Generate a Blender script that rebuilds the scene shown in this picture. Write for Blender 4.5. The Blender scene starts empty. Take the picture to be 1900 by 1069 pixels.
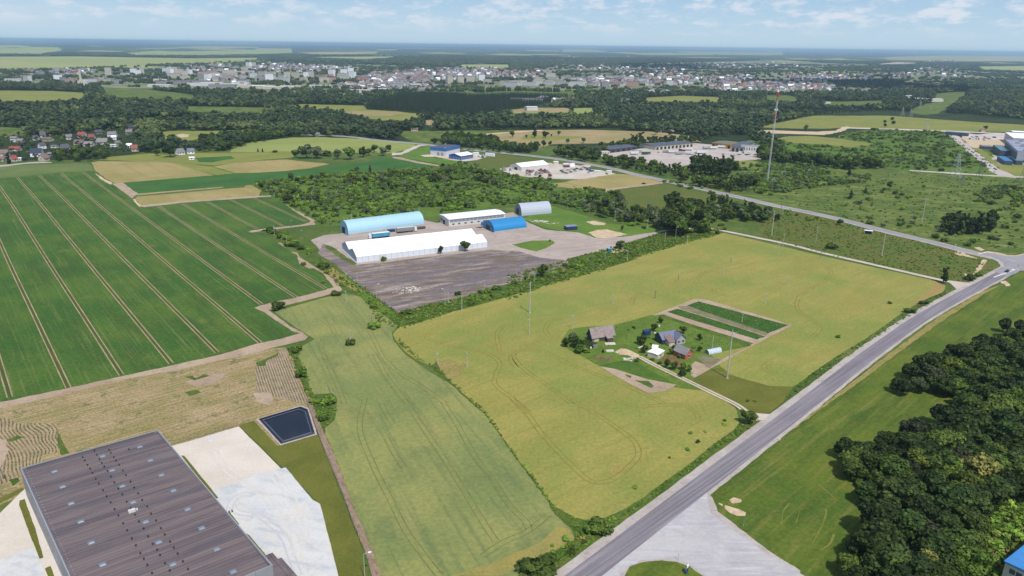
import bpy, bmesh, math, random
import numpy as np
from mathutils import Matrix, Vector, noise as mnoise
from mathutils.geometry import delaunay_2d_cdt

# ------------------------------------------------------------------ camera
PW, PH, FPX = 1900.0,1069.0,1350.0
CX, CY = 950.0,534.5
CAMH = 135.0
SL = 25.3 / 1900.0
HC = 71.5
_l = np.array([SL, -1.0, HC])
_K = np.array([[FPX, 0, CX],[0, FPX, CY],[0,0,1.0]])
_Ki = np.linalg.inv(_K)
_n = _K.T @ _l
_n /= np.linalg.norm(_n)
if _n[1] > 0: _n = -_n
_fw = np.array([0,0,1.0]) - _n * _n[2]; _fw /= np.linalg.norm(_fw)
_rt = np.cross(_fw, _n)
if _rt[0] < 0: _rt = -_rt
R = np.array([_rt, _fw, _n])          # world = R @ cam(x right, y down, z forward)

scene = bpy.context.scene
cam_d = bpy.data.cameras.new('camera')
cam = bpy.data.objects.new('camera', cam_d)
scene.collection.objects.link(cam)
scene.camera = cam
cam_d.sensor_width = 36.0
cam_d.lens = 36.0 * FPX / PW
cam_d.clip_start = 1.0
cam_d.clip_end = 90000.0
M = Matrix(((R[0][0],-R[0][1],-R[0][2],0),(R[1][0],-R[1][1],-R[1][2],0),
            (R[2][0],-R[2][1],-R[2][2], CAMH),(0,0,0,1)))
cam.matrix_world = M
scene.render.resolution_x = 1024
scene.render.resolution_y = 576

# ------------------------------------------------------------------ sky and sun
SUN_AZ = math.radians(154.0)          # clockwise from +Y
SUN_EL = math.radians(57.0)
world = bpy.data.worlds.new('World')
scene.world = world
world.use_nodes = True
nt = world.node_tree
nt.nodes.clear()
sky = nt.nodes.new('ShaderNodeTexSky')
sky.sky_type = 'NISHITA'
sky.sun_disc = False
sky.sun_elevation = SUN_EL
sky.sun_rotation = SUN_AZ
sky.altitude = 100
sky.air_density = 1.0
sky.dust_density = 0.6
sky.ozone_density = 1.6
bg = nt.nodes.new('ShaderNodeBackground')
bg.inputs['Strength'].default_value = 0.125
wo = nt.nodes.new('ShaderNodeOutputWorld')
# small fair weather clouds, flattened toward the horizon
tc = nt.nodes.new('ShaderNodeTexCoord')
sep = nt.nodes.new('ShaderNodeSeparateXYZ')
nt.links.new(tc.outputs['Generated'], sep.inputs[0])
def wmath(op, a, b=None, clamp=False):
    n = nt.nodes.new('ShaderNodeMath'); n.operation = op; n.use_clamp = clamp
    for i, v in enumerate((a, b)):
        if v is None: continue
        if isinstance(v, (int, float)): n.inputs[i].default_value = v
        else: nt.links.new(v, n.inputs[i])
    return n.outputs[0]
zc = wmath('MAXIMUM', sep.outputs[2],0.004)
zz = wmath('ADD', zc, 0.014)
ux = wmath('DIVIDE', sep.outputs[0], zz)
uy = wmath('DIVIDE', sep.outputs[1], zz)
comb = nt.nodes.new('ShaderNodeCombineXYZ')
nt.links.new(wmath('MULTIPLY', sep.outputs[0],15.0), comb.inputs[0])
nt.links.new(wmath('MULTIPLY', sep.outputs[1],15.0), comb.inputs[1])
nt.links.new(wmath('MULTIPLY', wmath('POWER', zz, 0.75),30.0), comb.inputs[2])
def wnoise(scale, detail, rough, off):
    mp = nt.nodes.new('ShaderNodeMapping'); mp.inputs['Location'].default_value = off
    nt.links.new(comb.outputs[0], mp.inputs[0])
    n = nt.nodes.new('ShaderNodeTexNoise'); n.inputs['Scale'].default_value = scale
    n.inputs['Detail'].default_value = detail; n.inputs['Roughness'].default_value = rough
    nt.links.new(mp.outputs[0], n.inputs['Vector'])
    return n.outputs[0]
def wramp(v, a, b):
    r = nt.nodes.new('ShaderNodeMapRange'); r.interpolation_type = 'SMOOTHSTEP'
    r.inputs[1].default_value = a; r.inputs[2].default_value = b
    nt.links.new(v, r.inputs[0]); return r.outputs[0]
c_small = wramp(wnoise(1.7,8,0.62,(3.1,7.7,0)),0.44,0.66)
c_cover = wramp(wnoise(0.22,3,0.5,(11.0,2.0,0)),0.20,0.44)
c_thin = wramp(wnoise(0.28,5,0.6,(23.0,5.0,0)),0.42,0.75)
right = wmath('MULTIPLY_ADD', sep.outputs[0],0.3); right.node.inputs[2].default_value = 0.88
cl = wmath('MULTIPLY', wmath('MULTIPLY', c_small, c_cover), right, True)
cl = wmath('MULTIPLY', cl, wramp(sep.outputs[2],0.008,0.034))
cl = wmath('MULTIPLY', cl, 0.85)
ct = wmath('MULTIPLY', c_thin, 0.45)
cl = wmath('ADD', cl, wmath('MULTIPLY', ct, wramp(sep.outputs[2],0.0,0.05)), True)
mixc = nt.nodes.new('ShaderNodeMixRGB')
nt.links.new(cl, mixc.inputs[0])
# summer haze band: the sky pales to an even light blue toward the horizon
tint = nt.nodes.new('ShaderNodeMixRGB')
nt.links.new(wmath('MULTIPLY', wmath('SUBTRACT', 1.0, wramp(sep.outputs[2],0.02,0.6)),0.92), tint.inputs[0])
hor = nt.nodes.new('ShaderNodeMixRGB'); nt.links.new(wramp(sep.outputs[2],0.0,0.11), hor.inputs[0])
hor.inputs[1].default_value = (3.95,5.4,6.55,1); hor.inputs[2].default_value = (2.1,3.85,6.1,1)
nt.links.new(sky.outputs[0], tint.inputs[1]); nt.links.new(hor.outputs[0], tint.inputs[2])
nt.links.new(tint.outputs[0], mixc.inputs[1])
mixc.inputs[2].default_value = (5.9,6.3,7.0,1)
nt.links.new(mixc.outputs[0], bg.inputs['Color'])
nt.links.new(bg.outputs[0], wo.inputs['Surface'])

sun_d = bpy.data.lights.new('sun', 'SUN')
sun_d.energy = 4.2
sun_d.angle = math.radians(0.53)
sun_d.color = (1.0,0.95,0.88)
sun = bpy.data.objects.new('sun', sun_d)
scene.collection.objects.link(sun)
SUNV = Vector((math.sin(SUN_AZ) * math.cos(SUN_EL), math.cos(SUN_AZ) * math.cos(SUN_EL), math.sin(SUN_EL)))
sun.rotation_euler = SUNV.to_track_quat('Z', 'Y').to_euler()
sun.location = (0,-200,400)

vs = scene.view_settings
vs.view_transform = 'Standard'
vs.look = 'None'
vs.exposure = 0.0
vs.gamma = 1.0
vs.use_curve_mapping = False
try:
    scene.cycles.volume_bounces = 1
    scene.cycles.max_bounces = 5
except Exception:
    pass
HAZE = 5.6e-5

# ------------------------------------------------------------------ helpers: picture point -> ground
WIN = {'A': (0,0,3.9583), 'B': (475,0,3.9583), 'C': (950,0,3.9583), 'D': (1420,0,3.9583),
       'E': (0,230,3.9583), 'F': (475,230,3.9583), 'G': (950,230,3.9583), 'H': (1420,230,3.9583),
       'I': (0,480,3.9583), 'J': (475,480,3.9583), 'K': (950,480,3.9583), 'L': (1420,480,3.9583),
       'M': (0,740,3.25), 'N': (440,740,3.25), 'O': (900,740,3.25), 'P': (1320,740,3.25),
       'X': (0,0,1.0), 'V': (0,230,7.308), 'Q': (780,250,7.308), 'S': (940,290,7.308),
       'Y': (1100,230,5.588), 'R': (1740,230,9.72), 'T': (590,380,8.91), 'U': (780,360,6.333),
       'a': (1030,580,10.69), 'b': (1160,580,8.911), 'c': (0,840,4.667), 'd': (400,950,5.9375),
       'e': (1700,440,8.91), 'f': (1400,150,5.34), 'g': (280,100,4.524), 'h': (1180,960,9.806),
       'i': (1660,960,7.917)}
def px(w, pts):
    x0, y0, s = WIN[w]
    return [(x0 + x / s, y0 + y / s) for x, y in pts]
def g2(x, y, z=0.0):
    d = R @ (_Ki @ np.array([x, y, 1.0]))
    t = (z - CAMH) / min(d[2],-1e-3)
    return float(d[0] * t), float(d[1] * t)
def proj(P):
    P = np.atleast_2d(np.asarray(P, dtype=float))
    q = P - np.array([0,0, CAMH])
    c = q @ R                         # camera coordinates
    c[:, 2] = np.maximum(c[:, 2],1e-3)
    return np.stack([CX + FPX * c[:, 0] / c[:, 2], CY + FPX * c[:, 1] / c[:, 2]],1)
def W(w, x, y, z=0.0):
    (a, b), = px(w, [(x, y)])
    return g2(a, b, z)
def height(w, base, top):
    (a, b), = px(w, [base]); (c, d), = px(w, [top])
    gx, gy = g2(a, b)
    zs = np.arange(0,130,0.1)
    p = proj(np.stack([np.full_like(zs, gx), np.full_like(zs, gy), zs],1))
    return float(zs[np.argmin(np.abs(p[:, 1] - d))])
def inpoly(P, poly):
    x, y = P[:, 0], P[:, 1]
    c = np.zeros(len(P), bool)
    n = len(poly)
    for i in range(n):
        x1, y1 = poly[i]; x2, y2 = poly[(i + 1) % n]
        if y1 == y2: continue
        m = ((y1 > y) != (y2 > y)) & (x < (x2 - x1) * (y - y1) / (y2 - y1) + x1)
        c ^= m
    return c

# ------------------------------------------------------------------ materials
def lin(c):
    return tuple(((v / 255.0) / 12.92 if v / 255.0 <= 0.04045 else ((v / 255.0 + 0.055) / 1.055) ** 2.4) for v in c)
KA = 0.80
def alb(c, k=None):
    k = KA if k is None else k
    l = list(lin(c))
    if c[1] > c[0] and c[1] > c[2] + 8: l[1] *= 0.97; l[2] *= 0.80; l[0] *= 0.98
    elif c[0] > c[2] * 1.25: l[1] *= 0.96; l[2] *= 0.94
    return tuple(min(0.85, v * k) for v in l) + (1.0,)
class Nodes:
    def __init__(self, m):
        self.t = m.node_tree; self.t.nodes.clear()
        self.out = self.t.nodes.new('ShaderNodeOutputMaterial')
        self.b = self.t.nodes.new('ShaderNodeBsdfPrincipled')
        self.t.links.new(self.b.outputs[0], self.out.inputs[0])
    def new(self, k, **kw):
        n = self.t.nodes.new(k)
        for a, v in kw.items(): setattr(n, a, v)
        return n
    def ln(self, a, b): self.t.links.new(a, b)
    def coord(self, rot=0.0, scale=(1,1,1), loc=(0,0,0)):
        tcn = self.new('ShaderNodeTexCoord'); r1 = self.new('ShaderNodeMapping')
        r1.inputs['Rotation'].default_value = (0,0, rot)
        self.ln(tcn.outputs['Object'], r1.inputs[0])
        m = self.new('ShaderNodeMapping'); m.inputs['Scale'].default_value = scale; m.inputs['Location'].default_value = loc
        self.ln(r1.outputs[0], m.inputs[0])
        return m.outputs[0]
    def noise(self, vec, scale=1.0, detail=4, rough=0.55, dist=0.0):
        n = self.new('ShaderNodeTexNoise'); n.inputs['Scale'].default_value = scale
        n.inputs['Detail'].default_value = detail; n.inputs['Roughness'].default_value = rough
        n.inputs['Distortion'].default_value = dist
        self.ln(vec, n.inputs['Vector']); return n.outputs[0]
    def rng(self, v, a, b, c=0.0, d=1.0):
        r = self.new('ShaderNodeMapRange'); r.interpolation_type = 'SMOOTHSTEP'
        for i, q in enumerate((a, b, c, d)): r.inputs[i + 1].default_value = q
        self.ln(v, r.inputs[0]); return r.outputs[0]
    def mix(self, f, a, b, mode='MIX'):
        n = self.new('ShaderNodeMixRGB', blend_type=mode)
        for i, v in enumerate((f, a, b)):
            if isinstance(v, (int, float)): n.inputs[i].default_value = v
            elif isinstance(v, tuple): n.inputs[i].default_value = v
            else: self.ln(v, n.inputs[i])
        return n.outputs[0]
    def mul(self, a, b):
        n = self.new('ShaderNodeMath', operation='MULTIPLY')
        for i, v in enumerate((a, b)):
            if isinstance(v, (int, float)): n.inputs[i].default_value = v
            else: self.ln(v, n.inputs[i])
        return n.outputs[0]
def newmat(name):
    m = bpy.data.materials.new(name); m.use_nodes = True
    return m, Nodes(m)

def ground_mat(name, c1, c2, big=60.0, fine=1.5, fa=0.22, c3=None, mid=12.0, midamt=0.5, streak=None, bump=0.0,
               spots=None, rough=0.95, k=None, stretch=None):
    """two tones in large patches, a third in medium ones, fine grain, optional streaks along a direction"""
    m, N = newmat(name)
    v = N.coord()
    if stretch:                                     # far country: patches drawn out east-west
        v = N.coord(stretch[0],(1.0 / stretch[1],1.0,1.0))
    f1 = N.rng(N.noise(v, 1.0 / big, 5,0.6,0.4),0.36,0.64)
    col = N.mix(f1, alb(c1, k), alb(c2, k))
    if c3 is not None:
        f2 = N.rng(N.noise(v, 1.0 / mid, 5,0.62,0.3),0.50,0.70)
        col = N.mix(N.mul(f2, midamt), col, alb(c3, k))
    if streak:
        for (ang, length, width, sc, amt, lo, hi) in (streak if isinstance(streak, list) else [streak]):
            sv = N.coord(ang, (1.0 / length, 1.0 / width, 1))
            fs = N.rng(N.noise(sv, 1.0,4,0.6,0.15), lo, hi)
            col = N.mix(N.mul(fs, amt), col, alb(sc, k))
    if spots:
        (sz, sc, lo, hi, amt) = spots
        fs = N.rng(N.noise(v, 1.0 / sz, 6,0.7), lo, hi)
        col = N.mix(N.mul(fs, amt), col, alb(sc, k))
    fn = N.rng(N.noise(N.coord(),1.0 / fine, 3,0.6),0.25,0.75,1.0 - fa, 1.0 + fa)
    hs = N.new('ShaderNodeHueSaturation')
    N.ln(fn, hs.inputs['Value']); N.ln(col, hs.inputs['Color'])
    N.ln(hs.outputs[0], N.b.inputs['Base Color'])
    N.b.inputs['Roughness'].default_value = rough
    N.b.inputs['Specular IOR Level'].default_value = 0.15
    if bump > 0:
        bn = N.new('ShaderNodeBump'); bn.inputs['Strength'].default_value = 1.0; bn.inputs['Distance'].default_value = bump
        N.ln(N.noise(N.coord(),1.0 / max(fine, 0.8),4,0.6), bn.inputs['Height'])
        N.ln(bn.outputs[0], N.b.inputs['Normal'])
    return m

def plain(name, c, rough=0.6, metal=0.0, var=0.10, sc=2.0, k=None, spec=0.4, rnd=0.0, streak=None):
    m, N = newmat(name)
    v = N.coord()
    base = alb(c, k)
    f = N.rng(N.noise(v, 1.0 / sc, 5,0.6),0.3,0.7,1 - var, 1 + var)
    hs = N.new('ShaderNodeHueSaturation'); hs.inputs['Color'].default_value = base
    if streak:
        sv = N.coord(0, streak)
        f2 = N.rng(N.noise(sv, 1.0,4,0.6),0.35,0.7,1 - var * 1.3,1 + var * 0.6)
        f = N.mul(f, f2)
    if rnd > 0:
        oi = N.new('ShaderNodeObjectInfo')
        f = N.mul(f, N.rng(oi.outputs['Random'],0,1,1 - rnd, 1 + rnd))
    N.ln(f, hs.inputs['Value'])
    N.ln(hs.outputs[0], N.b.inputs['Base Color'])
    N.b.inputs['Roughness'].default_value = rough
    N.b.inputs['Metallic'].default_value = metal
    N.b.inputs['Specular IOR Level'].default_value = spec
    return m

def leaf_mat(name, dark, light, hue=0.03, k=None, third=None):
    m, N = newmat(name)
    oi = N.new('ShaderNodeObjectInfo'); ge = N.new('ShaderNodeNewGeometry')
    tcn = N.new('ShaderNodeTexCoord')
    n1 = N.rng(N.noise(tcn.outputs['Object'],0.45,3,0.6),0.3,0.7)
    col = N.mix(n1, alb(dark, k), alb(light, k))
    if third is not None:
        f = N.rng(oi.outputs['Random'],0.55,1.0)
        col = N.mix(N.mul(f, 0.6), col, alb(third, k))
    hs = N.new('ShaderNodeHueSaturation')
    N.ln(N.rng(oi.outputs['Random'],0,1,0.5 - hue, 0.5 + hue * 0.6), hs.inputs['Hue'])
    v = N.rng(ge.outputs['Random Per Island'],0,1,0.62,1.36)
    w_n = N.new('ShaderNodeTexWhiteNoise', noise_dimensions='1D'); N.ln(oi.outputs['Random'], w_n.inputs['W'])
    v2 = N.rng(w_n.outputs[0],0,1,0.62,1.38)
    N.ln(N.mul(v, v2), hs.inputs['Value'])
    N.ln(col, hs.inputs['Color'])
    N.ln(hs.outputs[0], N.b.inputs['Base Color'])
    N.b.inputs['Roughness'].default_value = 0.75
    N.b.inputs['Specular IOR Level'].default_value = 0.2
    return m

# ------------------------------------------------------------------ objects
COL = scene.collection
def link(o, parent=None):
    COL.objects.link(o)
    if parent is not None: o.parent = parent
    return o
USED = {}
def tag(o, label=None, cat=None, group=None, kind=None):
    if label: o['label'] = label
    if cat: o['category'] = cat
    if group: o['group'] = group
    if kind: o['kind'] = kind
    return o
def empty(name, loc, rz=0.0, label=None, cat=None, group=None):
    o = bpy.data.objects.new(name, None); COL.objects.link(o)
    o.empty_display_size = 1.0
    o.location = (loc[0], loc[1], loc[2] if len(loc) > 2 else 0.0); o.rotation_euler = (0,0, rz)
    return tag(o, label, cat, group)
def copy_tree(o, parent=None):
    c = o.copy(); COL.objects.link(c); c.parent = parent
    for ch in list(o.children): copy_tree(ch, c)
    return c

class MB:
    """collects boxes, tubes and faces; build() links them as one mesh"""
    def __init__(self): self.v = []; self.f = []; self.m = []
    def face(self, pts, mi=0):
        i = len(self.v); self.v += [tuple(p) for p in pts]; self.f.append(tuple(range(i, i + len(pts)))); self.m.append(mi)
    def box(self, x0, x1, y0, y1, z0, z1, mi=0, rot=0.0, o=(0,0)):
        i = len(self.v)
        c, s = math.cos(rot), math.sin(rot)
        for z in (z0, z1):
            for x, y in ((x0, y0),(x1, y0),(x1, y1),(x0, y1)):
                self.v.append((o[0] + c * x - s * y, o[1] + s * x + c * y, z))
        for q in ((3,2,1,0),(4,5,6,7),(0,1,5,4),(1,2,6,5),(2,3,7,6),(3,0,4,7)):
            self.f.append(tuple(i + a for a in q)); self.m.append(mi)
        return self
    def tube(self, a, b, r0, r1=None, n=6, mi=0, caps=True):
        r1 = r0 if r1 is None else r1
        a = Vector(a); b = Vector(b); d = (b - a)
        if d.length < 1e-6: return self
        q = d.to_track_quat('Z', 'Y'); i = len(self.v)
        for c, r in ((a, r0),(b, r1)):
            for k in range(n):
                t = 2 * math.pi * k / n
                self.v.append(tuple(c + q @ Vector((r * math.cos(t), r * math.sin(t),0))))
        for k in range(n):
            k2 = (k + 1) % n
            self.f.append((i + k, i + k2, i + n + k2, i + n + k)); self.m.append(mi)
        if caps:
            self.f.append(tuple(i + k for k in reversed(range(n)))); self.m.append(mi)
            self.f.append(tuple(i + n + k for k in range(n))); self.m.append(mi)
        return self
    def prism(self, prof, y0, y1, mi=0, axis='y'):
        """closed profile of (x,z) extruded along y (or (y,z) along x)"""
        i = len(self.v); n = len(prof)
        for yy in (y0, y1):
            for a, z in prof:
                self.v.append((a, yy, z) if axis == 'y' else (yy, a, z))
        self.f.append(tuple(i + k for k in range(n))); self.m.append(mi)
        self.f.append(tuple(i + n + k for k in reversed(range(n)))); self.m.append(mi)
        for k in range(n):
            k2 = (k + 1) % n
            self.f.append((i + k, i + n + k, i + n + k2, i + k2)); self.m.append(mi)
        return self
    def mesh(self, name, mats):
        me = bpy.data.meshes.new(name)
        me.from_pydata(self.v, [], self.f)
        for mm in (mats if isinstance(mats, (list, tuple)) else [mats]): me.materials.append(mm)
        if isinstance(mats, (list, tuple)) and len(mats) > 1:
            me.polygons.foreach_set('material_index', self.m)
        bm = bmesh.new(); bm.from_mesh(me); bmesh.ops.recalc_face_normals(bm, faces=bm.faces); bm.to_mesh(me); bm.free()
        me.update()
        return me
    def build(self, name, mats, parent=None, loc=None):
        o = bpy.data.objects.new(name, self.mesh(name, mats))
        if loc is not None: o.location = loc
        return link(o, parent)

def obj_mesh(name, me, parent=None, loc=None, rz=0.0, sc=None):
    o = bpy.data.objects.new(name, me)
    if loc is not None: o.location = loc
    o.rotation_euler = (0,0, rz)
    if sc is not None: o.scale = sc
    return link(o, parent)

def densify(P, jit, seed, closed=True, step=None):
    """P world points -> dense outline pushed in and out by a smooth noise"""
    out = []
    n = len(P)
    for i in range(n if closed else n - 1):
        a = np.array(P[i]); b = np.array(P[(i + 1) % n])
        L = np.linalg.norm(b - a)
        if L < 1e-6: continue
        dist = max(60.0, min(abs((a + b)[1] / 2),20000))
        st = step or max(1.0, dist * 0.006)
        k = max(1, min(400, int(L / st)))
        nrm = np.array([-(b - a)[1],(b - a)[0]]) / L
        for j in range(k):
            p = a + (b - a) * (j / k)
            w = 0.0
            if jit > 0:
                s1 = 1.0 / max(3.0, st * 3.0); s2 = 1.0 / max(1.2, st * 1.2)
                w = jit * max(1.0, dist / 330.0) * (mnoise.noise(Vector((p[0] * s1, p[1] * s1, seed))) * 1.1 + mnoise.noise(Vector((p[0] * s2, p[1] * s2, seed + 9))) * 0.6)
            out.append((p[0] + nrm[0] * w, p[1] + nrm[1] * w))
    if not closed: out.append(tuple(P[-1]))
    return out
LV = [0]
def patch(name, pts, mat, lvl, jit=0.4, label=None, kind='structure', world_pts=False):
    """a sheet of ground traced by its outline, laid at its own small height"""
    P = pts if world_pts else [g2(x, y) for x, y in pts]
    D = densify(P, jit, lvl * 3.7 + len(pts))
    far = min(p[1] for p in P)
    z = lvl * (0.02 if far < 3000 else 0.10)
    LV[0] += 1
    z += (LV[0] % 7) * 0.0006
    me = bpy.data.meshes.new(name)
    n = len(D)
    vv, ee, ff = delaunay_2d_cdt([Vector(p) for p in D],[(i, (i + 1) % n) for i in range(n)],[],1,1e-4)[:3]
    me.from_pydata([(p[0], p[1], z) for p in vv],[],[f if (vv[f[1]] - vv[f[0]]).cross(vv[f[2]] - vv[f[0]]) > 0 else f[::-1] for f in ff])
    me.materials.append(mat)
    o = bpy.data.objects.new(name, me)
    link(o); tag(o, label, kind=kind)
    return o
def smooth_line(P, step=3.0):
    """Catmull-Rom through world points"""
    P = [np.array(p, float) for p in P]
    P = [2 * P[0] - P[1]] + P + [2 * P[-1] - P[-2]]
    out = []
    for i in range(1, len(P) - 2):
        L = np.linalg.norm(P[i + 1] - P[i]); k = max(2, int(L / step))
        for j in range(k):
            t = j / k
            out.append(0.5 * ((2 * P[i]) + (-P[i - 1] + P[i + 1]) * t + (2 * P[i - 1] - 5 * P[i] + 4 * P[i + 1] - P[i + 2]) * t * t
                              + (-P[i - 1] + 3 * P[i] - 3 * P[i + 1] + P[i + 2]) * t ** 3))
    out.append(P[-2])
    return out
def ribbon_geo(mb, C, width, z, off=0.0, jit=0.0, seed=0, mi=0, gaps=0.0):
    n = len(C); T = []
    for i in range(n):
        a = C[max(0, i - 1)]; b = C[min(n - 1, i + 1)]
        d = b - a; L = np.linalg.norm(d) or 1.0
        T.append(np.array([-d[1], d[0]]) / L)
    prev = None
    for i in range(n):
        w = width / 2
        o = off
        if jit > 0:
            q = C[i] * 0.15
            w *= 1.0 + jit * mnoise.noise(Vector((q[0], q[1], seed)))
            o += jit * 0.25 * width * mnoise.noise(Vector((q[0], q[1], seed + 4)))
        l = C[i] + T[i] * (o + w); r = C[i] + T[i] * (o - w)
        cur = ((l[0], l[1], z),(r[0], r[1], z))
        if prev is not None:
            q = C[i] * 0.05
            if not (gaps > 0 and mnoise.noise(Vector((q[0], q[1], seed + 20))) > 0.5 - gaps):
                mb.face([prev[1], cur[1], cur[0], prev[0]], mi)
        prev = cur
def ribbon(name, pts, width, mat, z, label=None, jit=0.0, world_pts=False, step=3.0, off=0.0, kind='structure'):
    P = pts if world_pts else [g2(x, y) for x, y in pts]
    mb = MB(); ribbon_geo(mb, smooth_line(P, step), width, z, off, jit, seed=len(pts))
    o = mb.build(name, mat); tag(o, label, kind=kind); return o
# ------------------------------------------------------------------ ground materials
def dirang(p, q):
    """rotation that lays the mapping's x axis along the line p-q (world)"""
    a = g2(*p); b = g2(*q)
    return -math.atan2(b[1] - a[1], b[0] - a[0])
ROWA = dirang((33,328),(323,676))
ROADA = dirang((1083,1069),(1875,500))
TENTA = dirang((662,488),(904,460))
WHA = dirang((39,871),(293,800))
g_base = ground_mat('meadow_grass', (92,112,58),(74,98,46),90,2.5,0.2,(128,132,82),25,0.6, bump=0.3)
g_far = ground_mat('far_country', (46,64,46),(66,86,58),700,60,0.2,(158,160,116),520,0.7, stretch=(0.0,2.6))
g_field = ground_mat('green_crop', (60,98,44),(80,110,48),42,1.6,0.20,(92,112,54),26,0.6,
                     streak=[(ROWA, 80,1.0,(140,140,88),0.55,0.52,0.76),(ROWA, 60,9.0,(62,86,44),0.6,0.45,0.7),(ROWA, 30,.8,(150,148,96),0.4,0.56,0.78)],
                     spots=(24,(128,128,70),0.58,0.76,0.6))
g_field2 = ground_mat('dark_green_crop', (56,96,48),(68,108,54),40,2,0.12, streak=(TENTA, 90,2.5,(76,124,60),0.5,0.45,0.7))
g_soil = ground_mat('pale_soil', (168,150,130),(184,166,146),18,0.9,0.14,(140,122,98),5,0.5)
g_tram = ground_mat('tramline_soil', (172,160,126),(150,142,104),12,0.6,0.16)
g_tramd = ground_mat('dry_stems', (72,88,48),(88,92,56),10,0.7,0.2)
g_wheat = ground_mat('green_wheat', (126,138,90),(148,150,98),38,1.5,0.13,(106,120,84),22,0.6,
                     streak=[(dirang((640,600),(960,1069)),70,2.2,(96,114,82),0.5,0.48,0.72),
                             (dirang((640,600),(960,1069)),40,6,(160,156,96),0.4,0.5,0.75)], spots=(14,(158,150,86),0.58,0.78,0.5), bump=0.25)
g_yellow = ground_mat('ripening_crop', (166,162,88),(138,152,82),46,1.3,0.14,(170,160,92),13,0.5,
                      streak=[(dirang((880,800),(1300,640)),22,2.4,(142,146,80),0.6,0.46,0.68),(dirang((880,800),(1300,640)),60,14,(150,150,78),0.6,0.45,0.65)], spots=(15,(182,154,96),0.54,0.72,0.6), bump=0.25, k=.71)
g_track = ground_mat('crop_wheel_track', (128,122,60),(136,128,64),10,1.0,0.2)
g_trackw = ground_mat('wheat_wheel_track', (112,118,76),(120,122,78),10,1.0,0.2)
g_verge = ground_mat('verge_weeds', (70,98,40),(92,112,50),9,0.9,0.3,(126,124,70),4,0.6, spots=(1.6,(176,180,150),0.68,0.78,0.7), bump=0.5)
g_verge2 = ground_mat('dry_verge', (140,134,78),(158,144,90),9,1.2,0.2,(104,116,56),4,0.5, bump=0.3)
g_mown = ground_mat('mown_grass', (100,116,46),(80,104,42),26,1.4,0.18,(108,112,50),8,0.6,
                    streak=[(ROADA, 50,2.2,(124,124,66),0.65,0.5,0.70),(ROADA, 70,8.0,(62,86,34),0.6,0.48,0.68),(ROADA, 24,1.2,(136,132,76),0.35,0.55,0.75)], spots=(6,(58,82,34),0.56,0.72,0.5), bump=0.2)
g_lawn = ground_mat('olive_lawn', (112,114,56),(98,104,48),14,0.9,0.12,(112,112,52),5,0.4)
g_asph = ground_mat('asphalt', (132,127,134),(142,137,143),30,0.9,0.05, streak=[(ROADA, 90,0.9,(108,103,112),0.8,0.42,0.68),(ROADA, 50,1.5,(166,162,170),0.6,0.5,0.75)], rough=0.8,
                    spots=(3,(112,110,118),0.70,0.76,0.5))
g_asph2 = ground_mat('far_asphalt', (146,144,152),(158,156,160),30,1.5,0.08, rough=0.85)
g_shoulder = ground_mat('gravel_shoulder', (176,166,160),(188,180,174),8,0.7,0.10,(150,138,132),3,0.5, spots=(2.2,(120,110,108),0.68,0.74,0.7))
g_apron = ground_mat('dusty_concrete', (178,175,178),(192,189,190),14,1.2,0.05,(166,164,176),7,0.6,
                     streak=[(dirang((1100,1040),(1480,1040)),20,1.6,(210,208,210),0.6,0.48,0.72),(dirang((1100,1040),(1480,1060)),24,1.0,(158,156,166),0.4,0.55,0.75)])
g_sand = ground_mat('sand', (212,196,166),(196,176,148),5,0.6,0.10,(176,154,126),2.5,0.6)
g_yardsand = ground_mat('sandy_yard', (222,212,200),(212,202,190),14,0.8,0.05,(216,208,200),6,0.5, spots=(2.4,(196,182,168),0.60,0.74,0.4))
g_conc = ground_mat('pale_concrete', (222,222,220),(212,214,216),12,0.9,0.04,(190,196,206),5,0.6,
                    streak=[(dirang((470,820),(620,1060)),24,1.5,(226,222,216),0.6,0.48,0.7),(dirang((400,900),(560,1040)),10,2.2,(224,214,202),0.6,0.5,0.7),(dirang((400,900),(640,960)),12,3,(186,192,200),0.6,0.5,0.68)], k=0.74)
g_stub = ground_mat('stubble', (164,146,110),(142,134,86),16,0.8,0.28,(180,160,132),7,0.7,
                    streak=[(dirang((0,790),(540,650)),30,0.8,(186,168,134),0.7,0.48,0.62),(dirang((0,790),(540,650)),14,0.6,(116,112,70),0.6,0.52,0.66)], spots=(7,(100,108,60),0.52,0.66,0.8), bump=0.25)
def row_mat(name, ang, period, soil, crop, wob=0.6, sc=0.05):
    m, N = newmat(name)
    v = N.coord(ang, (1,1,1))
    nn = N.new('ShaderNodeTexNoise'); nn.inputs['Scale'].default_value = sc; nn.inputs['Detail'].default_value = 1
    N.ln(v, nn.inputs['Vector'])
    ad = N.new('ShaderNodeVectorMath', operation='MULTIPLY_ADD')
    N.ln(nn.outputs['Color'], ad.inputs[0]); ad.inputs[1].default_value = (0, wob, 0); N.ln(v, ad.inputs[2])
    w = N.new('ShaderNodeTexWave', wave_type='BANDS', bands_direction='Y'); w.inputs['Scale'].default_value = 0.3142 / period * 1.0
    w.inputs['Distortion'].default_value = 0.0
    N.ln(ad.outputs[0], w.inputs['Vector'])
    f = N.rng(w.outputs['Fac'],0.45,0.72)
    f = N.mul(f, N.rng(N.noise(N.coord(),1.6,3,0.6),0.34,0.56))
    f = N.mul(f, N.rng(N.noise(N.coord(),0.12,2,0.5),0.25,0.5,0.35,1.0))
    s = N.mix(N.rng(N.noise(N.coord(),0.25,4,0.6),0.35,0.65), alb(soil), alb(tuple(c * 0.88 for c in soil)))
    N.ln(N.mix(f, s, alb(crop)), N.b.inputs['Base Color'])
    N.b.inputs['Roughness'].default_value = 0.95; N.b.inputs['Specular IOR Level'].default_value = 0.1
    return m
ROW1 = dirang((500,672),(526,745))
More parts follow.
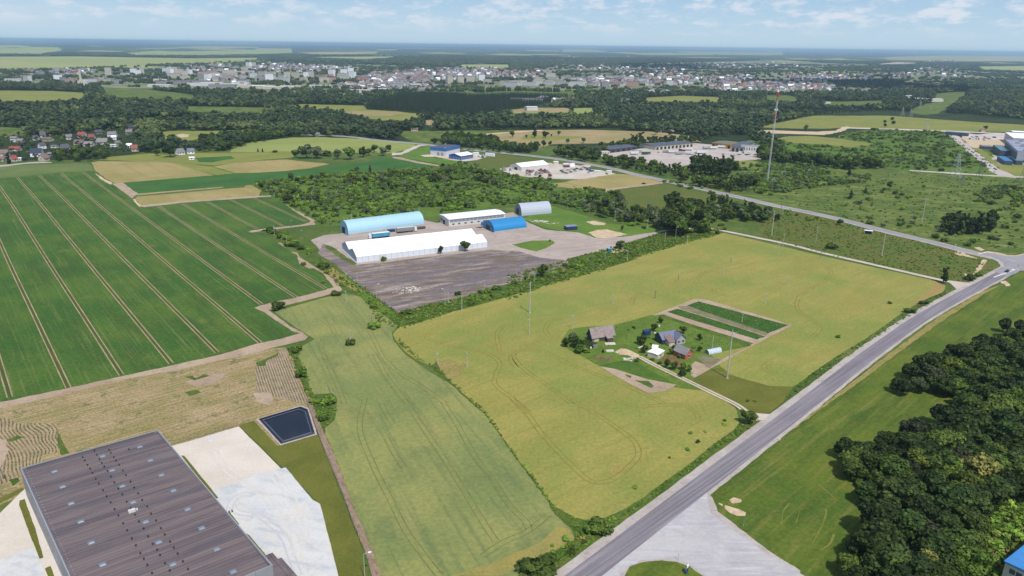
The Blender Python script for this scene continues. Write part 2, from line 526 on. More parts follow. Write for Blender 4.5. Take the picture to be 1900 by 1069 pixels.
g_rows = row_mat('potato_rows', ROW1,1.05,(176,158,136),(84,92,52),0.3)
g_rows2 = row_mat('wavy_rows', dirang((40,790),(70,850)),1.05,(178,158,130),(78,92,44),9.0,0.045)
g_gardrow = row_mat('garden_rows', dirang((1230,580),(1400,630)),1.3,(150,140,118),(92,104,64),0.2)
g_garden = ground_mat('garden_crop', (58,100,44),(48,86,36),6,0.7,0.25,(96,110,66),3,0.4, bump=0.3, streak=(dirang((1230,580),(1400,630)),30,0.8,(90,112,66),0.5,0.5,0.7))
g_yard = ground_mat('pink_grey_tarmac', (174,160,150),(186,172,162),20,1.2,0.07,(154,142,140),10,0.6,
                    streak=[(TENTA, 40,3.0,(146,134,130),0.5,0.48,0.72)], spots=(4,(132,122,108),0.62,0.74,0.5))
g_worn = ground_mat('worn_tarmac', (150,136,130),(128,114,110),16,1.0,0.14,(164,148,136),8,0.7,
                    streak=[(TENTA + .08,20,4.5,(104,92,86),0.85,0.47,0.62),(TENTA - .1,34,5,(178,166,162),0.7,0.5,0.66),
                            (TENTA + .15,16,3.2,(116,108,78),0.85,0.52,0.64),(TENTA, 70,9,(112,106,112),0.75,0.48,0.6)], spots=(2.6,(100,86,76),0.54,0.66,0.75))
g_gravel = ground_mat('pale_gravel', (196,184,172),(208,198,188),25,1.5,0.08,(178,164,152),12,0.6)
g_lot = ground_mat('truck_yard', (186,174,168),(196,186,180),30,2,0.06,(170,158,152),14,0.6)
g_tan = ground_mat('tan_field', (166,154,104),(150,144,90),60,3,0.09,(176,160,116),26,0.6, streak=(ROWA, 160,10,(146,134,84),0.5,0.45,0.7))
g_tan2 = ground_mat('dry_meadow', (168,152,112),(150,142,96),80,4,0.09,(130,130,80),36,0.6)
g_olive = ground_mat('olive_field', (140,142,80),(126,134,72),60,3,0.08,(150,146,90),24,0.5)
g_lime = ground_mat('light_green_field', (148,158,98),(138,150,88),120,4,0.05,(158,162,108),50,0.5, streak=(TENTA, 200,6,(134,146,86),0.4,0.5,0.7))
g_greyg = ground_mat('grey_green_field', (98,118,74),(112,126,78),60,3,0.07,(122,132,84),20,0.4, streak=(0.15,200,5,(122,132,84),0.5,0.45,0.7))
g_mead = ground_mat('rough_meadow', (102,120,58),(80,102,46),38,2.0,0.22,(134,140,84),14,0.75, streak=[(0.3,30,6,(140,144,92),0.7,0.5,0.68),(0.1,22,4,(66,88,40),0.7,0.5,0.66)], spots=(6,(152,146,104),0.58,0.74,0.5), bump=0.5)
g_farml = ground_mat('farm_grass', (104,128,58),(88,114,48),12,1.2,0.16,(126,136,72),6,0.6, bump=0.2)
g_plot = ground_mat('young_green', (72,104,42),(84,112,48),8,1.0,0.12)
g_meadb = ground_mat('rusty_meadow', (92,108,52),(106,108,58),22,1.6,0.16,(74,104,48),14,0.7, spots=(14,(128,108,72),0.56,0.72,0.7), bump=0.3)
g_fresh = ground_mat('fresh_grass', (88,122,48),(102,130,58),24,1.6,0.14,(128,136,78),10,0.5, spots=(7,(164,152,118),0.64,0.74,0.55), bump=0.2)
g_scrub = ground_mat('scrub_floor', (78,104,44),(98,124,54),26,2.2,0.3,(110,122,52),10,0.5, bump=0.5)
g_woodf = ground_mat('shaded_wood_floor', (40,56,30),(54,70,36),40,3,0.3, bump=0.5)  # deep greens paint the shade under the trees into the ground
g_pfield = ground_mat('far_pale_field', (160,168,112),(148,158,104),900,60,0.04,(168,170,122),400,0.5, stretch=(0,3))
g_pfield2 = ground_mat('far_tan_field', (176,170,124),(158,160,108),900,60,0.04, stretch=(0,3))
g_dfor = ground_mat('far_dark_forest', (40,58,44),(48,66,48),500,40,0.25, stretch=(0,2))
g_town = ground_mat('town_ground', (110,122,84),(142,142,120),160,25,0.16,(84,104,66),80,0.6)
m_paint = ground_mat('road_paint', (222,220,218),(206,204,204),5,0.6,0.06)
m_pale_track = ground_mat('white_gravel_track', (196,184,172),(206,194,182),8,0.8,0.08,(176,162,148),4,0.4)

# ------------------------------------------------------------------ the ground, one sheet to the horizon
def sheet(name, x0, x1, y0, y1, z, mat, label):
    mb = MB(); mb.face([(x0, y0, z),(x1, y0, z),(x1, y1, z),(x0, y1, z)])
    o = mb.build(name, mat); tag(o, label, kind='structure'); return o
sheet('ground', -36000,36000,-1500,52000,-0.6, g_far, 'far countryside of dark woods and pale fields out to the horizon')
patch('meadow', [g_ for g_ in [(-2600,-400),(2600,-400),(2600,2300),(-2600,2300)]], g_base, 0,0, 'green meadow land around the fields', world_pts=True)

S = 'structure'
# far country -------------------------------------------------------
def far(name, w, pts, mat, lvl=2, label=None): return patch(name, px(w, pts), mat, lvl, 0.0, label)
far('forest', 'A', [(-400,296),(0,296),(900,306),(1900,322),(3800,345),(5700,372),(7600,396),(7900,400),(7900,404),(7600,402),(5700,380),(3800,360),(1900,352),(1000,352),(430,345),(0,327),(-400,325)], g_dfor, 1, 'dark blue forest along the horizon')
far('field', 'A', [(-300,330),(170,334),(230,345),(430,347),(450,372),(300,396),(-300,402)], g_pfield, 2, 'pale field on the left before the horizon forest')
far('field', 'A', [(-300,420),(560,415),(1400,430),(1950,425),(1950,458),(1500,470),(1100,500),(800,522),(400,526),(-300,526)], g_pfield, 2, 'wide pale field behind the left part of the town')
far('field', 'A', [(-300,440),(120,444),(230,456),(60,468),(-300,466)], g_pfield2,3, 'faint tan patch in the wide far field')
far('field', 'A', [(870,393),(1180,372),(1250,380),(1900,365),(1950,405),(1450,408),(1000,408)], g_pfield, 2, 'pale field strip beyond the town, left of centre')
far('field', 'A', [(1180,350),(1500,340),(1900,345),(1900,352),(1600,356)], g_pfield, 2, 'thin far field strip under the horizon')
far('field', 'B', [(0,355),(260,357),(270,388),(0,400)], g_pfield, 3, 'far pale field above the towers of the town')
far('field', 'B', [(300,386),(900,379),(880,393),(480,405)], g_pfield2,2, 'far tan field strip, centre left')
far('field', 'B', [(360,420),(1050,414),(980,430),(800,440),(500,430)], g_pfield, 2, 'far green field strip, centre left')
far('field', 'B', [(880,364),(1040,361),(1030,371),(900,371)], g_pfield, 2, 'small far field under the horizon')
far('field', 'B', [(1500,475),(1860,475),(1860,501),(1520,502)], g_pfield, 2, 'airfield grass beyond the town')
far('runway', 'B', [(1620,471),(1695,430),(1725,431),(1672,472)], g_asph2,4, 'pale runway running away beyond the town')
far('field', 'C', [(100,368),(350,372),(340,380),(110,376)], g_pfield2,2, 'thin far strip under the horizon at the centre')
far('field', 'C', [(370,362),(590,362),(700,378),(690,386),(370,384)], g_pfield, 2, 'far pale field under the horizon at the centre')
far('field', 'C', [(760,390),(1150,386),(1480,396),(1480,404),(1000,406)], g_pfield, 2, 'far strip right of the centre')
far('field', 'C', [(1200,378),(1900,384),(1900,408),(1520,402),(1300,392)], g_pfield, 2, 'far field right of the centre')
far('field', 'C', [(40,440),(600,470),(600,480),(200,486),(0,482)], g_pfield, 2, 'meadow strip beyond the centre of the town')
far('field', 'D', [(0,376),(130,382),(130,404),(0,408)], g_pfield, 2, 'far small field on the right')
far('field', 'D', [(880,420),(1300,408),(1950,414),(2100,450),(1450,450),(1150,445),(900,440)], g_pfield2,2, 'wide far field at the right horizon')
far('field', 'D', [(840,470),(960,458),(1110,462),(1110,473),(850,480)], g_sand, 3, 'orange bare field far on the right')
far('field', 'D', [(380,432),(560,428),(620,438),(800,446),(760,458),(520,446)], g_pfield, 2, 'thin pale field far on the right')
far('field', 'D', [(100,522),(450,503),(870,515),(620,540),(250,546),(150,540)], g_pfield, 2, 'light green field right of the town')
far('field', 'D', [(1540,490),(1950,484),(1950,530),(1600,515)], g_pfield, 2, 'pale field at the right edge behind the pylons')
_r = random.Random(21)
for i in range(30):
    yy = _r.choice([_r.uniform(85,92), _r.uniform(90,104), _r.uniform(96,112)]); xx = _r.uniform(-50,1900); ww = _r.uniform(25,130); hh_ = (yy - 80) * _r.uniform(.03,.10) + .5; dy = (xx - 950) * SL
    yy += dy * .9
    far('field', 'X', [(xx, yy),(xx + ww * .5, yy - hh_ * .6 + ww * .006),(xx + ww, yy + ww * .013),(xx + ww * .9, yy + hh_),(xx + ww * .3, yy + hh_ * .8)], _r.choice([g_pfield, g_pfield2, g_pfield]),3, 'thin pale field strip among the far woods, number of many' if False else 'thin pale field strip among the far woods')
far('town_ground', 'X', [(-60,133),(100,131),(300,121),(480,113),(640,118),(760,123),(955,129),(1060,123),(1200,118),(1430,112),(1700,126),(1960,140),(1960,150),(1760,160),(1560,173),(1400,172),(1180,174),(950,166),(720,180),(500,174),(330,165),(100,162),(-60,150)], g_town, 1, 'gardens and streets of the distant town')
far('road', 'D', [(0,560),(100,556),(400,566),(400,570),(100,562),(0,566)], g_asph2,3, 'distant street in the town')

# middle distance -------------------------------------------------------
far('shaded_wood_floor', 'X', [(-80,158),(100,163),(330,166),(500,175),(720,181),(950,168),(1180,175),(1400,173),(1560,174),(1760,161),(1960,150),(1960,260),(1440,262),(1300,300),(950,262),(700,262),(450,272),(300,275),(200,296),(-80,300)], g_woodf, 1, 'shade-darkened ground of the woods between the town and the fields')
midm = [
 ('meadow', 'A', [(-200,665),(0,665),(400,668),(620,682),(640,730),(280,752),(0,745),(-200,745)], g_olive, 'olive meadow with sand scars at the left edge'),
 ('meadow', 'A', [(740,642),(1000,650),(1300,680),(1450,702),(1400,732),(900,722),(780,692)], g_mead, 'meadow in front of the long sheds of the town'),
 ('meadow', 'A', [(900,842),(1040,862),(1200,868),(1180,884),(1000,872)], g_mead, 'thin clearing in the left woods'),
 ('meadow', 'A', [(1060,878),(1300,866),(1520,850),(1520,872),(1300,890),(1080,894)], g_mead, 'long clearing in the left woods'),
 ('meadow', 'A', [(1340,780),(1950,790),(1950,830),(1650,826),(1380,818)], g_mead, 'green clearing beside the small white houses'),
 ('meadow', 'A', [(-100,935),(60,935),(210,952),(180,995),(-100,1000)], g_mead, 'grass clearing left of the village'),
 ('field', 'E', [(1150,62),(1280,52),(1500,52),(1900,42),(1980,44),(1960,70),(1700,84),(1500,120),(1380,122),(1200,110)], g_olive, 'olive field with a sandy spot behind the village trees'),
 ('sand_patch', 'E', [(1290,80),(1340,72),(1390,80),(1380,96),(1310,104)], g_sand, 'sandy spot in the olive field behind the village'),
 ('field', 'B', [(170,792),(330,765),(560,770),(800,777),(815,806),(1060,820),(1250,842),(1180,870),(1080,886),(880,886),(750,842),(640,822),(400,802)], g_olive, 'long olive field between the pine wood and the broadleaf wood'),
 ('field', 'B', [(620,824),(860,812),(1080,826),(1000,850),(800,850)], g_tan2, 'tan strip in the long olive field'),
 ('meadow', 'B', [(1370,662),(1900,655),(1950,690),(1600,712),(1400,690)], g_mead, 'green meadow under the apartment blocks'),
 ('meadow', 'B', [(1200,885),(1310,880),(1310,920),(1250,922)], g_tan2, 'small dry clearing beside the road wood'),
 ('meadow', 'B', [(1640,830),(1900,806),(2100,800),(2500,800),(2540,830),(2300,850),(2000,862),(1880,905),(1500,925),(1300,900)], g_scrub, 'bright green scrub in front of the pine wood'),
 ('field', 'C', [(0,804),(200,790),(420,792),(430,826),(200,832),(0,830)], g_tan2, 'brownish field beside the grey works'),
 ('meadow', 'C', [(430,796),(600,792),(630,826),(460,836)], g_lime, 'light green field patch at the middle'),
 ('meadow', 'C', [(0,662),(480,666),(470,700),(180,714),(0,692)], g_mead, 'meadow in front of the apartment blocks at the centre'),
 ('meadow', 'C', [(940,720),(1250,704),(1560,714),(1500,752),(1000,746)], g_olive, 'olive meadow before the town on the right'),
 ('meadow', 'C', [(790,748),(1100,752),(1100,770),(800,766)], g_olive, 'thin meadow strip before the town'),
 ('meadow', 'B', [(1010,962),(1400,962),(1900,956),(1900,972),(1600,1000),(1480,1010),(1330,1020),(1210,1056),(1040,990)], g_mead, 'green meadow across the road from the light field'),
 ('field', 'G', [(-270,100),(-60,62),(0,48),(500,42),(1050,58),(1410,100),(1380,136),(1100,130),(700,140),(300,150),(150,190),(0,160),(-60,130)], g_tan2, 'wide dry tan field with lone trees'),
 ('path', 'F', [(1580,92),(1700,70),(1900,56),(2100,44),(2100,50),(1900,64),(1720,78),(1600,98)], g_sand, 'sandy track along the tan field'),
 ('field', 'G', [(100,78),(300,88),(520,92),(500,112),(300,118),(60,112)], g_olive, 'greener strip in the tan field'),
 ('meadow', 'D', [(-60,934),(230,872),(360,850),(900,850),(1300,880),(1950,922),(2000,974),(1300,962),(800,942),(620,938),(450,945),(200,945)], g_olive, 'long olive meadow under the right woods'),
 ('meadow', 'D', [(1250,690),(1420,672),(1510,670),(1440,720),(1370,770),(1290,830),(1180,846),(1070,830),(1100,790),(1230,752)], g_mead, 'green ride of the power line through the woods'),
 ('meadow', 'D', [(0,700),(180,702),(280,730),(200,745),(0,735)], g_mead, 'clearing in the woods behind the mast'),
 ('meadow', 'D', [(410,745),(700,745),(860,736),(900,760),(640,776),(430,772)], g_mead, 'clearing with a white shed in the right woods'),
 ('path', 'H', [(-300,40),(-60,44),(180,52),(380,58),(520,50),(560,28),(600,18),(625,26),(590,44),(520,66),(430,80),(250,76),(0,66),(-300,50)], g_sand, 'bare sandy track bending at the scrub behind the mast'),
 ('road', 'H', [(560,24),(900,34),(1300,48),(1900,72),(2000,76),(2000,84),(1900,80),(1300,56),(900,42),(560,32)], g_gravel, 'pale gravel road along the olive meadow'),
 ('field', 'H', [(90,106),(180,90),(330,88),(560,110),(810,148),(790,170),(640,172),(420,150),(200,140)], g_olive, 'olive field behind the poplars'),
 ('meadow', 'H', [(-40,90),(100,110),(200,140),(640,172),(820,150),(500,100),(620,60),(780,40),(1300,60),(1440,160),(1700,340),(1720,380),(1300,366),(1060,345),(900,330),(700,300),(300,300),(-60,300),(-460,270),(-300,180)], g_scrub, 'rough scrub land behind the mast'),
 ('meadow', 'H', [(-420,300),(1060,345),(1300,372),(1950,398),(2100,405),(2100,960),(1900,960),(1790,962),(1640,940),(1560,950),(1240,858),(850,762),(500,676),(60,588),(-260,525),(-700,440)], g_mead, 'rough green meadow between the side road and the power line'),
 ('path', 'H', [(1060,338),(1300,352),(1700,378),(1950,388),(2100,394),(2100,404),(1950,398),(1700,388),(1300,362),(1060,346)], g_gravel, 'thin path crossing the rough meadow'),
 ('road', 'H', [(1310,56),(1372,58),(1440,110),(1560,215),(1680,310),(1760,350),(1840,384),(1840,396),(1720,388),(1660,350),(1560,258),(1440,160),(1360,96)], g_lot, 'pale concrete road with a line of parked cars'),
 ('meadow', 'H', [(1440,112),(1480,128),(1600,190),(1700,270),(1740,300),(1950,306),(2100,310),(2100,400),(1840,390),(1760,350),(1660,290),(1540,190)], g_olive, 'grass strip between the concrete road and the factory'),
 ('construction_ground', 'R', [(430,150),(520,200),(760,230),(1000,180),(1200,200),(1500,200),(1900,210),(1900,420),(1300,420),(740,440),(640,430),(540,350),(420,240)], g_sand, 'orange sand of the building site beside the factory'),
 ('yard', 'R', [(430,150),(700,190),(1000,170),(1240,180),(1180,290),(900,300),(640,300),(500,250)], g_gravel, 'grey gravel yard of the building site'),
 ('yard', 'R', [(980,560),(1300,560),(1600,560),(1900,600),(1900,760),(1500,730),(1250,745),(1150,740),(1000,640)], g_lot, 'parking yard of the factory'),
]
for nm, w, pts, mat, lb in midm:
    patch(nm, px(w, pts), mat, 2 + (nm in ('path', 'sand_patch', 'road', 'yard')),1.2, lb)
# scrub, bare patch and sites in the middle
patch('scrub_ground', px('F', [(-30,410),(100,420),(500,375),(850,335),(1300,318),(1380,290),(1600,275),(1800,290),(1850,350),(1900,372),(2150,405),(2250,440),(2430,470),(2620,500),(2700,560),(2840,620),(3000,720),(3010,790),(2860,760),(2640,720),(2460,650),(2300,615),(2190,590),(1900,600),(1400,660),(1240,700),(620,740),(450,750),(420,700),(300,640),(90,515),(-30,460)]), g_scrub, 2,1.5, 'thick green scrub between the fields and the hangars')
patch('meadow', px('G', [(720,490),(1100,440),(1420,510),(1560,550),(1600,640),(1400,720),(1100,690),(900,620),(760,540)]), g_meadb, 2,1.0, 'green and rusty meadow beside the side road')
patch('field', px('G', [(300,440),(480,412),(760,368),(860,372),(1000,400),(1110,432),(980,450),(760,480),(650,500),(560,488),(330,460)]), g_tan, 3,1.0, 'pale dry field behind the site yard')
patch('path', px('G', [(640,482),(760,470),(1000,442),(1110,430),(1110,438),(1000,452),(760,482),(700,502),(660,500)]), g_soil, 4,0.6, 'pinkish dirt path along the dry field')
patch('yard', px('S', [(-140,140),(100,110),(300,80),(560,60),(800,100),(1000,130),(1080,110),(1150,130),(1060,170),(1280,190),(1480,240),(1330,270),(1100,300),(980,315),(760,310),(560,300),(300,285),(120,255),(-40,225)]), g_gravel, 3,0.8, 'pale gravel yard of the machine site')
patch('meadow', px('Q', [(740,250),(1050,260),(1300,300),(1500,330),(1700,350),(1900,370),(2050,420),(1750,380),(1500,400),(1200,440),(1000,470),(800,450),(720,350)]), g_meadb, 3,0.8, 'brown and green grass left of the machine site')
patch('yard', px('Y', [(60,330),(80,290),(560,250),(1050,200),(1240,215),(1700,260),(1830,300),(1860,350),(1700,370),(1480,385),(1400,400),(1200,395),(1020,420),(760,470),(560,400),(240,370)]), g_lot, 3,0.8, 'wide pale yard full of lorries')
patch('yard', px('G', [(960,270),(1300,260),(1340,300),(1200,300),(1040,290)]), g_lot, 4,0.8, 'edge of the lorry yard behind the poplars')
patch('meadow', px('Y', [(1480,385),(1700,372),(1720,400),(1600,450),(1480,460)]), g_olive, 4,0.6, 'dry grass corner beside the lorry yard')
patch('field', px('F', [(-60,138),(0,130),(250,101),(450,98),(850,112),(1180,156),(1130,185),(1000,216),(740,212),(500,208),(200,205),(0,208),(-180,208),(-180,170)]), g_lime, 3,0.8, 'smooth light green field behind the small trees')
patch('meadow', px('E', [(720,262),(820,240),(1100,218),(1300,235),(1440,215),(1900,210),(2180,206),(2150,245),(1950,262),(1720,290),(1570,305),(1280,282),(1000,276)]), g_olive, 2,0.8, 'olive grass strip below the village farm')
patch('field', px('E', [(1440,250),(1700,236),(1730,252),(1560,282),(1460,280)]), g_field2,3,0.6, 'small green plot right of the village farm')
patch('field', px('E', [(672,284),(730,274),(1100,278),(1280,286),(1480,350),(1570,378),(1200,408),(950,428),(836,436),(760,390),(700,340)]), g_tan, 3,0.6, 'dry tan field beyond the green crop')
patch('field', px('E', [(1280,286),(1430,298),(1560,318),(1720,362),(1600,378),(1480,350)]), g_olive, 3,0.6, 'olive wedge beside the tan field')
patch('field', px('E', [(1570,312),(1700,292),(1900,272),(2100,262),(2420,294),(2280,325),(2100,345),(1900,358),(1730,362)]), g_tan, 3,0.6, 'second dry tan strip under the tree line')
patch('field', px('E', [(-160,322),(0,315),(200,300),(640,288),(670,300),(692,344),(450,355),(130,386),(0,400),(-160,412)]), g_greyg, 3,0.5, 'grey green strip between the village and the green crop')
patch('road', px('V', [(-60,560),(100,552),(300,530),(400,520),(560,512),(700,520),(700,528),(500,536),(350,542),(100,574),(-60,590)]), g_shoulder, 4,0.4, 'pale village street along the gardens')
# green crop -------------------------------------------------------
GREEN = (px('E', [(-260,424),(0,406),(130,392),(450,357),(690,347),(700,368),(830,440),(980,560),(1030,612),(1340,577),(1900,537)])
         + px('F', [(90,522),(200,582),(300,652),(400,720),(330,742),(60,770),(-30,782),(-60,795),(80,808),(150,870),(300,962),(330,1069)])
         + px('J', [(420,70),(480,100),(570,210),(500,232),(280,290),(130,320),(30,345),(-10,362),(70,400),(150,460),(260,530),(325,548),(180,590),(0,626)])
         + px('I', [(1630,702),(1300,776),(930,856),(540,942),(0,1056),(-300,1120)]) + [(-230,560)])
patch('soil_border', px('I', [(-300,1060),(0,1030),(540,930),(930,845),(1300,765),(1630,690),(1900,615)]) + px('J', [(180,580),(250,520),(140,450),(60,400),(-20,372),(-20,340),(130,305),(280,275),(500,215),(560,190),(470,110),(330,20),(260,-40),(215,-60),(300,-45),(330,0),(480,86),(600,168),(632,218),(620,244),(540,262),(330,318),(180,362),(90,375),(160,430),(262,505),(340,540),(382,572),(360,598),(300,612),(100,660)])
      + px('I', [(1900,690),(1500,775),(1300,820),(900,890),(500,990),(200,1060),(0,1100),(-300,1170)]), g_soil, 2,0.35, 'bare pinkish soil track round the green crop')
patch('soil_border', px('F', [(-30,770),(60,762),(330,738),(400,710),(280,640),(215,590),(230,585),(300,630),(400,690),(455,722),(430,742),(340,750),(150,775),(-40,798),(-60,790)]), g_soil, 2,0.35, 'bare soil corner between two parts of the green crop')
patch('soil_border', px('F', [(120,880),(180,872),(240,930),(330,985),(420,1050),(470,1100),(430,1090),(350,1040),(230,1000)]), g_soil, 2,0.4, 'ragged bare soil at the tip of the green crop')
patch('crop', GREEN, g_field, 3,0.5, 'dark green row crop with pale tramlines')
patch('field', px('E', [(905,432),(1200,410),(1570,380),(1900,358),(2080,348),(2400,320),(2720,275),(2800,250),(2900,246),(3050,262),(3250,312),(2900,330),(2400,372),(2100,402),(1900,425),(1840,450),(1790,452),(1620,462),(1200,494),(1010,512)]), g_field2,4,0.6, 'darker green strip field behind the tan plot')
patch('path', px('E', [(1000,514),(1300,490),(1640,462),(1640,468),(1300,498),(1010,524)]), g_tram, 5,0.2, 'pale line along the strip field')
patch('field', px('E', [(990,545),(1010,534),(1300,510),(1620,480),(1790,468),(1810,450),(1840,448),(1920,490),(1900,532),(1340,574),(1040,604)]), g_tan, 3,0.4, 'olive tan strip between two green crops')
patch('soil_border', px('E', [(1020,600),(1340,568),(1900,528),(1990,526),(1990,535),(1900,540),(1340,580),(1060,612)]), g_soil, 4,0.3, 'soil edge under the tan strip')
patch('soil_patch', px('E', [(826,440),(905,432),(960,478),(1015,514),(985,532),(972,548),(900,495)]), g_soil, 5,0.3, 'bare pinkish plot at the corner of the crops')
patch('soil_border', px('E', [(696,366),(710,368),(760,400),(830,438),(815,446),(760,420)]), g_sand, 5,0.3, 'pale soil edge of the tan field')
patch('soil_border', px('E', [(975,556),(990,550),(1010,580),(1040,604),(1020,610)]), g_sand, 5,0.3, 'pale soil edge at the corner of the strip')
patch('track', px('F', [(1000,214),(1060,212),(1130,180),(1190,155),(1300,148),(1300,156),(1210,162),(1140,196),(1070,226),(1000,232)]), g_gravel, 5,0.4, 'pale track joining the road')
patch('track', px('F', [(1000,242),(1060,246),(1200,278),(1350,304),(1340,312),(1180,288),(1010,252)]), g_soil, 5,0.4, 'dirt path toward the blue shops')
patch('meadow', px('F', [(1060,232),(1200,170),(1300,160),(1300,250),(1500,270),(1560,290),(1400,300),(1200,272),(1040,240)]), g_fresh, 3,0.5, 'green grass around the blue shops')
patch('yard', px('Q', [(0,280),(160,262),(350,270),(520,240),(740,250),(900,300),(760,345),(600,362),(420,345),(200,300),(60,300)]), g_gravel, 4,0.4, 'pale paved yard of the blue shops')

# near fields -------------------------------------------------------
patch('field_verge', px('J', [(100,380),(230,340),(440,290),(640,235),(560,140),(420,40),(300,-60),(100,-170),(20,-200),(60,-215),(250,-180),(420,-140),(520,0),(620,80),(760,190),(920,310),(1050,402),(1250,342),(1700,240),(1900,190),(1900,280),(1600,350),(1200,480),(1060,520),(1000,560),(900,480),(700,300),(560,290),(300,340),(160,392)]), g_verge, 2,0.6, 'grass and weed strip around the tarmac yard')
patch('grass_bank', px('J', [(560,80),(640,110),(760,210),(900,320),(1040,400),(1000,440),(860,360),(760,270),(640,190)]), g_fresh, 3,0.5, 'bright grass bank beside the tarmac yard')
patch('verge_patch', px('J', [(480,90),(560,60),(700,180),(800,250),(760,260),(640,190)]), g_verge2,4,0.5, 'rusty dry grass beside the soil corner')
patch('field_verge', px('X', [(940,560),(940,512),(1051,482),(1172,449),(1225,432),(1260,428),(1340,424),(1344,434),(1329,438),(1278,450),(1228,465),(1172,482),(1114,503),(1000,536)]), g_verge, 2,0.8, 'weedy strip between the yard and the yellow crop')
patch('field_verge', px('J', [(215,655),(330,640),(440,590),(440,640),(340,660),(320,720),(380,860),(420,980),(450,1069)]) + px('N', [(590,60),(600,110),(520,190),(440,30),(390,-30)]), g_verge, 3,0.4, 'weedy strip between the crop rows and the wheat')
WHEAT = (px('J', [(140,392),(480,292),(560,274),(650,258),(760,277),(870,372),(960,432),(1040,492),(1000,548),(1010,600),(1080,690),(1170,760),(1270,830),(1360,880),(1440,930),(1490,978),(1590,1069)])
         + px('O', [(0,95),(85,212),(145,302),(210,392),(290,492),(360,592),(408,655),(420,700),(515,780),(550,845),(400,935),(200,1069),(120,1130)])
         + px('N', [(950,1130),(870,1069),(820,950),(780,830),(700,650),(630,450),(580,320),(530,210),(530,175),(590,130),(605,0)])
         + px('J', [(560,990),(430,1000),(400,960),(370,850),(310,720),(330,650),(430,592),(380,562),(300,510),(200,442)]))
WHEAT_P = WHEAT
patch('wheat_field', WHEAT, g_wheat, 4,0.25, 'grey green wheat field between the warehouse and the yellow crop')
patch('field_edge', px('O', [(100,1069),(230,1000),(400,920),(538,842),(505,790),(440,775),(300,885),(60,985),(-200,1069)]), ground_mat('dry_headland', (158,148,84),(146,142,82),8,0.8,0.12,(130,132,72),4,0.6),5,0.5, 'yellower headland at the near end of the wheat')
patch('field_verge', px('J', [(1000,548),(1060,640),(1180,740),(1330,800),(1400,860),(1480,930),(1600,1050),(1640,1069)]) + px('O', [(20,95),(100,215),(230,390),(310,500),(380,590),(440,655),(560,720),(600,740),(720,735),(850,672),(950,612),(1080,512),(1250,392),(1380,282),(1500,200),(1545,140),(1640,100),(1660,130),(1420,300),(1080,562),(700,860),(420,1060),(400,1090),(140,1090),(200,1069),(400,935),(550,845),(515,780),(420,700),(360,592),(210,392),(0,95)]), g_verge, 5,0.35, 'weedy verge along the road and between the fields')
YELLOW = (px('J', [(1005,562),(1016,540),(1060,502),(1200,472),(1400,402),(1600,352),(1900,267)])
          + px('K', [(200,212),(400,152),(650,82),(930,2)]) + px('G', [(880,987),(1100,922),(1300,862),(1500,812),(1560,802)])
          + px('H', [(0,872),(400,967)]) + px('L', [(560,12),(1240,162),(1320,205),(1300,250),(1150,310),(1000,402),(850,512),(700,612),(550,702),(400,802),(280,892),(200,947),(0,935)])
          + px('K', [(1800,915),(1700,885),(1600,850)]) + [(1300,715),(1364,757)]
          + px('O', [(1520,80),(1530,150),(1500,190),(1380,272),(1250,382),(1080,502),(950,602),(850,662),(720,722),(600,732),(540,717),(420,652),(370,590),(300,490),(215,390),(150,300),(90,210),(0,90)])
          + px('J', [(1600,1069),(1500,970),(1430,905),(1480,860),(1330,760),(1280,790),(1180,745),(1090,680),(1020,590)]))
patch('crop', YELLOW, g_yellow, 6,0.22, 'ripening yellow green crop around the farmstead')
patch('bare_corner', px('L', [(1180,250),(1260,180),(1330,200),(1300,250),(1200,290),(1060,350),(1150,290)]), ground_mat('thin_crop', (164,142,92),(156,138,84),6,0.8,0.12),7,0.4, 'brownish thin corner of the yellow crop')
patch('verge', px('J', [(1330,760),(1420,740),(1540,790),(1500,860),(1430,900),(1360,830)]), g_verge2,7,0.5, 'brown weedy corner where two poles stand')
# farmstead ------------------------------------------------------------
patch('farm_lawn', px('K', [(1030,415),(900,450),(740,490),(520,505),(420,520),(390,560),(355,620),(430,680),(480,700),(640,790),(1000,900),(1240,955),(1400,970),(1560,1012),(1640,1069)]) + [(1383,764),(1400,770),(1428,766),(1452,748),(1472,718),(1430,717),(1380,704),(1354,695),(1339,682),(1319,657),(1395,642),(1230,584)], g_farml, 8,0.25, 'green farmyard grass around the farmstead')
patch('meadow_corner', [(1288,700),(1319,686),(1339,682),(1354,695),(1380,704),(1430,717),(1472,718),(1452,748),(1428,766),(1405,770),(1380,760),(1340,738),(1290,710)], g_lawn, 9,0.3, 'olive grass between the lane and the road')
patch('garden_soil', px('K', [(1030,417),(1200,352),(1345,296),(1400,297),(1900,442),(2060,492),(1900,572),(1680,690),(1460,812),(1340,878),(1312,858),(1318,780),(1345,757),(1440,790),(1540,742),(1760,640),(1740,620),(1110,425)]), g_soil, 10,0.2, 'bare soil around the vegetable beds')
patch('vegetable_bed', px('K', [(1285,347),(1370,316),(1900,458),(2030,492),(1880,552),(1600,456)]), g_garden, 11,0.3, 'upper green vegetable bed')
patch('vegetable_bed', px('K', [(1140,395),(1215,370),(1540,470),(1860,575),(1800,597),(1480,500)]), g_garden, 11,0.3, 'middle green vegetable bed')
patch('vegetable_bed', px('K', [(1215,352),(1290,350),(1880,553),(1862,570),(1540,466),(1240,372)]), g_gardrow, 11,0.3, 'thin sparse bed between the green beds')
patch('vegetable_bed', px('K', [(1064,420),(1112,412),(1300,478),(1770,625),(1730,645),(1400,530)]), g_verge, 12,0.25, 'narrow green bed beside the lawn')
patch('vegetable_bed', px('K', [(1360,730),(1400,712),(1540,745),(1460,800),(1400,770)]), g_gardrow, 12,0.2, 'small rows beside the greenhouse')
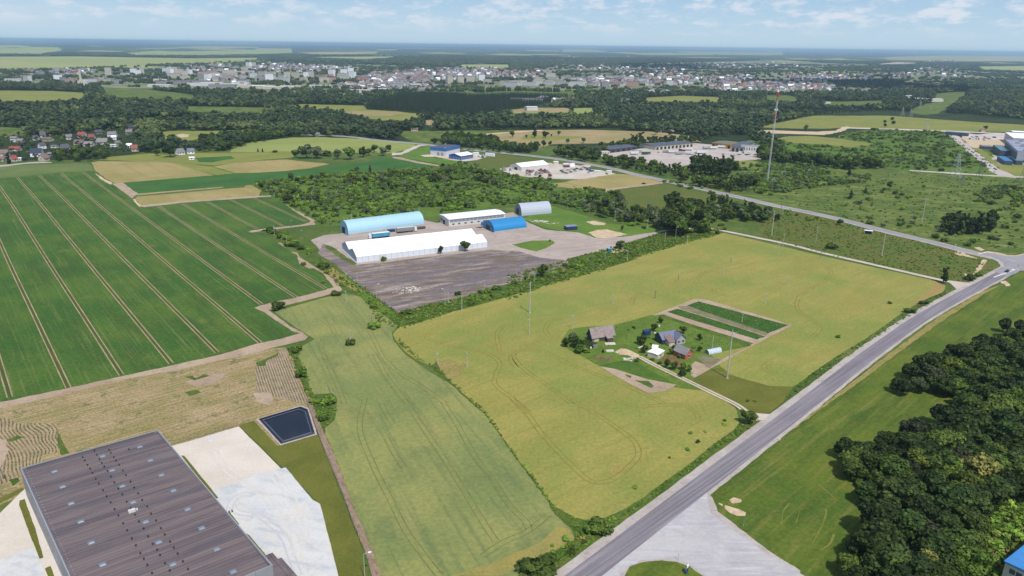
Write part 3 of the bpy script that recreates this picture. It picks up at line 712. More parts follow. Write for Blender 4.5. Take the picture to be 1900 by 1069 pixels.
patch('farm_yard', px('K', [(755,690),(800,662),(840,665),(930,708),(945,724),(900,732),(850,712),(790,706)]), g_sand, 10,0.25, 'sandy turning place of the farmyard')
patch('farm_yard', px('b', [(560,790),(700,700),(840,740),(900,800),(960,860),(940,910),(840,900),(700,850)]), ground_mat('yard_dirt', (112,96,62),(126,108,74),4,0.7,0.2),10,0.25, 'brown dirt behind the white roofed garage')
patch('green_plot', px('K', [(640,786),(800,752),(880,752),(960,790),(1060,850),(1150,890),(1200,922),(1000,884),(700,804)]), g_plot, 10,0.25, 'dark green plot below the farmyard')
patch('bare_triangle', px('K', [(640,793),(760,815),(1000,890),(1210,930),(1130,975),(1000,992),(830,905)]), g_soil, 11,0.25, 'bare beige triangle plot with a few plants')
patch('crop_remnant', px('K', [(900,895),(1000,900),(1045,940),(1020,955),(950,925)]), g_verge, 12,0.5, 'few green plants on the bare triangle')
patch('crop_remnant', px('K', [(830,852),(880,866),(870,880),(840,870)]), g_verge, 12,0.4, 'small green tuft on the bare triangle')
mb = MB(); LANE = smooth_line([g2(*p) for p in px('K', [(932,722),(1060,790),(1300,906),(1460,984),(1640,1072)]) + px('O', [(1570,78)])],1.5)
mb2 = MB(); ribbon_geo(mb2, LANE, 3.0,0.245,0,0.25,3)
tag(mb2.build('lane_verge', g_verge2), 'dry grass between the wheel tracks of the farm lane', kind=S)
ribbon_geo(mb, LANE, 0.9,0.252,0.85,0.3,1); ribbon_geo(mb, LANE, 0.9,0.252,-0.85,0.3,2)
tag(mb.build('lane', m_pale_track), 'farm lane of two pale wheel tracks', kind=S)
patch('lane_mouth', px('O', [(1560,70),(1600,84),(1650,92),(1720,96),(1680,130),(1640,136),(1560,90)]), m_pale_track, 12,0.2, 'gravel mouth of the farm lane')

# left foreground ---------------------------------------------------------
patch('stubble_field', px('I', [(-300,1170),(0,1098),(200,1058),(500,988),(900,888),(1300,818),(1500,773),(1900,690)]) + px('J', [(100,660),(215,652),(260,720),(395,1069)]) + px('N', [(420,20),(480,210),(250,290),(100,140),(-60,190)]) + px('M', [(1040,285),(900,420),(200,560),(0,640),(-300,740)]), g_stub, 3,0.3, 'dry stubble field with green regrowth')
patch('row_crop', px('J', [(-5,800),(60,782),(90,742),(150,720),(170,680),(216,658),(262,760),(300,860),(395,1069),(320,1060),(240,1040),(120,1010),(80,985),(0,1000)]), g_rows, 4,0.5, 'sparse green crop rows on pinkish soil')
patch('row_crop', px('M', [(-200,130),(70,120),(95,150),(190,150),(340,150),(360,290),(350,320),(262,340),(250,400),(120,470),(0,520),(-200,560)]), g_rows2,4,0.5, 'wavy curving crop rows at the left edge')
patch('soil_patch', px('M', [(-60,215),(30,250),(50,300),(30,370),(0,420),(-80,400)]), g_soil, 5,0.6, 'bare soil spot between the wavy rows')
patch('soil_patch', px('J', [(-20,985),(110,985),(130,1040),(100,1080),(0,1050)]), g_soil, 5,0.4, 'bare soil below the crop rows')
patch('soil_patch', px('I', [(1360,905),(1480,880),(1560,850),(1660,845),(1620,885),(1540,930),(1430,935)]), g_soil, 4,0.5, 'bare pinkish spot in the stubble')
patch('weed_patch', px('I', [(1360,870),(1420,860),(1440,880),(1500,850),(1540,860),(1430,895)]), g_verge, 5,0.5, 'green weeds in the stubble')
patch('weed_patch', px('I', [(1360,985),(1440,965),(1475,985),(1400,1008)]), g_verge, 5,0.5, 'lower green weeds in the stubble')
patch('weed_patch', px('J', [(0,765),(90,725),(170,690),(165,715),(80,750),(70,790),(10,790)]), g_verge, 5,0.4, 'green weeds at the top of the crop rows')
patch('weed_patch', px('M', [(50,245),(110,222),(150,232),(60,262)]), g_verge, 5,0.4, 'green weeds among the wavy rows')
patch('weed_patch', px('M', [(340,180),(370,240),(390,290),(420,330),(370,340),(350,290)]), g_verge, 5,0.4, 'green weeds at the end of the wavy rows')
patch('weed_patch', px('M', [(50,490),(110,475),(120,500),(80,525)]), g_verge, 5,0.4, 'green weeds beside the warehouse corner')
patch('sandy_yard', px('M', [(-200,760),(0,690),(150,545),(300,560),(500,1200),(-200,1250)]), g_yardsand, 5,0.15, 'sandy yard left of the warehouse')
patch('concrete', px('M', [(-200,1020),(0,972),(180,905),(240,940),(300,1200),(-200,1250)]), g_conc, 6,0.2, 'pale concrete left of the warehouse')
patch('grass_wedge', px('M', [(-100,640),(0,600),(130,540),(150,545),(80,590),(0,632),(-100,680)]), g_lawn, 6,0.15, 'grass wedge beside the warehouse corner')
patch('grass_strip', px('M', [(115,640),(120,615),(150,606),(175,680),(215,790),(262,960),(240,968),(180,820)]), g_lawn, 7,0.1, 'dry grass strip along the warehouse wall')
patch('grass_strip', px('M', [(272,1025),(305,1010),(360,1160),(330,1180)]), g_lawn, 7,0.1, 'second dry grass strip along the warehouse wall')
patch('sandy_yard', px('M', [(1000,300),(1040,285),(1200,240),(1440,168),(1885,612)]) + px('N', [(500,635),(560,860),(612,1069),(640,1160)]) + px('M', [(1700,1250),(1300,1000),(1000,500)]), g_yardsand, 5,0.12, 'sandy concrete yard right of the warehouse')
patch('concrete', px('M', [(1260,560),(1380,520),(1480,492),(1540,456),(1640,440),(1722,415),(1885,612)]) + px('N', [(497,636),(556,860),(606,1069),(630,1160)]) + px('M', [(1700,1250),(1400,1000)]), g_conc, 6,0.12, 'pale blue white concrete of the warehouse yard')
patch('fresh_concrete', px('M', [(1245,240),(1270,225),(1310,222),(1308,234),(1284,240),(1280,258),(1262,262)]), m_paint, 7,0.2, 'small white splash on the sandy yard')
patch('olive_lawn', px('N', [(10,162),(100,132),(240,285),(490,218),(560,400),(620,580),(680,720),(740,870),(770,1000),(830,1160),(640,1160),(612,1069),(500,635)]), g_lawn, 5,0.1, 'olive lawn between the yard and the ditch')
patch('grass_strip', px('d', [(150,-20),(175,30),(262,140),(240,150),(130,20)]), g_lawn, 8,0.08, 'narrow grass at the right wall of the warehouse')
patch('grass_strip', px('d', [(335,238),(372,262),(575,500),(555,515),(445,395)]), g_lawn, 8,0.08, 'second narrow grass at the right wall of the warehouse')
patch('grass_strip', px('M', [(1092,345),(1112,345),(1318,600),(1298,605)]), g_lawn, 8,0.08, 'upper narrow grass at the right wall of the warehouse')
g_ditch = ground_mat('ditch_soil', (160,142,124),(146,126,108),6,0.7,0.2,(116,98,82),2.5,0.6, streak=(dirang((560,745),(700,1060)),8,0.5,(112,96,84),0.6,0.5,0.7))
patch('ditch_path', px('N', [(400,-10),(440,-10),(475,90),(522,205),(575,315),(628,445),(698,645),(778,825),(822,945),(872,1069),(910,1160),(850,1160),(815,1069),(785,960),(750,870),(700,750),(640,590),(560,395),(490,215),(430,60)]), g_ditch, 7,0.2, 'brown stony track beside the ditch')

# roads -------------------------------------------------------------------
ROAD_C = [g2(*p) for p in [(1083,1069),(1496,750),(1602,667),(1704,594),(1785,548),(1845,516)]]
d0 = np.array(ROAD_C[0]) - np.array(ROAD_C[2]); d0 /= np.linalg.norm(d0)
ROAD_C = [tuple(np.array(ROAD_C[0]) + d0 * 130)] + ROAD_C + [g2(1880,497)]
RC = smooth_line(ROAD_C, 4.0)
mb = MB(); ribbon_geo(mb, RC, 11.3,0.150,0.75,0.06,5)
tag(mb.build('road_shoulder', g_shoulder), 'pale gravel shoulders of the main road', kind=S)
mb = MB(); ribbon_geo(mb, RC, 7.1,0.185,0,0)
tag(mb.build('road', g_asph), 'grey asphalt main road running to the junction', kind=S)
side = [(560,250),(620,252),(660,255),(690,259),(753,265),(798,269),(854,276),(955,286),(1026,294),(1089,304),(1132,312),(1177,323),(1223,333),(1304,351),(1344,360),(1385,369),(1431,380),(1546,404),(1635,427),(1731,450),(1814,471),(1860,480),(1960,486)]
SC = smooth_line([g2(*p) for p in side],5.0)
mb = MB(); ribbon_geo(mb, SC, 11.5,0.14,-0.6,0.1,5); tag(mb.build('road_shoulder', g_shoulder), 'pale shoulders of the side road', kind=S)
mb = MB(); ribbon_geo(mb, SC, 7.4,0.17,0,0); tag(mb.build('road', g_asph2), 'grey side road crossing behind the scrub', kind=S)
patch('junction', px('e', [(1000,285),(1150,245),(1290,260),(1500,310),(1640,318),(1780,290),(1950,330),(1950,570),(1720,560),(1640,610),(1500,660),(1280,560),(1440,490),(1400,410),(1250,340)]), g_asph2,9.5,0.1, 'wide asphalt junction at the right edge')
patch('shoulder_curve', px('e', [(1040,280),(1170,236),(1300,252),(1500,298),(1640,306),(1780,275),(1800,290),(1660,322),(1500,318),(1290,274),(1170,262)]), g_sand, 9.8,0.1, 'sandy edge of the junction')
patch('shoulder_curve', px('e', [(700,225),(1010,292),(1230,350),(1340,410),(1390,470),(1390,500),(1450,500),(1440,440),(1370,385),(1250,335),(1000,280)]), g_shoulder, 9.9,0.1, 'curved shoulder inside the junction')
patch('concrete_apron', px('O', [(1330,560),(1350,600),(1370,670),(1480,758),(1700,928),(1900,1055),(2100,1190),(1500,1300),(1380,1150),(1300,1050),(1230,1010),(1150,985),(1070,975),(950,985),(870,1010),(800,1090),(640,1200),(500,1200),(700,1050),(900,890),(1140,700)]), g_apron, 8,0.12, 'wide dusty concrete turning off the main road')
patch('gravel_edge', px('O', [(1350,570),(1372,600),(1400,680),(1480,740),(1700,910),(1900,1040),(1900,1060),(1700,940),(1460,770),(1360,690),(1335,600)]), g_shoulder, 9.1,0.3, 'gravel edge of the concrete turning')
patch('gravel_edge', px('O', [(780,1100),(850,1018),(950,975),(1070,965),(1160,975),(1240,1003),(1340,1075),(1330,1085),(1230,1012),(1150,988),(1070,978),(950,988),(872,1016),(830,1100)]), g_shoulder, 9.1,0.3, 'gravel edge of the grass island')
patch('mown_field', px('O', [(1375,560),(1600,370),(1900,140)]) + px('L', [(440,1069),(830,765),(1260,445),(1610,240),(1880,95),(2100,60),(2100,1300)]) + px('P', [(1900,300),(1900,1300),(800,1300),(560,1080),(420,975),(300,885),(70,725),(40,650)]), g_mown, 5,0.4, 'mown green grass between the road and the dark wood')
patch('dry_verge', px('O', [(1380,550),(1450,480),(1700,300),(1900,155),(2000,80)]) + px('L', [(700,905),(860,780),(1280,470),(1600,265),(1740,190),(1600,235),(1260,440),(830,760),(430,1069)]) + px('O', [(1700,290),(1400,530)]), g_verge2,6.5,0.5, 'dry brownish verge on the right of the road')
patch('grass_island', px('O', [(830,1090),(872,1016),(950,988),(1070,978),(1150,988),(1230,1012),(1330,1085),(1380,1160),(1400,1300),(700,1300)]), g_mown, 9.4,0.25, 'grass island with a blue sign')
patch('sand_pile', px('O', [(1470,610),(1500,597),(1550,612),(1545,628),(1490,634)]), g_sand, 8,0.3, 'pale sand spread on the mown grass')
patch('sand_pile', px('O', [(1445,645),(1490,660),(1530,668),(1575,690),(1568,710),(1520,708),(1480,690),(1450,665)]), g_sand, 8,0.3, 'larger pale sand spread on the mown grass')
patch('sand_pile', px('O', [(1410,628),(1435,640),(1430,650),(1408,636)]), g_sand, 8,0.2, 'smallest sand spread on the mown grass')
patch('sand_pile', px('e', [(1390,735),(1480,725),(1560,790),(1550,815),(1480,815),(1460,780),(1400,765)]), g_sand, 8,0.3, 'sand heap beside the junction')
# grass and track between side road and crop
patch('meadow', px('H', [(-60,700),(60,610),(500,700),(850,790),(1230,885),(1500,955),(1640,990),(1720,1040),(1740,1069)]) + px('L', [(1740,60),(1500,180),(1360,160),(1250,150),(570,0)]) + px('H', [(400,955),(0,845),(-60,760)]), g_meadb, 3,0.5, 'olive and rusty meadow between the gravel track and the side road')
patch('weed_flowers', px('e', [(370,290),(540,320),(700,420),(650,520),(480,500),(400,400)]), g_verge, 5,0.8, 'white flowering weeds near the junction')
patch('sand_scar', px('e', [(1110,370),(1175,385),(1080,520),(990,610),(930,615),(1010,500)]), g_sand, 6,0.5, 'narrow sandy scar near the junction')
patch('sand_scar', px('e', [(620,262),(740,225),(830,290),(1010,350),(1000,362),(860,330),(680,300)]), g_sand, 6,0.5, 'sandy scar beside the side road')
patch('sand_scar', px('e', [(950,175),(1040,165),(1130,215),(1060,230)]), g_sand, 6,0.5, 'sandy spot behind the side road')
patch('sand_scar', px('e', [(780,605),(850,600),(860,625),(820,650)]), g_sand, 6,0.4, 'small sandy spot by the round bush')
ribbon('track', px('G', [(1080,792),(1260,772),(1430,766)]) + px('H', [(0,850),(200,893),(400,944)]) + px('L', [(560,-8),(900,70),(1250,150),(1370,175),(1440,190)]),4.2, m_pale_track, 0.20, 'white gravel track along the yellow crop', jit=0.1)
patch('track_mouth', px('L', [(1330,160),(1500,180),(1520,190),(1400,225),(1370,195)]), m_pale_track, 10,0.2, 'gravel mouth of the track at the main road')
# the tarmac yard ----------------------------------------------------------
YARD = [(576,446),(601,437),(632,434),(690,412),(788,409),(812,414),(940,396),(952,394),(975,411),(1013,427),(1071,431),(1102,440),(1170,437),(1223,429),(1225,433),(1172,448),(1127,464),(1100,469),(1051,481),(1056,488),(1018,503),(950,524),(904,538),(841,556),(791,566),(750,576),(738,580),(707,558),(664,528),(627,495),(611,480)]
patch('tarmac_yard', YARD, g_yard, 6,0.5, 'wide pinkish tarmac yard around the hangars')
patch('worn_tarmac', [(590,470),(600,452),(622,470),(655,492),(700,488),(905,464),(960,466),(1000,478),(1034,482),(1050,483),(1054,489),(1018,503),(950,524),(904,538),(841,556),(791,566),(750,576),(740,580),(707,558),(664,528),(627,495)], g_worn, 7,0.9, 'worn dark streaky tarmac in front of the white tent')
patch('yard_grass', px('F', [(500,885),(560,900),(640,960),(740,1030),(720,1040),(640,1000),(520,920)]), g_mead, 9,0.6, 'dry grass beside the tent end')
patch('grass_patch', px('G', [(0,888),(150,857),(290,858),(318,872),(240,918),(180,938),(60,912)]), g_fresh, 9,0.4, 'grass island in the tarmac yard')
patch('grass_patch', px('U', [(1035,685),(1070,672),(1105,680),(1080,698)]), g_fresh, 9,0.3, 'tiny grass spot in the tarmac yard')
patch('meadow', px('G', [(70,700),(290,600),(420,640),(560,680),(700,730),(960,760),(1100,785),(880,822),(800,830),(610,838),(500,800),(370,785),(250,770),(120,718)]), g_fresh, 8,0.6, 'fresh green meadow right of the grey hangar')
patch('sand_patch', px('G', [(560,800),(620,780),(700,776),(850,812),(700,842),(620,838)]), g_sand, 9,0.6, 'sandy patch by the yard entrance')
patch('debris_ground', px('G', [(545,720),(600,712),(690,730),(680,745),(600,745)]), g_sand, 9,0.5, 'thin sandy patch in the fresh meadow')
patch('farm_track', px('G', [(690,930),(800,905),(870,915),(830,945),(740,950)]), g_sand, 9,0.3, 'sandy spot by the small bush at the yard edge')

# tramlines and wheel tracks ----------------------------------------------------
tl = []
def two(w1, a, w2, b): return (px(w1,[a])[0], px(w2,[b])[0])
tr = [two('E', (130,392), 'I', (1272,778)), two('E', (298,375), 'I', (1605,700)), two('E', (455,358), 'I', (1890,618)), two('E', (0,480), 'I', (920,855))]
LINES = []
wa = [np.array([g2(*a), g2(*b)]) for a, b in tr]
dvec = np.mean([(w_[1] - w_[0]) / np.linalg.norm(w_[1] - w_[0]) for w_ in wa[:4]],0); dvec /= np.linalg.norm(dvec)
nvec = np.array([-dvec[1], dvec[0]])
print([(w_[1] - w_[0]) / np.linalg.norm(w_[1] - w_[0]) for w_ in wa])
offs = sorted([float(w_.mean(0) @ nvec) for w_ in wa[:4]])
gapT = (offs[-1] - offs[0]) / 3.0
print('tram spacing', offs, gapT)
mbp = MB(); mbd = MB()
gp = np.array(GREEN)
al = [float(np.array(g2(*p)) @ dvec) for p in GREEN]
ALL = [offs[0] + k * gapT for k in range(-14,16)]
for k, o_ in enumerate(ALL):
    ts = np.arange(min(al), max(al),4.0)
    P = np.stack([nvec[0] * o_ + dvec[0] * ts, nvec[1] * o_ + dvec[1] * ts],1)
    pp = proj(np.concatenate([P, np.zeros((len(P),1))],1))
    ins = inpoly(pp, GREEN) & (P[:, 1] > 60)
    run = []
    for i in range(len(P) + 1):
        if i < len(P) and ins[i]:
            q = P[i] + nvec * 1.2 * mnoise.noise(Vector((P[i][0] * 0.006, P[i][1] * 0.006,3.0)))
            run.append(q)
        else:
            if len(run) > 3:
                thin = 1.0
                ribbon_geo(mbp, run, 0.5 * thin, 0.074,0.88,0.35, k, gaps=0.0)
                ribbon_geo(mbp, run, 0.5 * thin, 0.074,-0.88,0.35, k + 30, gaps=0.0)
                ribbon_geo(mbd, run, 1.25,0.068,0,0.2, k + 60)
            run = []
tag(mbd.build('tramline_middle', g_tramd), 'brown strips between the pale wheel lines of the green crop', kind=S)
tag(mbp.build('tramlines', g_tram), 'pale wheel lines through the green crop', kind=S)
def pair(name, lists, mat, z, gap, w, label):
    mb = MB()
    for i, (win, pts) in enumerate(lists):
        C = smooth_line([g2(*p) for p in px(win, pts)],2.0)
        for s in (-1,1): ribbon_geo(mb, C, w, z, s * gap / 2,0.5, i * 3 + s)
    tag(mb.build(name, mat), label, kind=S)
pair('wheel_tracks', [
    ('J', [(1400,625),(1290,600),(1250,575),(1290,545)]),('J', [(1400,640),(1600,672),(1720,705),(1790,770),(1760,860),(1760,930),(1900,1040),(2010,1140)]),
    ('O', [(160,0),(260,100),(340,210),(450,330),(560,440),(640,500),(720,505),(800,470),(900,380),(925,330),(900,260),(800,180),(650,80),(500,0)]),
    ('J', [(1900,480),(1800,510),(1770,570),(1790,690)]),('J', [(1900,690),(1870,730),(1910,800)]),
    ('K', [(1120,1069),(900,960),(700,880),(430,780),(260,690),(130,668),(30,690),(20,740),(110,830),(300,960),(440,1069)]),
    ('O', [(770,0),(900,45),(1080,40),(1200,45),(1275,90),(1285,130)]),
    ('K', [(270,570),(245,520),(290,460),(380,440)]),('K', [(880,340),(900,270),(960,250)]),
    ('L', [(450,70),(485,100),(440,160),(300,240),(235,310),(250,390),(360,460),(400,520),(340,580)]),
    ('K', [(1620,210),(1500,220),(1490,250),(1600,280)]),('K', [(1340,190),(1400,110),(1480,90)]),
    ('K', [(1900,760),(1850,790),(1880,830),(1960,850)])], g_track, 0.128,1.9,0.42, 'curved wheel tracks in the yellow crop')
pair('wheel_tracks', [
    ('J', [(600,345),(740,440),(830,530),(880,620),(930,720),(1040,830),(1200,930),(1400,1069)]),
    ('J', [(490,450),(560,510),(570,560),(500,590),(480,640),(500,690),(600,715),(700,700)]),
    ('J', [(490,690),(540,800),(600,930),(650,1069)]),
    ('J', [(870,700),(950,850),(1060,1000),(1110,1069)]),
    ('N', [(1010,0),(1120,170),(1240,350),(1360,540),(1480,740),(1560,860)]),
    ('N', [(1240,20),(1330,160),(1440,360),(1540,490),(1640,640),(1740,740),(1760,790)]),
    ('N', [(770,0),(740,180),(820,400),(920,600),(1020,800),(1150,980),(1220,1069)]),
    ('N', [(900,240),(960,350),(1010,420)]),('N', [(1880,700),(1750,800),(1600,870),(1480,950)]),
    ('N', [(870,30),(900,90),(940,150)])], g_trackw, 0.088,1.9,0.34, 'wheel tracks in the grey green wheat')
# road paint ------------------------------------------------------------------
mb = MB()
for i in range(12, len(SC) - 2,3):
    a, b = SC[i], SC[i] * 0.35 + SC[i + 1] * 0.65
    ribbon_geo(mb, [a, b],0.16,0.178)
def paint(win, pts, w): ribbon_geo(mb, smooth_line([g2(*p) for p in px(win, pts)],2.0), w, 0.206)
paint('e', [(1480,365),(1640,405)],0.5)
paint('e', [(1280,670),(1400,625),(1560,570),(1640,530)],1.1)
paint('e', [(1570,560),(1600,530),(1700,530)],0.5)
paint('e', [(1460,500),(1600,520),(1700,545)],0.5)
paint('e', [(1030,285),(1150,255)],1.2)
tag(mb.build('road_paint', m_paint), 'worn white road markings at the junction', kind=S)
mb = MB()
g_hay = ground_mat('dry_swath', (134,134,74),(118,122,58),3,0.6,0.15)
for win, pts in (('P', [(470,630),(435,680),(420,760)]),('P', [(680,640),(690,700),(650,800),(605,880)]),('P', [(540,640),(520,720),(510,750)]),('P', [(640,510),(740,600),(770,650)]),('P', [(740,820),(710,880),(660,915)]),('P', [(610,968),(645,975)]),('P', [(600,660),(600,740)]),('P', [(850,700),(840,780)])):
    ribbon_geo(mb, smooth_line([g2(*p) for p in px(win, pts)],.5),0.38,0.135,0,1.6, len(pts), gaps=0.38)
tag(mb.build('dry_swaths', g_hay), 'thin curved lines of dry cut grass on the mown field', kind=S)
g_rub = ground_mat('tyre_marks', (198,200,204),(208,208,208),6,0.8,0.05, k=.74)
g_rubl = ground_mat('dusty_marks', (226,222,216),(218,212,206),6,0.8,0.05, k=.74)
pair('tyre_marks', [('M', [(1380,690),(1400,620),(1460,580),(1530,580)]),('M', [(1400,650),(1440,690),(1540,700)]),('M', [(1560,700),(1700,820),(1760,960),(1800,1069)])], g_rub, 0.147,1.8,0.5, 'grey tyre arcs on the concrete yard')
pair('tyre_marks', [('M', [(1280,300),(1360,420),(1500,520),(1660,640),(1760,800),(1800,940)]),('N', [(200,440),(300,560),(380,700),(420,880)])], g_rubl, 0.149,2.0,0.6, 'pale dusty wheel marks on the concrete yard')
# pond -------------------------------------------------------------------------
m_liner = plain('pond_liner', (30,34,50),0.5,0,0.15,1.5)
m_linerin = plain('wet_liner', (22,26,40),0.35,0,0.1,2)
m_wat, Nw = newmat('pond_water')
Nw.b.inputs['Base Color'].default_value = (0.008,0.012,0.018,1); Nw.b.inputs['Roughness'].default_value = 0.06
po = [g2(*p) for p in px('N', [(130,125),(385,50),(425,66),(470,215),(265,275)])]
pi_ = [g2(*p) for p in px('N', [(172,140),(366,80),(405,96),(436,206),(283,258)])]
pr = [g2(*p) for p in px('N', [(106,130),(390,38),(440,58),(490,222),(258,290)])]
def rings(name, A, B, z1, z2, mat, label=None, parent=None):
    mb = MB(); n = len(A)
    for i in range(n):
        j = (i + 1) % n
        mb.face([(A[i][0], A[i][1], z1),(A[j][0], A[j][1], z1),(B[j][0], B[j][1], z2),(B[i][0], B[i][1], z2)])
    return mb.build(name, mat, parent)
patch('pond_rim', px('N', [(114,127),(388,42),(434,60),(482,218),(261,284)]), g_shoulder, 9.5,0.2, 'sandy rim around the lined pond')
cen = np.mean(np.array(po),0)
poE = empty('pond', (cen[0], cen[1],0),0, 'dark lined pond beside the olive lawn', 'pond')
def loc2(P, c): return [(p[0] - c[0], p[1] - c[1]) for p in P]
rings('liner', loc2(po, cen), loc2([tuple(np.array(a) * 0.75 + np.array(b) * 0.25) for a, b in zip(po, pi_)], cen),0.22,0.75, m_liner, parent=poE)
mid_ = [tuple(np.array(a) * 0.75 + np.array(b) * 0.25) for a, b in zip(po, pi_)]
rings('inner_slope', loc2(mid_, cen), loc2(pi_, cen),0.75,0.30, m_linerin, parent=poE)
mb = MB(); mb.face([(x, y, 0.32) for x, y in loc2([tuple(np.array(p) * 1.03 - np.array(cen) * 0.03) for p in pi_], cen)]); mb.build('water_surface', m_wat, poE)
mb = MB(); q = loc2([tuple(np.array(a) * 0.35 + np.array(b) * 0.65) for a, b in zip(po, pi_)], cen)
for i in range(5): mb.tube((q[i][0], q[i][1],0.52),(q[(i + 1) % 5][0], q[(i + 1) % 5][1],0.52),0.09, n=5)
mb.build('float_rope', plain('pond_rope', (120,130,160),0.6), poE)
# ------------------------------------------------------------------ materials of things
m_white = plain('white_sheet', (236,238,242),0.5,0,0.03,6, k=0.95)
m_whitew = plain('white_wall', (214,214,212),0.7,0,0.06,3)
m_cream = plain('cream_wall', (206,198,176),0.8,0,0.07,3)
m_pinkw = plain('pink_wall', (196,160,144),0.8,0,0.07,3)
m_greyw = plain('grey_wall', (150,150,154),0.75,0,0.08,3)
m_brick = plain('red_brick', (178,104,84),0.85,0,0.12,1)
m_dark = plain('dark_opening', (34,36,42),0.5,0,0.1,2)
m_glass = plain('window_glass', (66,76,88),0.15,0,0.15,3, spec=0.6)
m_glassb = plain('band_glass', (120,130,144),0.3,0,0.12,2, spec=0.5)
m_roofgrey = plain('grey_roof', (132,128,132),0.8,0,0.12,2, rnd=0.12)
m_roofdark = plain('dark_roof', (84,84,94),0.7,0,0.12,2, rnd=0.12)
m_roofbrown = plain('brown_roof', (128,104,104),0.8,0,0.12,2, rnd=0.12)
m_roofred = plain('red_roof', (150,72,70),0.7,0,0.1,2, rnd=0.1)
m_roofterr = plain('terracotta_roof', (150,98,84),0.8,0,0.1,2, rnd=0.12)
m_roofblue = plain('navy_roof', (52,62,84),0.6,0,0.1,2)
m_roofslate = plain('slate_blue_roof', (112,122,146),0.7,0,0.10,1.2)
m_barnroof = plain('weathered_barn_roof', (150,136,132),0.9,0,0.18,1.2)
m_wood = plain('old_wood', (90,80,72),0.9,0,0.2,0.8)
m_bluewood = plain('dark_blue_boards', (62,70,92),0.8,0,0.12,1)
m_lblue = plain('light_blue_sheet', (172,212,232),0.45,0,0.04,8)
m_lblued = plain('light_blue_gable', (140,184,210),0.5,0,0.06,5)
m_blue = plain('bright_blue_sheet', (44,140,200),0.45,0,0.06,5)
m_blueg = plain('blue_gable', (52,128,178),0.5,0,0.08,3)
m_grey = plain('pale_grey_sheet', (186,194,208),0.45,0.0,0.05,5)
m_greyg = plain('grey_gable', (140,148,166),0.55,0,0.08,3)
m_concw = plain('concrete_plinth', (184,180,176),0.85,0,0.12,2)
m_panel = plain('grey_wall_panel', (158,160,168),0.5,0,0.04,4, rnd=0.05)
m_steel = plain('galvanised_steel', (190,196,200),0.45,0.3,0.08,2)
m_pole = plain('pale_concrete_pole', (186,184,176),0.8,0,0.1,2)
m_polew = plain('tarred_wood_pole', (120,112,100),0.9,0,0.15,1)
m_red = plain('mast_red', (196,62,66),0.6,0,0.06,2)
m_mastw = plain('mast_white', (214,216,218),0.6,0,0.06,2)
m_bark = plain('bark', (92,80,66),0.9,0,0.2,0.5)
m_tyre = plain('tyre', (28,28,30),0.9,0,0.1,1)
m_yellow = plain('yellow_cladding', (206,158,60),0.6,0,0.06,3)
m_teal = plain('teal_sheet', (96,132,150),0.5,0,0.06,3)
m_tarp = plain('dark_blue_tarp', (40,62,104),0.5,0,0.08,2)
m_rock = plain('pale_rubble', (206,200,190),0.9,0,0.15,1)
m_bluep = plain('sign_blue', (30,66,160),0.5,0,0.05,1)
# the warehouse roof: each sheet its own tone
m_roofsheet, Nr = newmat('warehouse_roof_sheet')
_oi = Nr.new('ShaderNodeObjectInfo')
_c = Nr.mix(Nr.rng(_oi.outputs['Random'],0,1), alb((100,92,98)), alb((122,108,108)))
_sv = Nr.coord(0,(1 / 14.0,1 / 0.35,1))
_f = Nr.rng(Nr.noise(_sv, 1.0,4,0.6),0.35,0.68)
_c = Nr.mix(Nr.mul(_f, 0.4), _c, alb((92,84,92)))
_f2 = Nr.rng(Nr.noise(Nr.coord(0,(1 / 30.0,1 / 3.2,1)),1.0,4,0.6),0.42,0.58)
_c = Nr.mix(Nr.mul(_f2,0.5), _c, alb((136,122,118)))
_f3 = Nr.rng(Nr.noise(Nr.coord(0,(1 / 24.0,1 / 1.6,1),(5,9,0)),1.0,3,0.6),0.5,0.62)
_c = Nr.mix(Nr.mul(_f3,0.4), _c, alb((84,70,76)))
_w = Nr.new('ShaderNodeTexWave', wave_type='BANDS', bands_direction='Y'); _w.inputs['Scale'].default_value = 0.3142 / 0.5
Nr.ln(Nr.coord(), _w.inputs['Vector'])
_c = Nr.mix(Nr.mul(Nr.rng(_w.outputs['Fac'],0.7,1.0),0.35), _c, alb((76,70,78)))
Nr.ln(_c, Nr.b.inputs['Base Color']); Nr.b.inputs['Roughness'].default_value = 0.6

def rect(FL, FR, BL, win='X', z=0.0, depth=None, length=None):
    """front-left, front-right and back-left corners in the picture -> origin, length, depth, heading"""
    a = np.array(W(win, *FL, z)); b = np.array(W(win, *FR, z)); c = np.array(W(win, *BL, z))
    u = b - a; L = np.linalg.norm(u); u /= L
    v = np.array([-u[1], u[0]])
    D = abs((c - a) @ v)
    return a, length or L, depth or D, math.atan2(u[1], u[0])

def gable_profile(w, he, hr): return [(0,0),(w, 0),(w, he),(w / 2, hr),(0, he)]

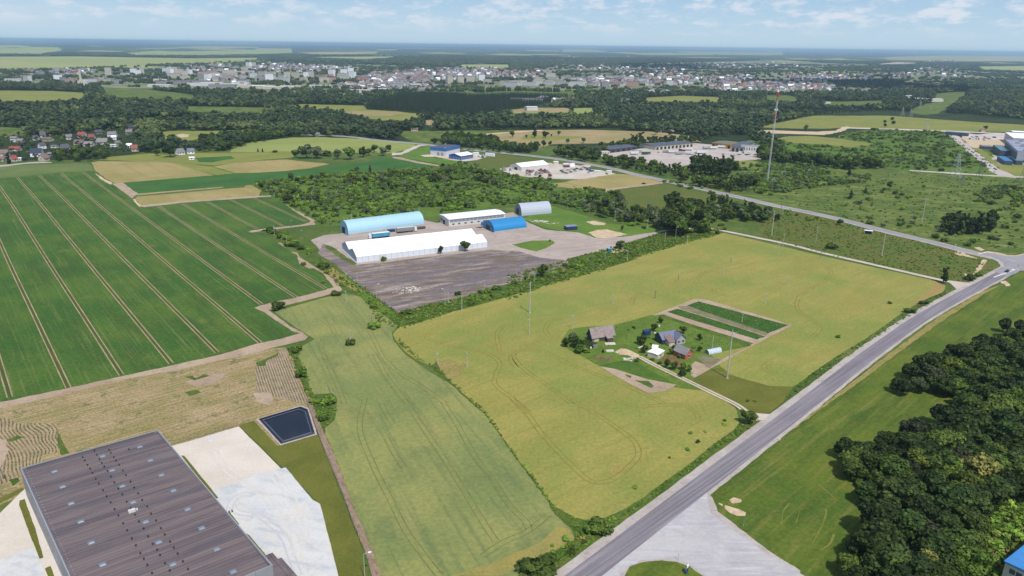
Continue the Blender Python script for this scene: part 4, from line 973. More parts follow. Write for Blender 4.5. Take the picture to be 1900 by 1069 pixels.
# ------------------------------------------------------------------ large warehouse, bottom left
RZ = 9.6
P1 = np.array(g2(293,800, RZ)); P0 = np.array(g2(39,871, RZ)); P3 = np.array(g2(505,1051, RZ))
u = P0 - P1; WW = np.linalg.norm(u); u /= WW                  # along the rear edge toward the left
v = np.array([-u[1], u[0]])
if (P3 - P1) @ v < 0: v = -v
WL = (P3 - P1) @ v
print('warehouse', WW, WL)
org = P1 + u * WW                                               # rear left corner = local (0,0); x right, y toward viewer (negative y)
ang = math.atan2(-u[1],-u[0])
wh = empty('warehouse', (org[0], org[1],0), ang, 'very large flat warehouse with brownish grey ribbed roof and pale grey walls, bottom left', 'warehouse')
n_s = int(WL / 1.25); sw = WL / n_s
def roofz(d):                                                   # d distance from the rear edge
    return RZ + 0.55 * (1 - abs(d - WL / 2) / (WL / 2))
sheets = {}
for i in range(n_s):
    d0_, d1_ = i * sw, (i + 1) * sw
    mb = MB()
    z0, z1 = roofz(d0_), roofz(d1_)
    mb.face([(0.5,-d1_ + 0.02, z1),(WW - 0.5,-d1_ + 0.02, z1),(WW - 0.5,-d0_ - 0.02, z0),(0.5,-d0_ - 0.02, z0)])
    mb.box(0.5, WW - 0.5,-d1_ - 0.04,-d1_ + 0.04, z1 - 0.05, z1 + 0.07)
    mb.build('roof_sheet', m_roofsheet, wh)
np_ = 24
for side in range(2):                                          # long walls in panels
    x0 = -0.12 if side == 0 else WW - 0.12
    for i in range(16):
        a0 = -WL * i / 16; a1 = -WL * (i + 1) / 16
        mb = MB(); mb.box(x0, x0 + 0.24, a1 + 0.03, a0 - 0.03,0, RZ + 0.25); mb.build('wall_panel', m_panel, wh)
for side in range(2):
    y0 = -0.12 if side == 0 else -WL - 0.12
    for i in range(9):
        mb = MB(); mb.box(WW * i / 9 + 0.03 + (0.15 if i == 0 else 0), WW * (i + 1) / 9 - 0.03 - (0.15 if i == 8 else 0), y0, y0 + 0.24,0, RZ + 0.3 + (0.15 if side else 0)); mb.build('wall_panel', m_panel, wh)
mb = MB()
mb.box(-0.16,0.16,-WL - 0.2,0.2, RZ + 0.3, RZ + 0.36); mb.box(WW - 0.16, WW + 0.16,-WL - 0.2,0.2, RZ + 0.3, RZ + 0.36)
mb.box(0.2, WW - 0.2,-0.16,0.16, RZ + 0.32, RZ + 0.38)
for q in range(46):
    mb.box(0.9,1.2,-0.8 - q * (WL - 2) / 46 - 0.1,-0.8 - q * (WL - 2) / 46, RZ + 0.3, RZ + 0.62)
mb.build('parapet_cap', m_panel, wh)
mb = MB(); mb.box(0.2,0.5,-WL + 0.3,-0.5, RZ + 0.2, RZ + 0.3,0); mb.box(WW - 0.5, WW - 0.2,-WL + 0.3,-0.5, RZ + 0.2, RZ + 0.3,0); mb.box(1.4, WW - 1.4,-0.6,-0.3, RZ + 0.2, RZ + 0.3)
mb.build('gutter', plain('gutter_grey', (110,108,118),0.6), wh)
def roofloc(x, y):
    p = np.array(W('M', x, y, RZ + 0.35)) - org
    c, s = math.cos(-ang), math.sin(-ang)
    return c * p[0] - s * p[1], s * p[0] + c * p[1]
m_sky = plain('skylight_plastic', (124,140,156),0.3,0,0.1,0.6)
m_curb = plain('skylight_curb', (126,130,142),0.6)
mb = MB(); mb.box(-0.85,0.85,-0.75,0.75,0,0.30,0); me_curb = mb.mesh('curb', m_curb)
mb = MB()
for a in range(4):
    pass
mb.face([(-0.7,-0.6,0.30),(0.7,-0.6,0.30),(0.45,-0.35,0.52),(-0.45,-0.35,0.52)]); mb.face([(0.7,0.6,0.30),(-0.7,0.6,0.30),(-0.45,0.35,0.52),(0.45,0.35,0.52)])
mb.face([(-0.7,0.6,0.30),(-0.7,-0.6,0.30),(-0.45,-0.35,0.52),(-0.45,0.35,0.52)]); mb.face([(0.7,-0.6,0.30),(0.7,0.6,0.30),(0.45,0.35,0.52),(0.45,-0.35,0.52)])
mb.face([(-0.45,-0.35,0.52),(0.45,-0.35,0.52),(0.45,0.35,0.52),(-0.45,0.35,0.52)]); me_dome = mb.mesh('dome', m_sky)
for (x, y) in [(328,437),(618,345),(842,289),(378,532),(676,433),(906,373),(430,635),(738,530),(973,464),(488,747),(803,630),(1046,560),(552,873),(879,748),(1131,672),(620,1003),(957,868),(1216,783),(700,1150),(1042,999),(1306,908),(1405,1040),(1150,1150)]:
    lx, ly = roofloc(x, y)
    s = obj_mesh('skylight', me_curb, wh, (lx, ly, roofz(-ly) - 0.05)); obj_mesh('dome', me_dome, s)
mb = MB(); mb.tube((0,0,0),(0,0,0.5),0.17, n=6); mb.tube((0,0,0.5),(0,0,0.62),0.28,0.1, n=6); me_vent = mb.mesh('roof_vent', m_dark)
for (x, y) in [(570,312),(657,307),(777,304),(498,350),(584,337),(669,326),(511,371),(600,364),(687,353),(528,399),(614,387),(700,374),(543,422),(629,410),(718,400),(558,449),(648,437),(741,435),(578,485),(669,472),(760,464),(596,514),(690,508),(787,504),(622,556),(714,547),(810,540),(644,593),(739,583),(834,577),(668,631),(765,627),(859,618),(692,673),(791,665),(889,657),(715,712),(816,707),(912,701),(744,759),(839,747),(942,741),(768,800),(867,788),(971,786),(796,848),(894,834),(994,823),(820,889),(922,879),(1026,866),(847,935),(948,914),(1049,901),(868,968),(966,945),(1072,936),(889,1004),(995,993),(1103,982),(917,1053),(1024,1037),(1134,1028)]:
    lx, ly = roofloc(x, y); obj_mesh('roof_vent', me_vent, wh, (lx, ly, roofz(-ly) - 0.02))
lx, ly = roofloc(797,685)
ac = MB(); ac.box(-0.9,0.9,-0.5,0.5,0,0.7); ac.box(1.1,1.5,-0.3,0.3,0,0.5); ac.tube((-0.4,0,0.7),(-0.4,0,0.8),0.35, n=10); ac.tube((0.4,0,0.7),(0.4,0,0.8),0.35, n=10)
ac.tube((0.3,0.6,0.1),(0.4,2.6,0.1),0.06, n=4)
o = ac.build('rooftop_cooler', m_whitew, wh, (lx, ly, roofz(-ly)))
KS = ((P3 - P1) @ (-u)) / WL            # the plan is a few degrees out of square
print('skew', KS)
# small annex at the right wall
ax0 = np.array(W('d', 525,520,4.6)); ax1 = np.array(W('d', 628,482,4.6))
def lc(p):
    p = np.array(p) - org; c, s = math.cos(-ang), math.sin(-ang)
    return c * p[0] - s * p[1], s * p[0] + c * p[1]
l1 = lc(ax1)
AH = 5.4
an = MB()
AW = max(3.0, l1[0] + KS * l1[1] - WW)
an.box(WW + 0.14, WW + AW, l1[1] - 26, l1[1],0, AH); an.build('annex_wall', m_panel, wh)
an = MB(); an.box(WW + 0.16, WW + AW + 0.1, l1[1] - 26.1, l1[1] + 0.1, AH + 0.003, AH + 0.12); an.box(WW + AW - 0.9, WW + AW - 0.7, l1[1] - 26, l1[1], AH + 0.12, AH + 0.3); an.box(WW + AW + 0.1, WW + AW + 1.4, l1[1] - 26, l1[1] - 2.2, AH - 0.8, AH - 0.7); an.build('annex_roof', m_roofsheet, wh)

for ch in wh.children:
    if ch.location.length < 1e-6:
        for v_ in ch.data.vertices: v_.co.x -= KS * v_.co.y
# ------------------------------------------------------------------ hangars of the tarmac yard
def arch_hangar(name, FL, FR, BL, apex, win, mat, matg, label, foot=0.0, doors=True, nbay=18):
    o, L, D, hd = rect(FL, FR, BL, win)
    H = height(win, ((FL[0] + BL[0]) / 2,(FL[1] + BL[1]) / 2), apex)
    root = empty(name, (o[0], o[1],0), hd, label, 'hangar')
    def zc(t): return foot + (H - foot) * math.sin(math.pi * t) ** 0.72
    N_ = 14
    prof = [((1 - math.cos(math.pi * k / N_)) / 2 * D, foot + (H - foot) * math.sin(math.pi * k / N_) ** 0.92) for k in range(N_ + 1)]
    bw = L / nbay
    mb = MB()
    for k in range(N_):
        (y0, z0),(y1, z1) = prof[k], prof[k + 1]
        mb.face([(0.03, y0, z0),(bw - 0.03, y0, z0),(bw - 0.03, y1, z1),(0.03, y1, z1)])
    me = mb.mesh('roof_sheet', mat)
    for i in range(nbay): obj_mesh('roof_sheet', me, root, (i * bw, 0,0))
    mb = MB()
    for i in range(nbay + 1):
        for k in range(N_):
            (y0, z0),(y1, z1) = prof[k], prof[k + 1]
            x = i * bw
            mb.face([(x - 0.06, y0, z0 + 0.07),(x + 0.06, y0, z0 + 0.07),(x + 0.06, y1, z1 + 0.07),(x - 0.06, y1, z1 + 0.07)])
    mb.build('seam', mat, root)
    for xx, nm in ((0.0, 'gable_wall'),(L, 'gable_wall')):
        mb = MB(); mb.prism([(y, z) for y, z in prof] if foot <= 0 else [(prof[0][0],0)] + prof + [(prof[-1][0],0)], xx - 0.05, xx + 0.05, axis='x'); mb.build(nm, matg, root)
    if doors:
        mb = MB(); mb.box(-0.35,-0.07, D * 0.30, D * 0.70,0, H * 0.5); d = mb.build('door', m_dark, root)
        mb = MB(); mb.box(-0.5,-0.36, D * 0.12, D * 0.30,0, H * 0.5); mb.build('door_leaf', matg, root)
    if foot > 0:
        mb = MB(); mb.box(0, L, -0.12,0.12,0, foot + 0.05); mb.box(0, L, D - 0.12, D + 0.12,0, foot + 0.05); mb.build('low_wall', m_concw, root)
    return root, L, D, H
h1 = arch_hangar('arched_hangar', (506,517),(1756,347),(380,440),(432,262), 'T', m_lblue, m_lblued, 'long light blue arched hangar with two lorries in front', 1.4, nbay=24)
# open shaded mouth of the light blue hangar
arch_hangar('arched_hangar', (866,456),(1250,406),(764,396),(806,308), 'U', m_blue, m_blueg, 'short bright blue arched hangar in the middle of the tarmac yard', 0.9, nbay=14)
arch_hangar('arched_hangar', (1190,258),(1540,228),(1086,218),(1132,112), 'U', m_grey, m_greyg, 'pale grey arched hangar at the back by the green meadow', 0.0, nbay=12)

o, L, D, hd = rect((335,387),(998,316),(203,332), 'U')
L = np.linalg.norm(np.array(W('U', 998,236,4.6)) - np.array(W('U', 335,300,4.6)))
he = height('U', (335,387),(335,300))
root = empty('storage_building', (o[0], o[1],0), hd, 'long low white building with a strip of high windows behind the blue hangar', 'building')
mb = MB(); mb.prism([(0,0),(D, 0),(D, he),(D * .5, he + 0.9),(0, he)],0, L, axis='x'); mb.build('wall', m_whitew, root)
for i in range(16):
    a, b = -0.4 + (L + .8) * i / 16 + .03,-0.4 + (L + .8) * (i + 1) / 16 - .03
    for s_ in (0,1):
        mb = MB()
        y0, y1, z0, z1 = ((-0.5, D * .5, he + 0.02, he + 1.0) if s_ == 0 else (D * .5, D + .5, he + 1.0, he + 0.02))
        mb.face([(a, y0, z0 + .1),(b, y0, z0 + .1),(b, y1, z1 + .1),(a, y1, z1 + .1)]); mb.box(a, b, (y0 if s_ == 0 else y1 - .1),(y0 + .1 if s_ == 0 else y1),(he - .1), he + .1)
        mb.build('roof_sheet', m_white, root)
for i in range(14):
    a = 1.0 + (L - 2) * i / 14
    mb = MB(); mb.box(a, a + (L - 2) / 14 - 0.35,-0.12,-0.02, he * .60, he * .86); w_ = mb.build('window', m_glassb, root)
    mb = MB(); mb.box(a - .08, a + (L - 2) / 14 - 0.27,-0.16,-0.13, he * .72, he * .745); mb.build('frame', m_whitew, w_)
for i in (0.06,0.16,0.27,0.38,0.5,0.6,0.72):
    mb = MB(); mb.box(L * i, L * i + 1.8,-0.1,-0.02, he * .22, he * .40); mb.build('window', m_glass, root)
mb = MB(); mb.box(-0.12,-0.02, D * .42, D * .64,0, he * .6); mb.build('door', m_dark, root)
mb = MB(); mb.box(-0.12,-0.02, D * .70, D * .92, he * .35, he * .7); mb.build('window', m_glassb, root)
# twin white tent
o, L, D, hd = rect((640,957),(0,0),(348,742), 'T') if False else (None,) * 4
a = np.array(g2(662,488)); b = np.array(g2(904.3,459)); c = np.array(g2(629,463.5))
uu = (b - a); L = np.linalg.norm(uu); uu /= L; vv = np.array([-uu[1], uu[0]]); D = abs((c - a) @ vv); hd = math.atan2(uu[1], uu[0])
he = height('T', (640,957),(638,862)); hr1 = he + 3.6
print('tent', L, D, he)
root = empty('warehouse_tent', (a[0], a[1],0), hd, 'long bright white twin gabled tent hall on the tarmac yard', 'tent')
nb = 24; bw = L / nb
def tentprof(): return [(0, he),(D * .12, he + 2.0),(D * .25, hr1),(D * .38, he + 2.0),(D * .5, he + .35),(D * .62, he + 2.0),(D * .75, hr1),(D * .88, he + 2.0),(D, he)]
TP = tentprof()
mb = MB()
for k in range(8):
    (y0, z0),(y1, z1) = TP[k], TP[k + 1]
    mb.face([(0.02, y0, z0),(bw - 0.02, y0, z0),(bw - 0.02, y1, z1),(0.02, y1, z1)])
me_tr = mb.mesh('roof_bay', m_white)
mb = MB(); mb.box(0.07, bw - 0.07,-0.06,0.0,0.15, he - 0.1); me_tw = mb.mesh('wall_panel', plain('tent_wall', (216,222,232),0.6,0,0.03,4, k=0.9))
mb = MB(); mb.box(-0.1,0.1,-0.14,0.04,0, he); mb.box(-0.1,0.1, D - 0.04, D + 0.14,0, he)
for k in range(8):
    (y0, z0),(y1, z1) = TP[k], TP[k + 1]
    mb.face([(-0.09, y0, z0 + .09),(0.09, y0, z0 + .09),(0.09, y1, z1 + .09),(-0.09, y1, z1 + .09)])
me_tf = mb.mesh('tent_frame', plain('tent_frame_grey', (188,194,204),0.5))
for i in range(nb):
    obj_mesh('roof_bay', me_tr, root, (i * bw, 0,0)); obj_mesh('wall_panel', me_tw, root, (i * bw, 0,0)); obj_mesh('wall_panel', me_tw, root, (i * bw, D + 0.06,0))
for i in range(nb + 1): obj_mesh('frame', me_tf, root, (i * bw, 0,0))
for xx in (-0.02, L + 0.02):
    mb = MB(); mb.prism([(0,0)] + TP + [(D, 0)], xx - .02, xx + .02, axis='x'); mb.build('gable_wall', plain('tent_gable_shaded', (176,190,208),0.7,0,0.05,3), root)  # bluish darker than the walls: shade of the tent end put into colour
mb = MB(); mb.box(-0.3,-0.05,0, D, 0,0.5); mb.build('base_board', m_white, root)
mb = MB()
for q in range(1,12): mb.box(-0.14,-0.05, D * q / 12 - .07, D * q / 12 + .07,0.3, he)
mb.build('gable_post', m_greyg, root)

# ------------------------------------------------------------------ vehicles
m_cols = {}
def paintm(name, c, rough=0.3):
    if name not in m_cols: m_cols[name] = plain('paint_' + name, c, rough, 0,0.03,3, spec=0.5)
    return m_cols[name]
CARC = {'white': (226,228,230), 'silver': (170,174,180), 'grey': (96,98,104), 'black': (34,36,40), 'blue': (40,62,140), 'red': (160,40,40), 'green': (60,92,80), 'beige': (180,168,140)}
def ring_loft(secs, mi=0):
    mb = MB(); n = len(secs[0])
    for a_, b_ in zip(secs[:-1], secs[1:]):
        for k in range(n):
            k2 = (k + 1) % n; mb.face([a_[k], a_[k2], b_[k2], b_[k]], mi)
    mb.face(secs[0][::-1], mi); mb.face(secs[-1], mi)
    return mb
def sec(y, w, z0, z1, ch=0.12):
    return [(-w, y, z0),(w, y, z0),(w, y, z0 + (z1 - z0) * .6),(w - ch, y, z1),(-w + ch, y, z1),(-w, y, z0 + (z1 - z0) * .6)]
ME_CAR = {}
def car_meshes():
    body = ring_loft([sec(-2.2,.74,.35,.72), sec(-2.0,.84,.28,.88), sec(-0.9,.86,.25,.95), sec(1.3,.86,.25,.98), sec(2.0,.84,.28,.95), sec(2.2,.76,.4,.8)])
    cab = ring_loft([sec(-1.15,.74,.94,.97), sec(-0.45,.68,.93,1.42), sec(0.9,.68,.93,1.44), sec(1.85,.72,.93,.98)])
    roof = MB(); roof.box(-.6,.6,-0.5,0.95,1.425,1.475)
    wheel = MB()
    wheel.tube((-0.12,0,0),(0.12,0,0),.32, n=10)
    return body, cab, roof, wheel
_b, _c2, _r, _w2 = car_meshes()
ME_CAR['glass'] = _c2.mesh('windows', m_glass); ME_CAR['wheel'] = _w2.mesh('wheel', m_tyre)
def car(x, y, hd, colour, label, group=None, win='X', van=False):
    p = W(win, x, y)
    r = empty('parked_van' if van else 'parked_car', (p[0], p[1],0.2), hd, label, 'van' if van else 'car', group)
    key = colour + str(van)
    if key not in ME_CAR:
        if van:
            bd = ring_loft([sec(-2.7,.85,.4,1.0), sec(-2.4,.95,.3,1.15), sec(-1.6,.97,.3,1.9), sec(-1.3,.97,.3,2.1), sec(2.5,.97,.3,2.15), sec(2.6,.9,.35,2.0)])
            ME_CAR[key] = (bd.mesh('body', paintm(colour, CARC[colour])), None)
        else:
            bd = car_meshes(); ME_CAR[key] = (bd[0].mesh('body', paintm(colour, CARC[colour])), bd[2].mesh('roof', paintm(colour, CARC[colour])))
    obj_mesh('body', ME_CAR[key][0], r)
    if van:
        if 'vg' not in ME_CAR:
            g_ = MB(); g_.face([(-.8,-2.34,1.2),(.8,-2.34,1.2),(.78,-1.64,1.86),(-.78,-1.64,1.86)]); g_.box(-.99,.99,-1.9,-1.0,1.25,1.75); ME_CAR['vg'] = g_.mesh('windows', m_glass)
        obj_mesh('windows', ME_CAR['vg'], r)
    else:
        obj_mesh('windows', ME_CAR['glass'], r); obj_mesh('roof', ME_CAR[key][1], r)
    for sx in (-.8,.8):
        for sy in ((-1.4,1.4) if not van else (-1.7,1.7)): obj_mesh('wheel', ME_CAR['wheel'], r, (sx, sy, .32))
    return r
mb = MB(); mb.tube((-0.17,0,0),(0.17,0,0),.5, n=10); me_tw2 = mb.mesh('wheel', m_tyre)
def truck(x, y, hd, side, top, cabc, label, win='X', L=13.2, group=None, cab=True, cat='lorry'):
    """hd: heading of the cab (local -y is forward)"""
    p = W(win, x, y)
    r = empty('lorry' if cab else 'trailer', (p[0], p[1],0.16), hd, label, cat if cab else 'trailer', group)
    mb = MB(); mb.box(-1.27,1.27,-L / 2, L / 2,1.15,3.85); bx_ = mb.build('cargo_box', side, r)
    mb = MB(); mb.box(-1.22,1.22,-L / 2 + .05, L / 2 - .05,3.853,3.93); mb.build('box_roof', top, r)
    mb = MB(); mb.box(-1.0,1.0,-L / 2 + .2, L / 2 - .1,.85,1.15); mb.box(-1.25,-1.15,-2,3,.4,1.1); mb.box(1.15,1.25,-2,3,.4,1.1); mb.build('chassis', m_dark, r)
    for sy in (L / 2 - 1.4, L / 2 - 2.7, L / 2 - 4.0):
        for sx in (-1.05,1.05): obj_mesh('wheel', me_tw2, r, (sx, sy, .5))
    if cab:
        cb = ring_loft([sec(-L / 2 - 2.6,1.15,.6,2.4,.1), sec(-L / 2 - 2.5,1.23,.5,3.3,.1), sec(-L / 2 - 1.9,1.25,.5,3.75,.15), sec(-L / 2 - .6,1.23,.5,3.75,.15)])
        c_ = cb.build('cab', cabc, r)
        g_ = MB(); g_.box(-1.05,1.05,-L / 2 - 2.68,-L / 2 - 2.58,1.7,2.6); g_.build('windscreen', m_glass, c_)
        for sy in (-L / 2 - 1.8,-L / 2 + 1.2):
            for sx in (-1.05,1.05): obj_mesh('wheel', me_tw2, r, (sx, sy, .5))
    return r
th = math.atan2(*(np.array(g2(904,460)) - np.array(g2(662,488)))[::-1])
m_curtain = plain('blue_green_curtain', (72,156,186),0.5,0,0.25,2)
m_greycurt = plain('grey_curtain', (140,140,142),0.6,0,0.1,1)
LORH = th + math.pi / 2
truck(1040,548, LORH + math.pi, m_curtain, m_white, paintm('white', CARC['white']), 'white lorry with a blue and green curtain trailer beside the white tent', 'T')
truck(1440,458, LORH, m_greycurt, m_whitew, paintm('white', CARC['white']), 'white lorry with a grey curtain trailer beside the light blue hangar', 'T')
o_ = truck(1215,448, LORH + math.pi, m_tarp, m_tarp, m_tarp, 'low dark blue flat trailer between the two lorries', 'T', L=5.5, cab=False)
o_.scale = (1,1,0.45)
for sx, ix in ((0, 'low brown trailer right of the grey lorry'),):
    o_ = truck(1700,400, LORH, m_wood, m_wood, m_wood, ix, 'T', L=7, cab=False); o_.scale = (1,1,.4)

def simple_box(name, win, x, y, w, d, h, hd, mat, roofm, label, cat, roof='flat', win_on=True, over=0.15, door=False, group=None):
    p = W(win, x, y)
    r = empty(name, (p[0], p[1],0), hd, label, cat, group)
    mb = MB(); 
    if roof == 'gable': mb.prism([(-d / 2,0),(d / 2,0),(d / 2, h),(0, h + d * .3),(-d / 2, h)],-w / 2, w / 2, axis='x')
    else: mb.box(-w / 2, w / 2,-d / 2, d / 2,0, h)
    mb.build('wall', mat, r)
    mb = MB()
    if roof == 'gable':
        for s_ in (-1,1):
            y1 = s_ * (d / 2 + over); z1 = h - over * .6
            for q in (0.0,0.12):
                mb.face([(-w / 2 - over, 0, h + d * .3 + .03 + q),(w / 2 + over, 0, h + d * .3 + .03 + q),(w / 2 + over, y1, z1 + .03 + q),(-w / 2 - over, y1, z1 + .03 + q)])
            mb.box(-w / 2 - over, w / 2 + over, y1 - .05, y1 + .05, z1, z1 + .16)
    else: mb.box(-w / 2 - over, w / 2 + over, -d / 2 - over, d / 2 + over, h + .003, h + .2)
    mb.build('roof', roofm, r)
    if win_on:
        n = max(1, int(w / 3.2))
        for i in range(n):
            x0 = -w / 2 + w * (i + .5) / n
            mb = MB(); mb.box(x0 - .6, x0 + .6,-d / 2 - .05,-d / 2 - .01, h * .35, h * .75); mb.build('window', m_glass, r)
    if door:
        mb = MB(); mb.box(-w / 2 - .06,-w / 2 - .01,-0.6,0.6,0, min(2.1, h * .8)); mb.build('door', m_dark, r)
    return r
# things of the yard
simple_box('container_cabin', 'S', 868,995,9,5.2,3.0, th - 0.1, plain('navy_cabin', (46,56,84),0.6), plain('cabin_roof', (128,144,176),0.4,0,0.15,2), 'dark blue cabin with a shiny grey roof at the edge of the yard', 'cabin', win_on=False)
simple_box('site_hut', 'G', 712,938,2.4,2.4,2.4,0.4, m_blue, m_lblued, 'small sky blue hut by the yard entrance', 'hut', door=True)
simple_box('parts_container', 'U', 745,370,3.5,2.6,2.6, th, m_blueg, m_blueg, 'small blue container behind the bright blue hangar', 'container', win_on=False)
mb = MB()
rr = random.Random(5)
def heap(name, win, x, y, n, r, mat, label, cat, sz=0.5):
    p = W(win, x, y); rd = random.Random(int(x * 7 + y)); mb = MB()
    for i in range(n):
        a_ = rd.random() * 6.28; q = rd.random() ** .6 * r; s_ = sz * (0.4 + rd.random())
        mb.box(-s_, s_, -s_ * .7, s_ * .7,0.1,0.15 + s_ * .7 * (1.3 - q / r), rot=rd.random() * 3, o=(q * math.cos(a_) * 1.6, q * math.sin(a_)))
    o = mb.build(name, mat, None, (p[0], p[1],0)); return tag(o, label, cat)
heap('rubble_pile', 'J', 1130,225,60,5, m_rock, 'pile of white rubble on the worn tarmac', 'rubble pile', 0.5)
heap('rubble_pile', 'J', 1075,245,30,4, m_rock, 'flat grey rubble left of the white rubble on the tarmac', 'rubble pile', 0.35)
heap('scrap_heap', 'U', 715,395,30,2.6, m_wood, 'brown scrap heap left of the bright blue hangar', 'scrap heap', 0.5)
heap('gravel_mound', 'S', 440,885,40,4.5, m_rock, 'low pale gravel mound in front of the grey hangar', 'gravel mound', 0.8)
heap('debris_pile', 'a', 960,915,34,2.8, plain('red_scrap', (140,102,94),0.8,0,0.3,0.6), 'pile of reddish scrap boards on the farmyard grass', 'scrap heap', 0.45)
heap('debris_pile', 'a', 1480,935,30,2.0, m_rock, 'grey stone heap beside the farm drive', 'stone heap', 0.45)
heap('debris_pile', 'U', 1560,350,8,3, m_rock, 'few pale stones at the yard rim', 'stones', 0.5)

# ------------------------------------------------------------------ farmstead
def house(name, win, FL, FR, BL, he, hr, wallm, roofm, label, cat='house', chimney=True, over=0.35, wins=3, rect_=None, ridge='x', sheets=0, gm=None):
    o, L, D, hd = rect(FL, FR, BL, win) if rect_ is None else rect_
    r = empty(name, (o[0], o[1],0), hd, label, cat)
    mb = MB()
    if ridge == 'x': mb.prism(gable_profile(D, he, hr),0, L, axis='x')
    else: mb.prism([(0,0),(L, 0),(L, he),(L / 2, hr),(0, he)],0, D, axis='y')
    mb.build('wall', wallm, r)
    rf = bpy.data.objects.new('roof', None) if False else None
    A, B_ = (L, D) if ridge == 'x' else (D, L)
    sl = (hr - he) / (B_ / 2)
    mb = MB()
    for s_ in (0,1):
        yE = -over if s_ == 0 else B_ + over; zE = he - sl * over
        q = [(-over, yE, zE),(A + over, yE, zE),(A + over, B_ / 2, hr),(-over, B_ / 2, hr)]
        top = [(a_, b_, c_ + .16) for a_, b_, c_ in q]; q = [(a_, b_, c_ + .02) for a_, b_, c_ in q]
        if ridge == 'y': q = [(b_, a_, c_) for a_, b_, c_ in q]; top = [(b_, a_, c_) for a_, b_, c_ in top]
        mb.face(q); mb.face(top)
        for k in range(4): mb.face([q[k], q[(k + 1) % 4], top[(k + 1) % 4], top[k]])
    rf = mb.build('roof', roofm, r)
    if chimney:
        mb = MB(); cx_, cy_ = (A * .62, B_ / 2)
        if ridge == 'y': cx_, cy_ = cy_, cx_
        mb.box(cx_ - .3, cx_ + .3, cy_ - .3, cy_ + .3, hr - .5, hr + .9); mb.build('chimney', m_brick if cat == 'house' else m_wood, rf)
    for i in range(wins):
        x0 = L * (i + .5) / wins
        mb = MB(); mb.box(x0 - .5, x0 + .5,-.07,-.01, he * .35, he * .75); w_ = mb.build('window', m_glass, r)
        mb = MB(); mb.box(x0 - .6, x0 + .6,-.1,-.02, he * .75, he * .80); mb.box(x0 - .6, x0 + .6,-.1,-.02, he * .30, he * .35); mb.build('frame', m_whitew, w_)
    if gm is not None:
        mb = MB(); g_ = gable_profile(D - .1, he, hr - .05)
        mb.prism([(y + .05, z) for y, z in [(0, he * .2),(D - .1, he * .2),(D - .1, he),(D / 2, hr - .1),(0, he)]],-.12,-.02, axis='x'); mb.build('gable_boards', gm, r)
    return r
barn = house('barn', 'a', (735,600),(1165,530),(560,540),3.0,6.6, plain('barn_stone', (140,128,120),0.9,0,0.25,1), m_barnroof, 'old barn with weathered grey roof and dark blue gable', 'barn', False, 0.6,0, gm=m_bluewood)
mb = MB(); mb.box(4.0,6.5,-.12,-.02,0,2.3); mb.build('door', m_wood, barn); mb = MB(); mb.prism([(-2.6,0),(0,0),(0,2.9),(-2.6,2.1)],6.9,10.0, axis='x'); mb.build('lean_to', m_wood, barn)
mb = MB(); mb.face([(6.7,-2.9,2.15),(10.2,-2.9,2.15),(10.2,-.3,2.98),(6.7,-.3,2.98)]); mb.face([(6.7,-2.9,2.25),(10.2,-2.9,2.25),(10.2,-.3,3.08),(6.7,-.3,3.08)]); mb.build('lean_to_roof', m_barnroof, barn)
mb = MB(); mb.box(1.0,3.4,-.12,-.02,.3,2.4); mb.build('plaster_panel', m_cream, barn)
hb = house('farmhouse', 'b', (845,540),(990,515),(640,500),2.9,5.4, plain('grey_plaster', (178,176,178),0.8,0,0.1,1), m_roofslate, 'grey plastered farmhouse with slate blue gable roofs', 'house', True, 0.5,2, ridge='y')
# wide wing of the farmhouse
_o, _L, _D, _h = rect((845,540),(990,515),(640,500), 'b')
mb = MB(); mb.prism([(0,0),(6.5,0),(6.5,2.9),(3.25,5.2),(0,2.9)],-6.2,-.02, axis='x')
w2 = mb.build('wing_wall', m_bluewood, hb); w2.location = (0,2.6,0)
mb = MB()
for s_ in (0,1):
    y0 = -.5 if s_ == 0 else 7.0
    for q in (.03,.18): mb.face([(-6.7, y0,2.55 + q),(1.5, y0,2.55 + q),(3.5 if s_ == 0 else 3.5,3.25,5.2 + q),(-6.7,3.25,5.2 + q)])
w3 = mb.build('wing_roof', m_roofslate, hb); w3.location = (0,2.6,0)
mb = MB(); mb.box(-4.6,-1.4,-.6,2.59,0,2.2); mb.build('porch', m_cream, hb)
mb = MB()
for q in (0,.12): mb.face([(-4.9,-.9,2.25 + q),(-1.1,-.9,2.25 + q),(-1.1,4.6,4.3 + q),(-4.9,4.6,4.3 + q)])
mb.build('porch_roof', m_roofbrown, hb)
mb = MB(); mb.box(-3.5,-2.6,-.68,-.61,.2,1.9); mb.build('door', m_whitew, hb)
ga = house('garage', 'b', (530,785),(640,715),(415,705),2.5,2.75, m_cream, m_white, 'small garage with a flat white roof on the farm', 'garage', False, 0.25,1)
simple_box('white_canopy', 'b', 490,640,4.2,2.6,2.2, _h + .9, m_greyw, m_white, 'small white sheet roof behind the farm garage', 'shed', win_on=False)
rs = house('brick_shed', 'b', (990,790),(1115,745),(850,690),2.8,5.0, m_brick, m_roofgrey, 'red brick shed with grey gable roof among the trees', 'shed', False, 0.4,1, ridge='y')
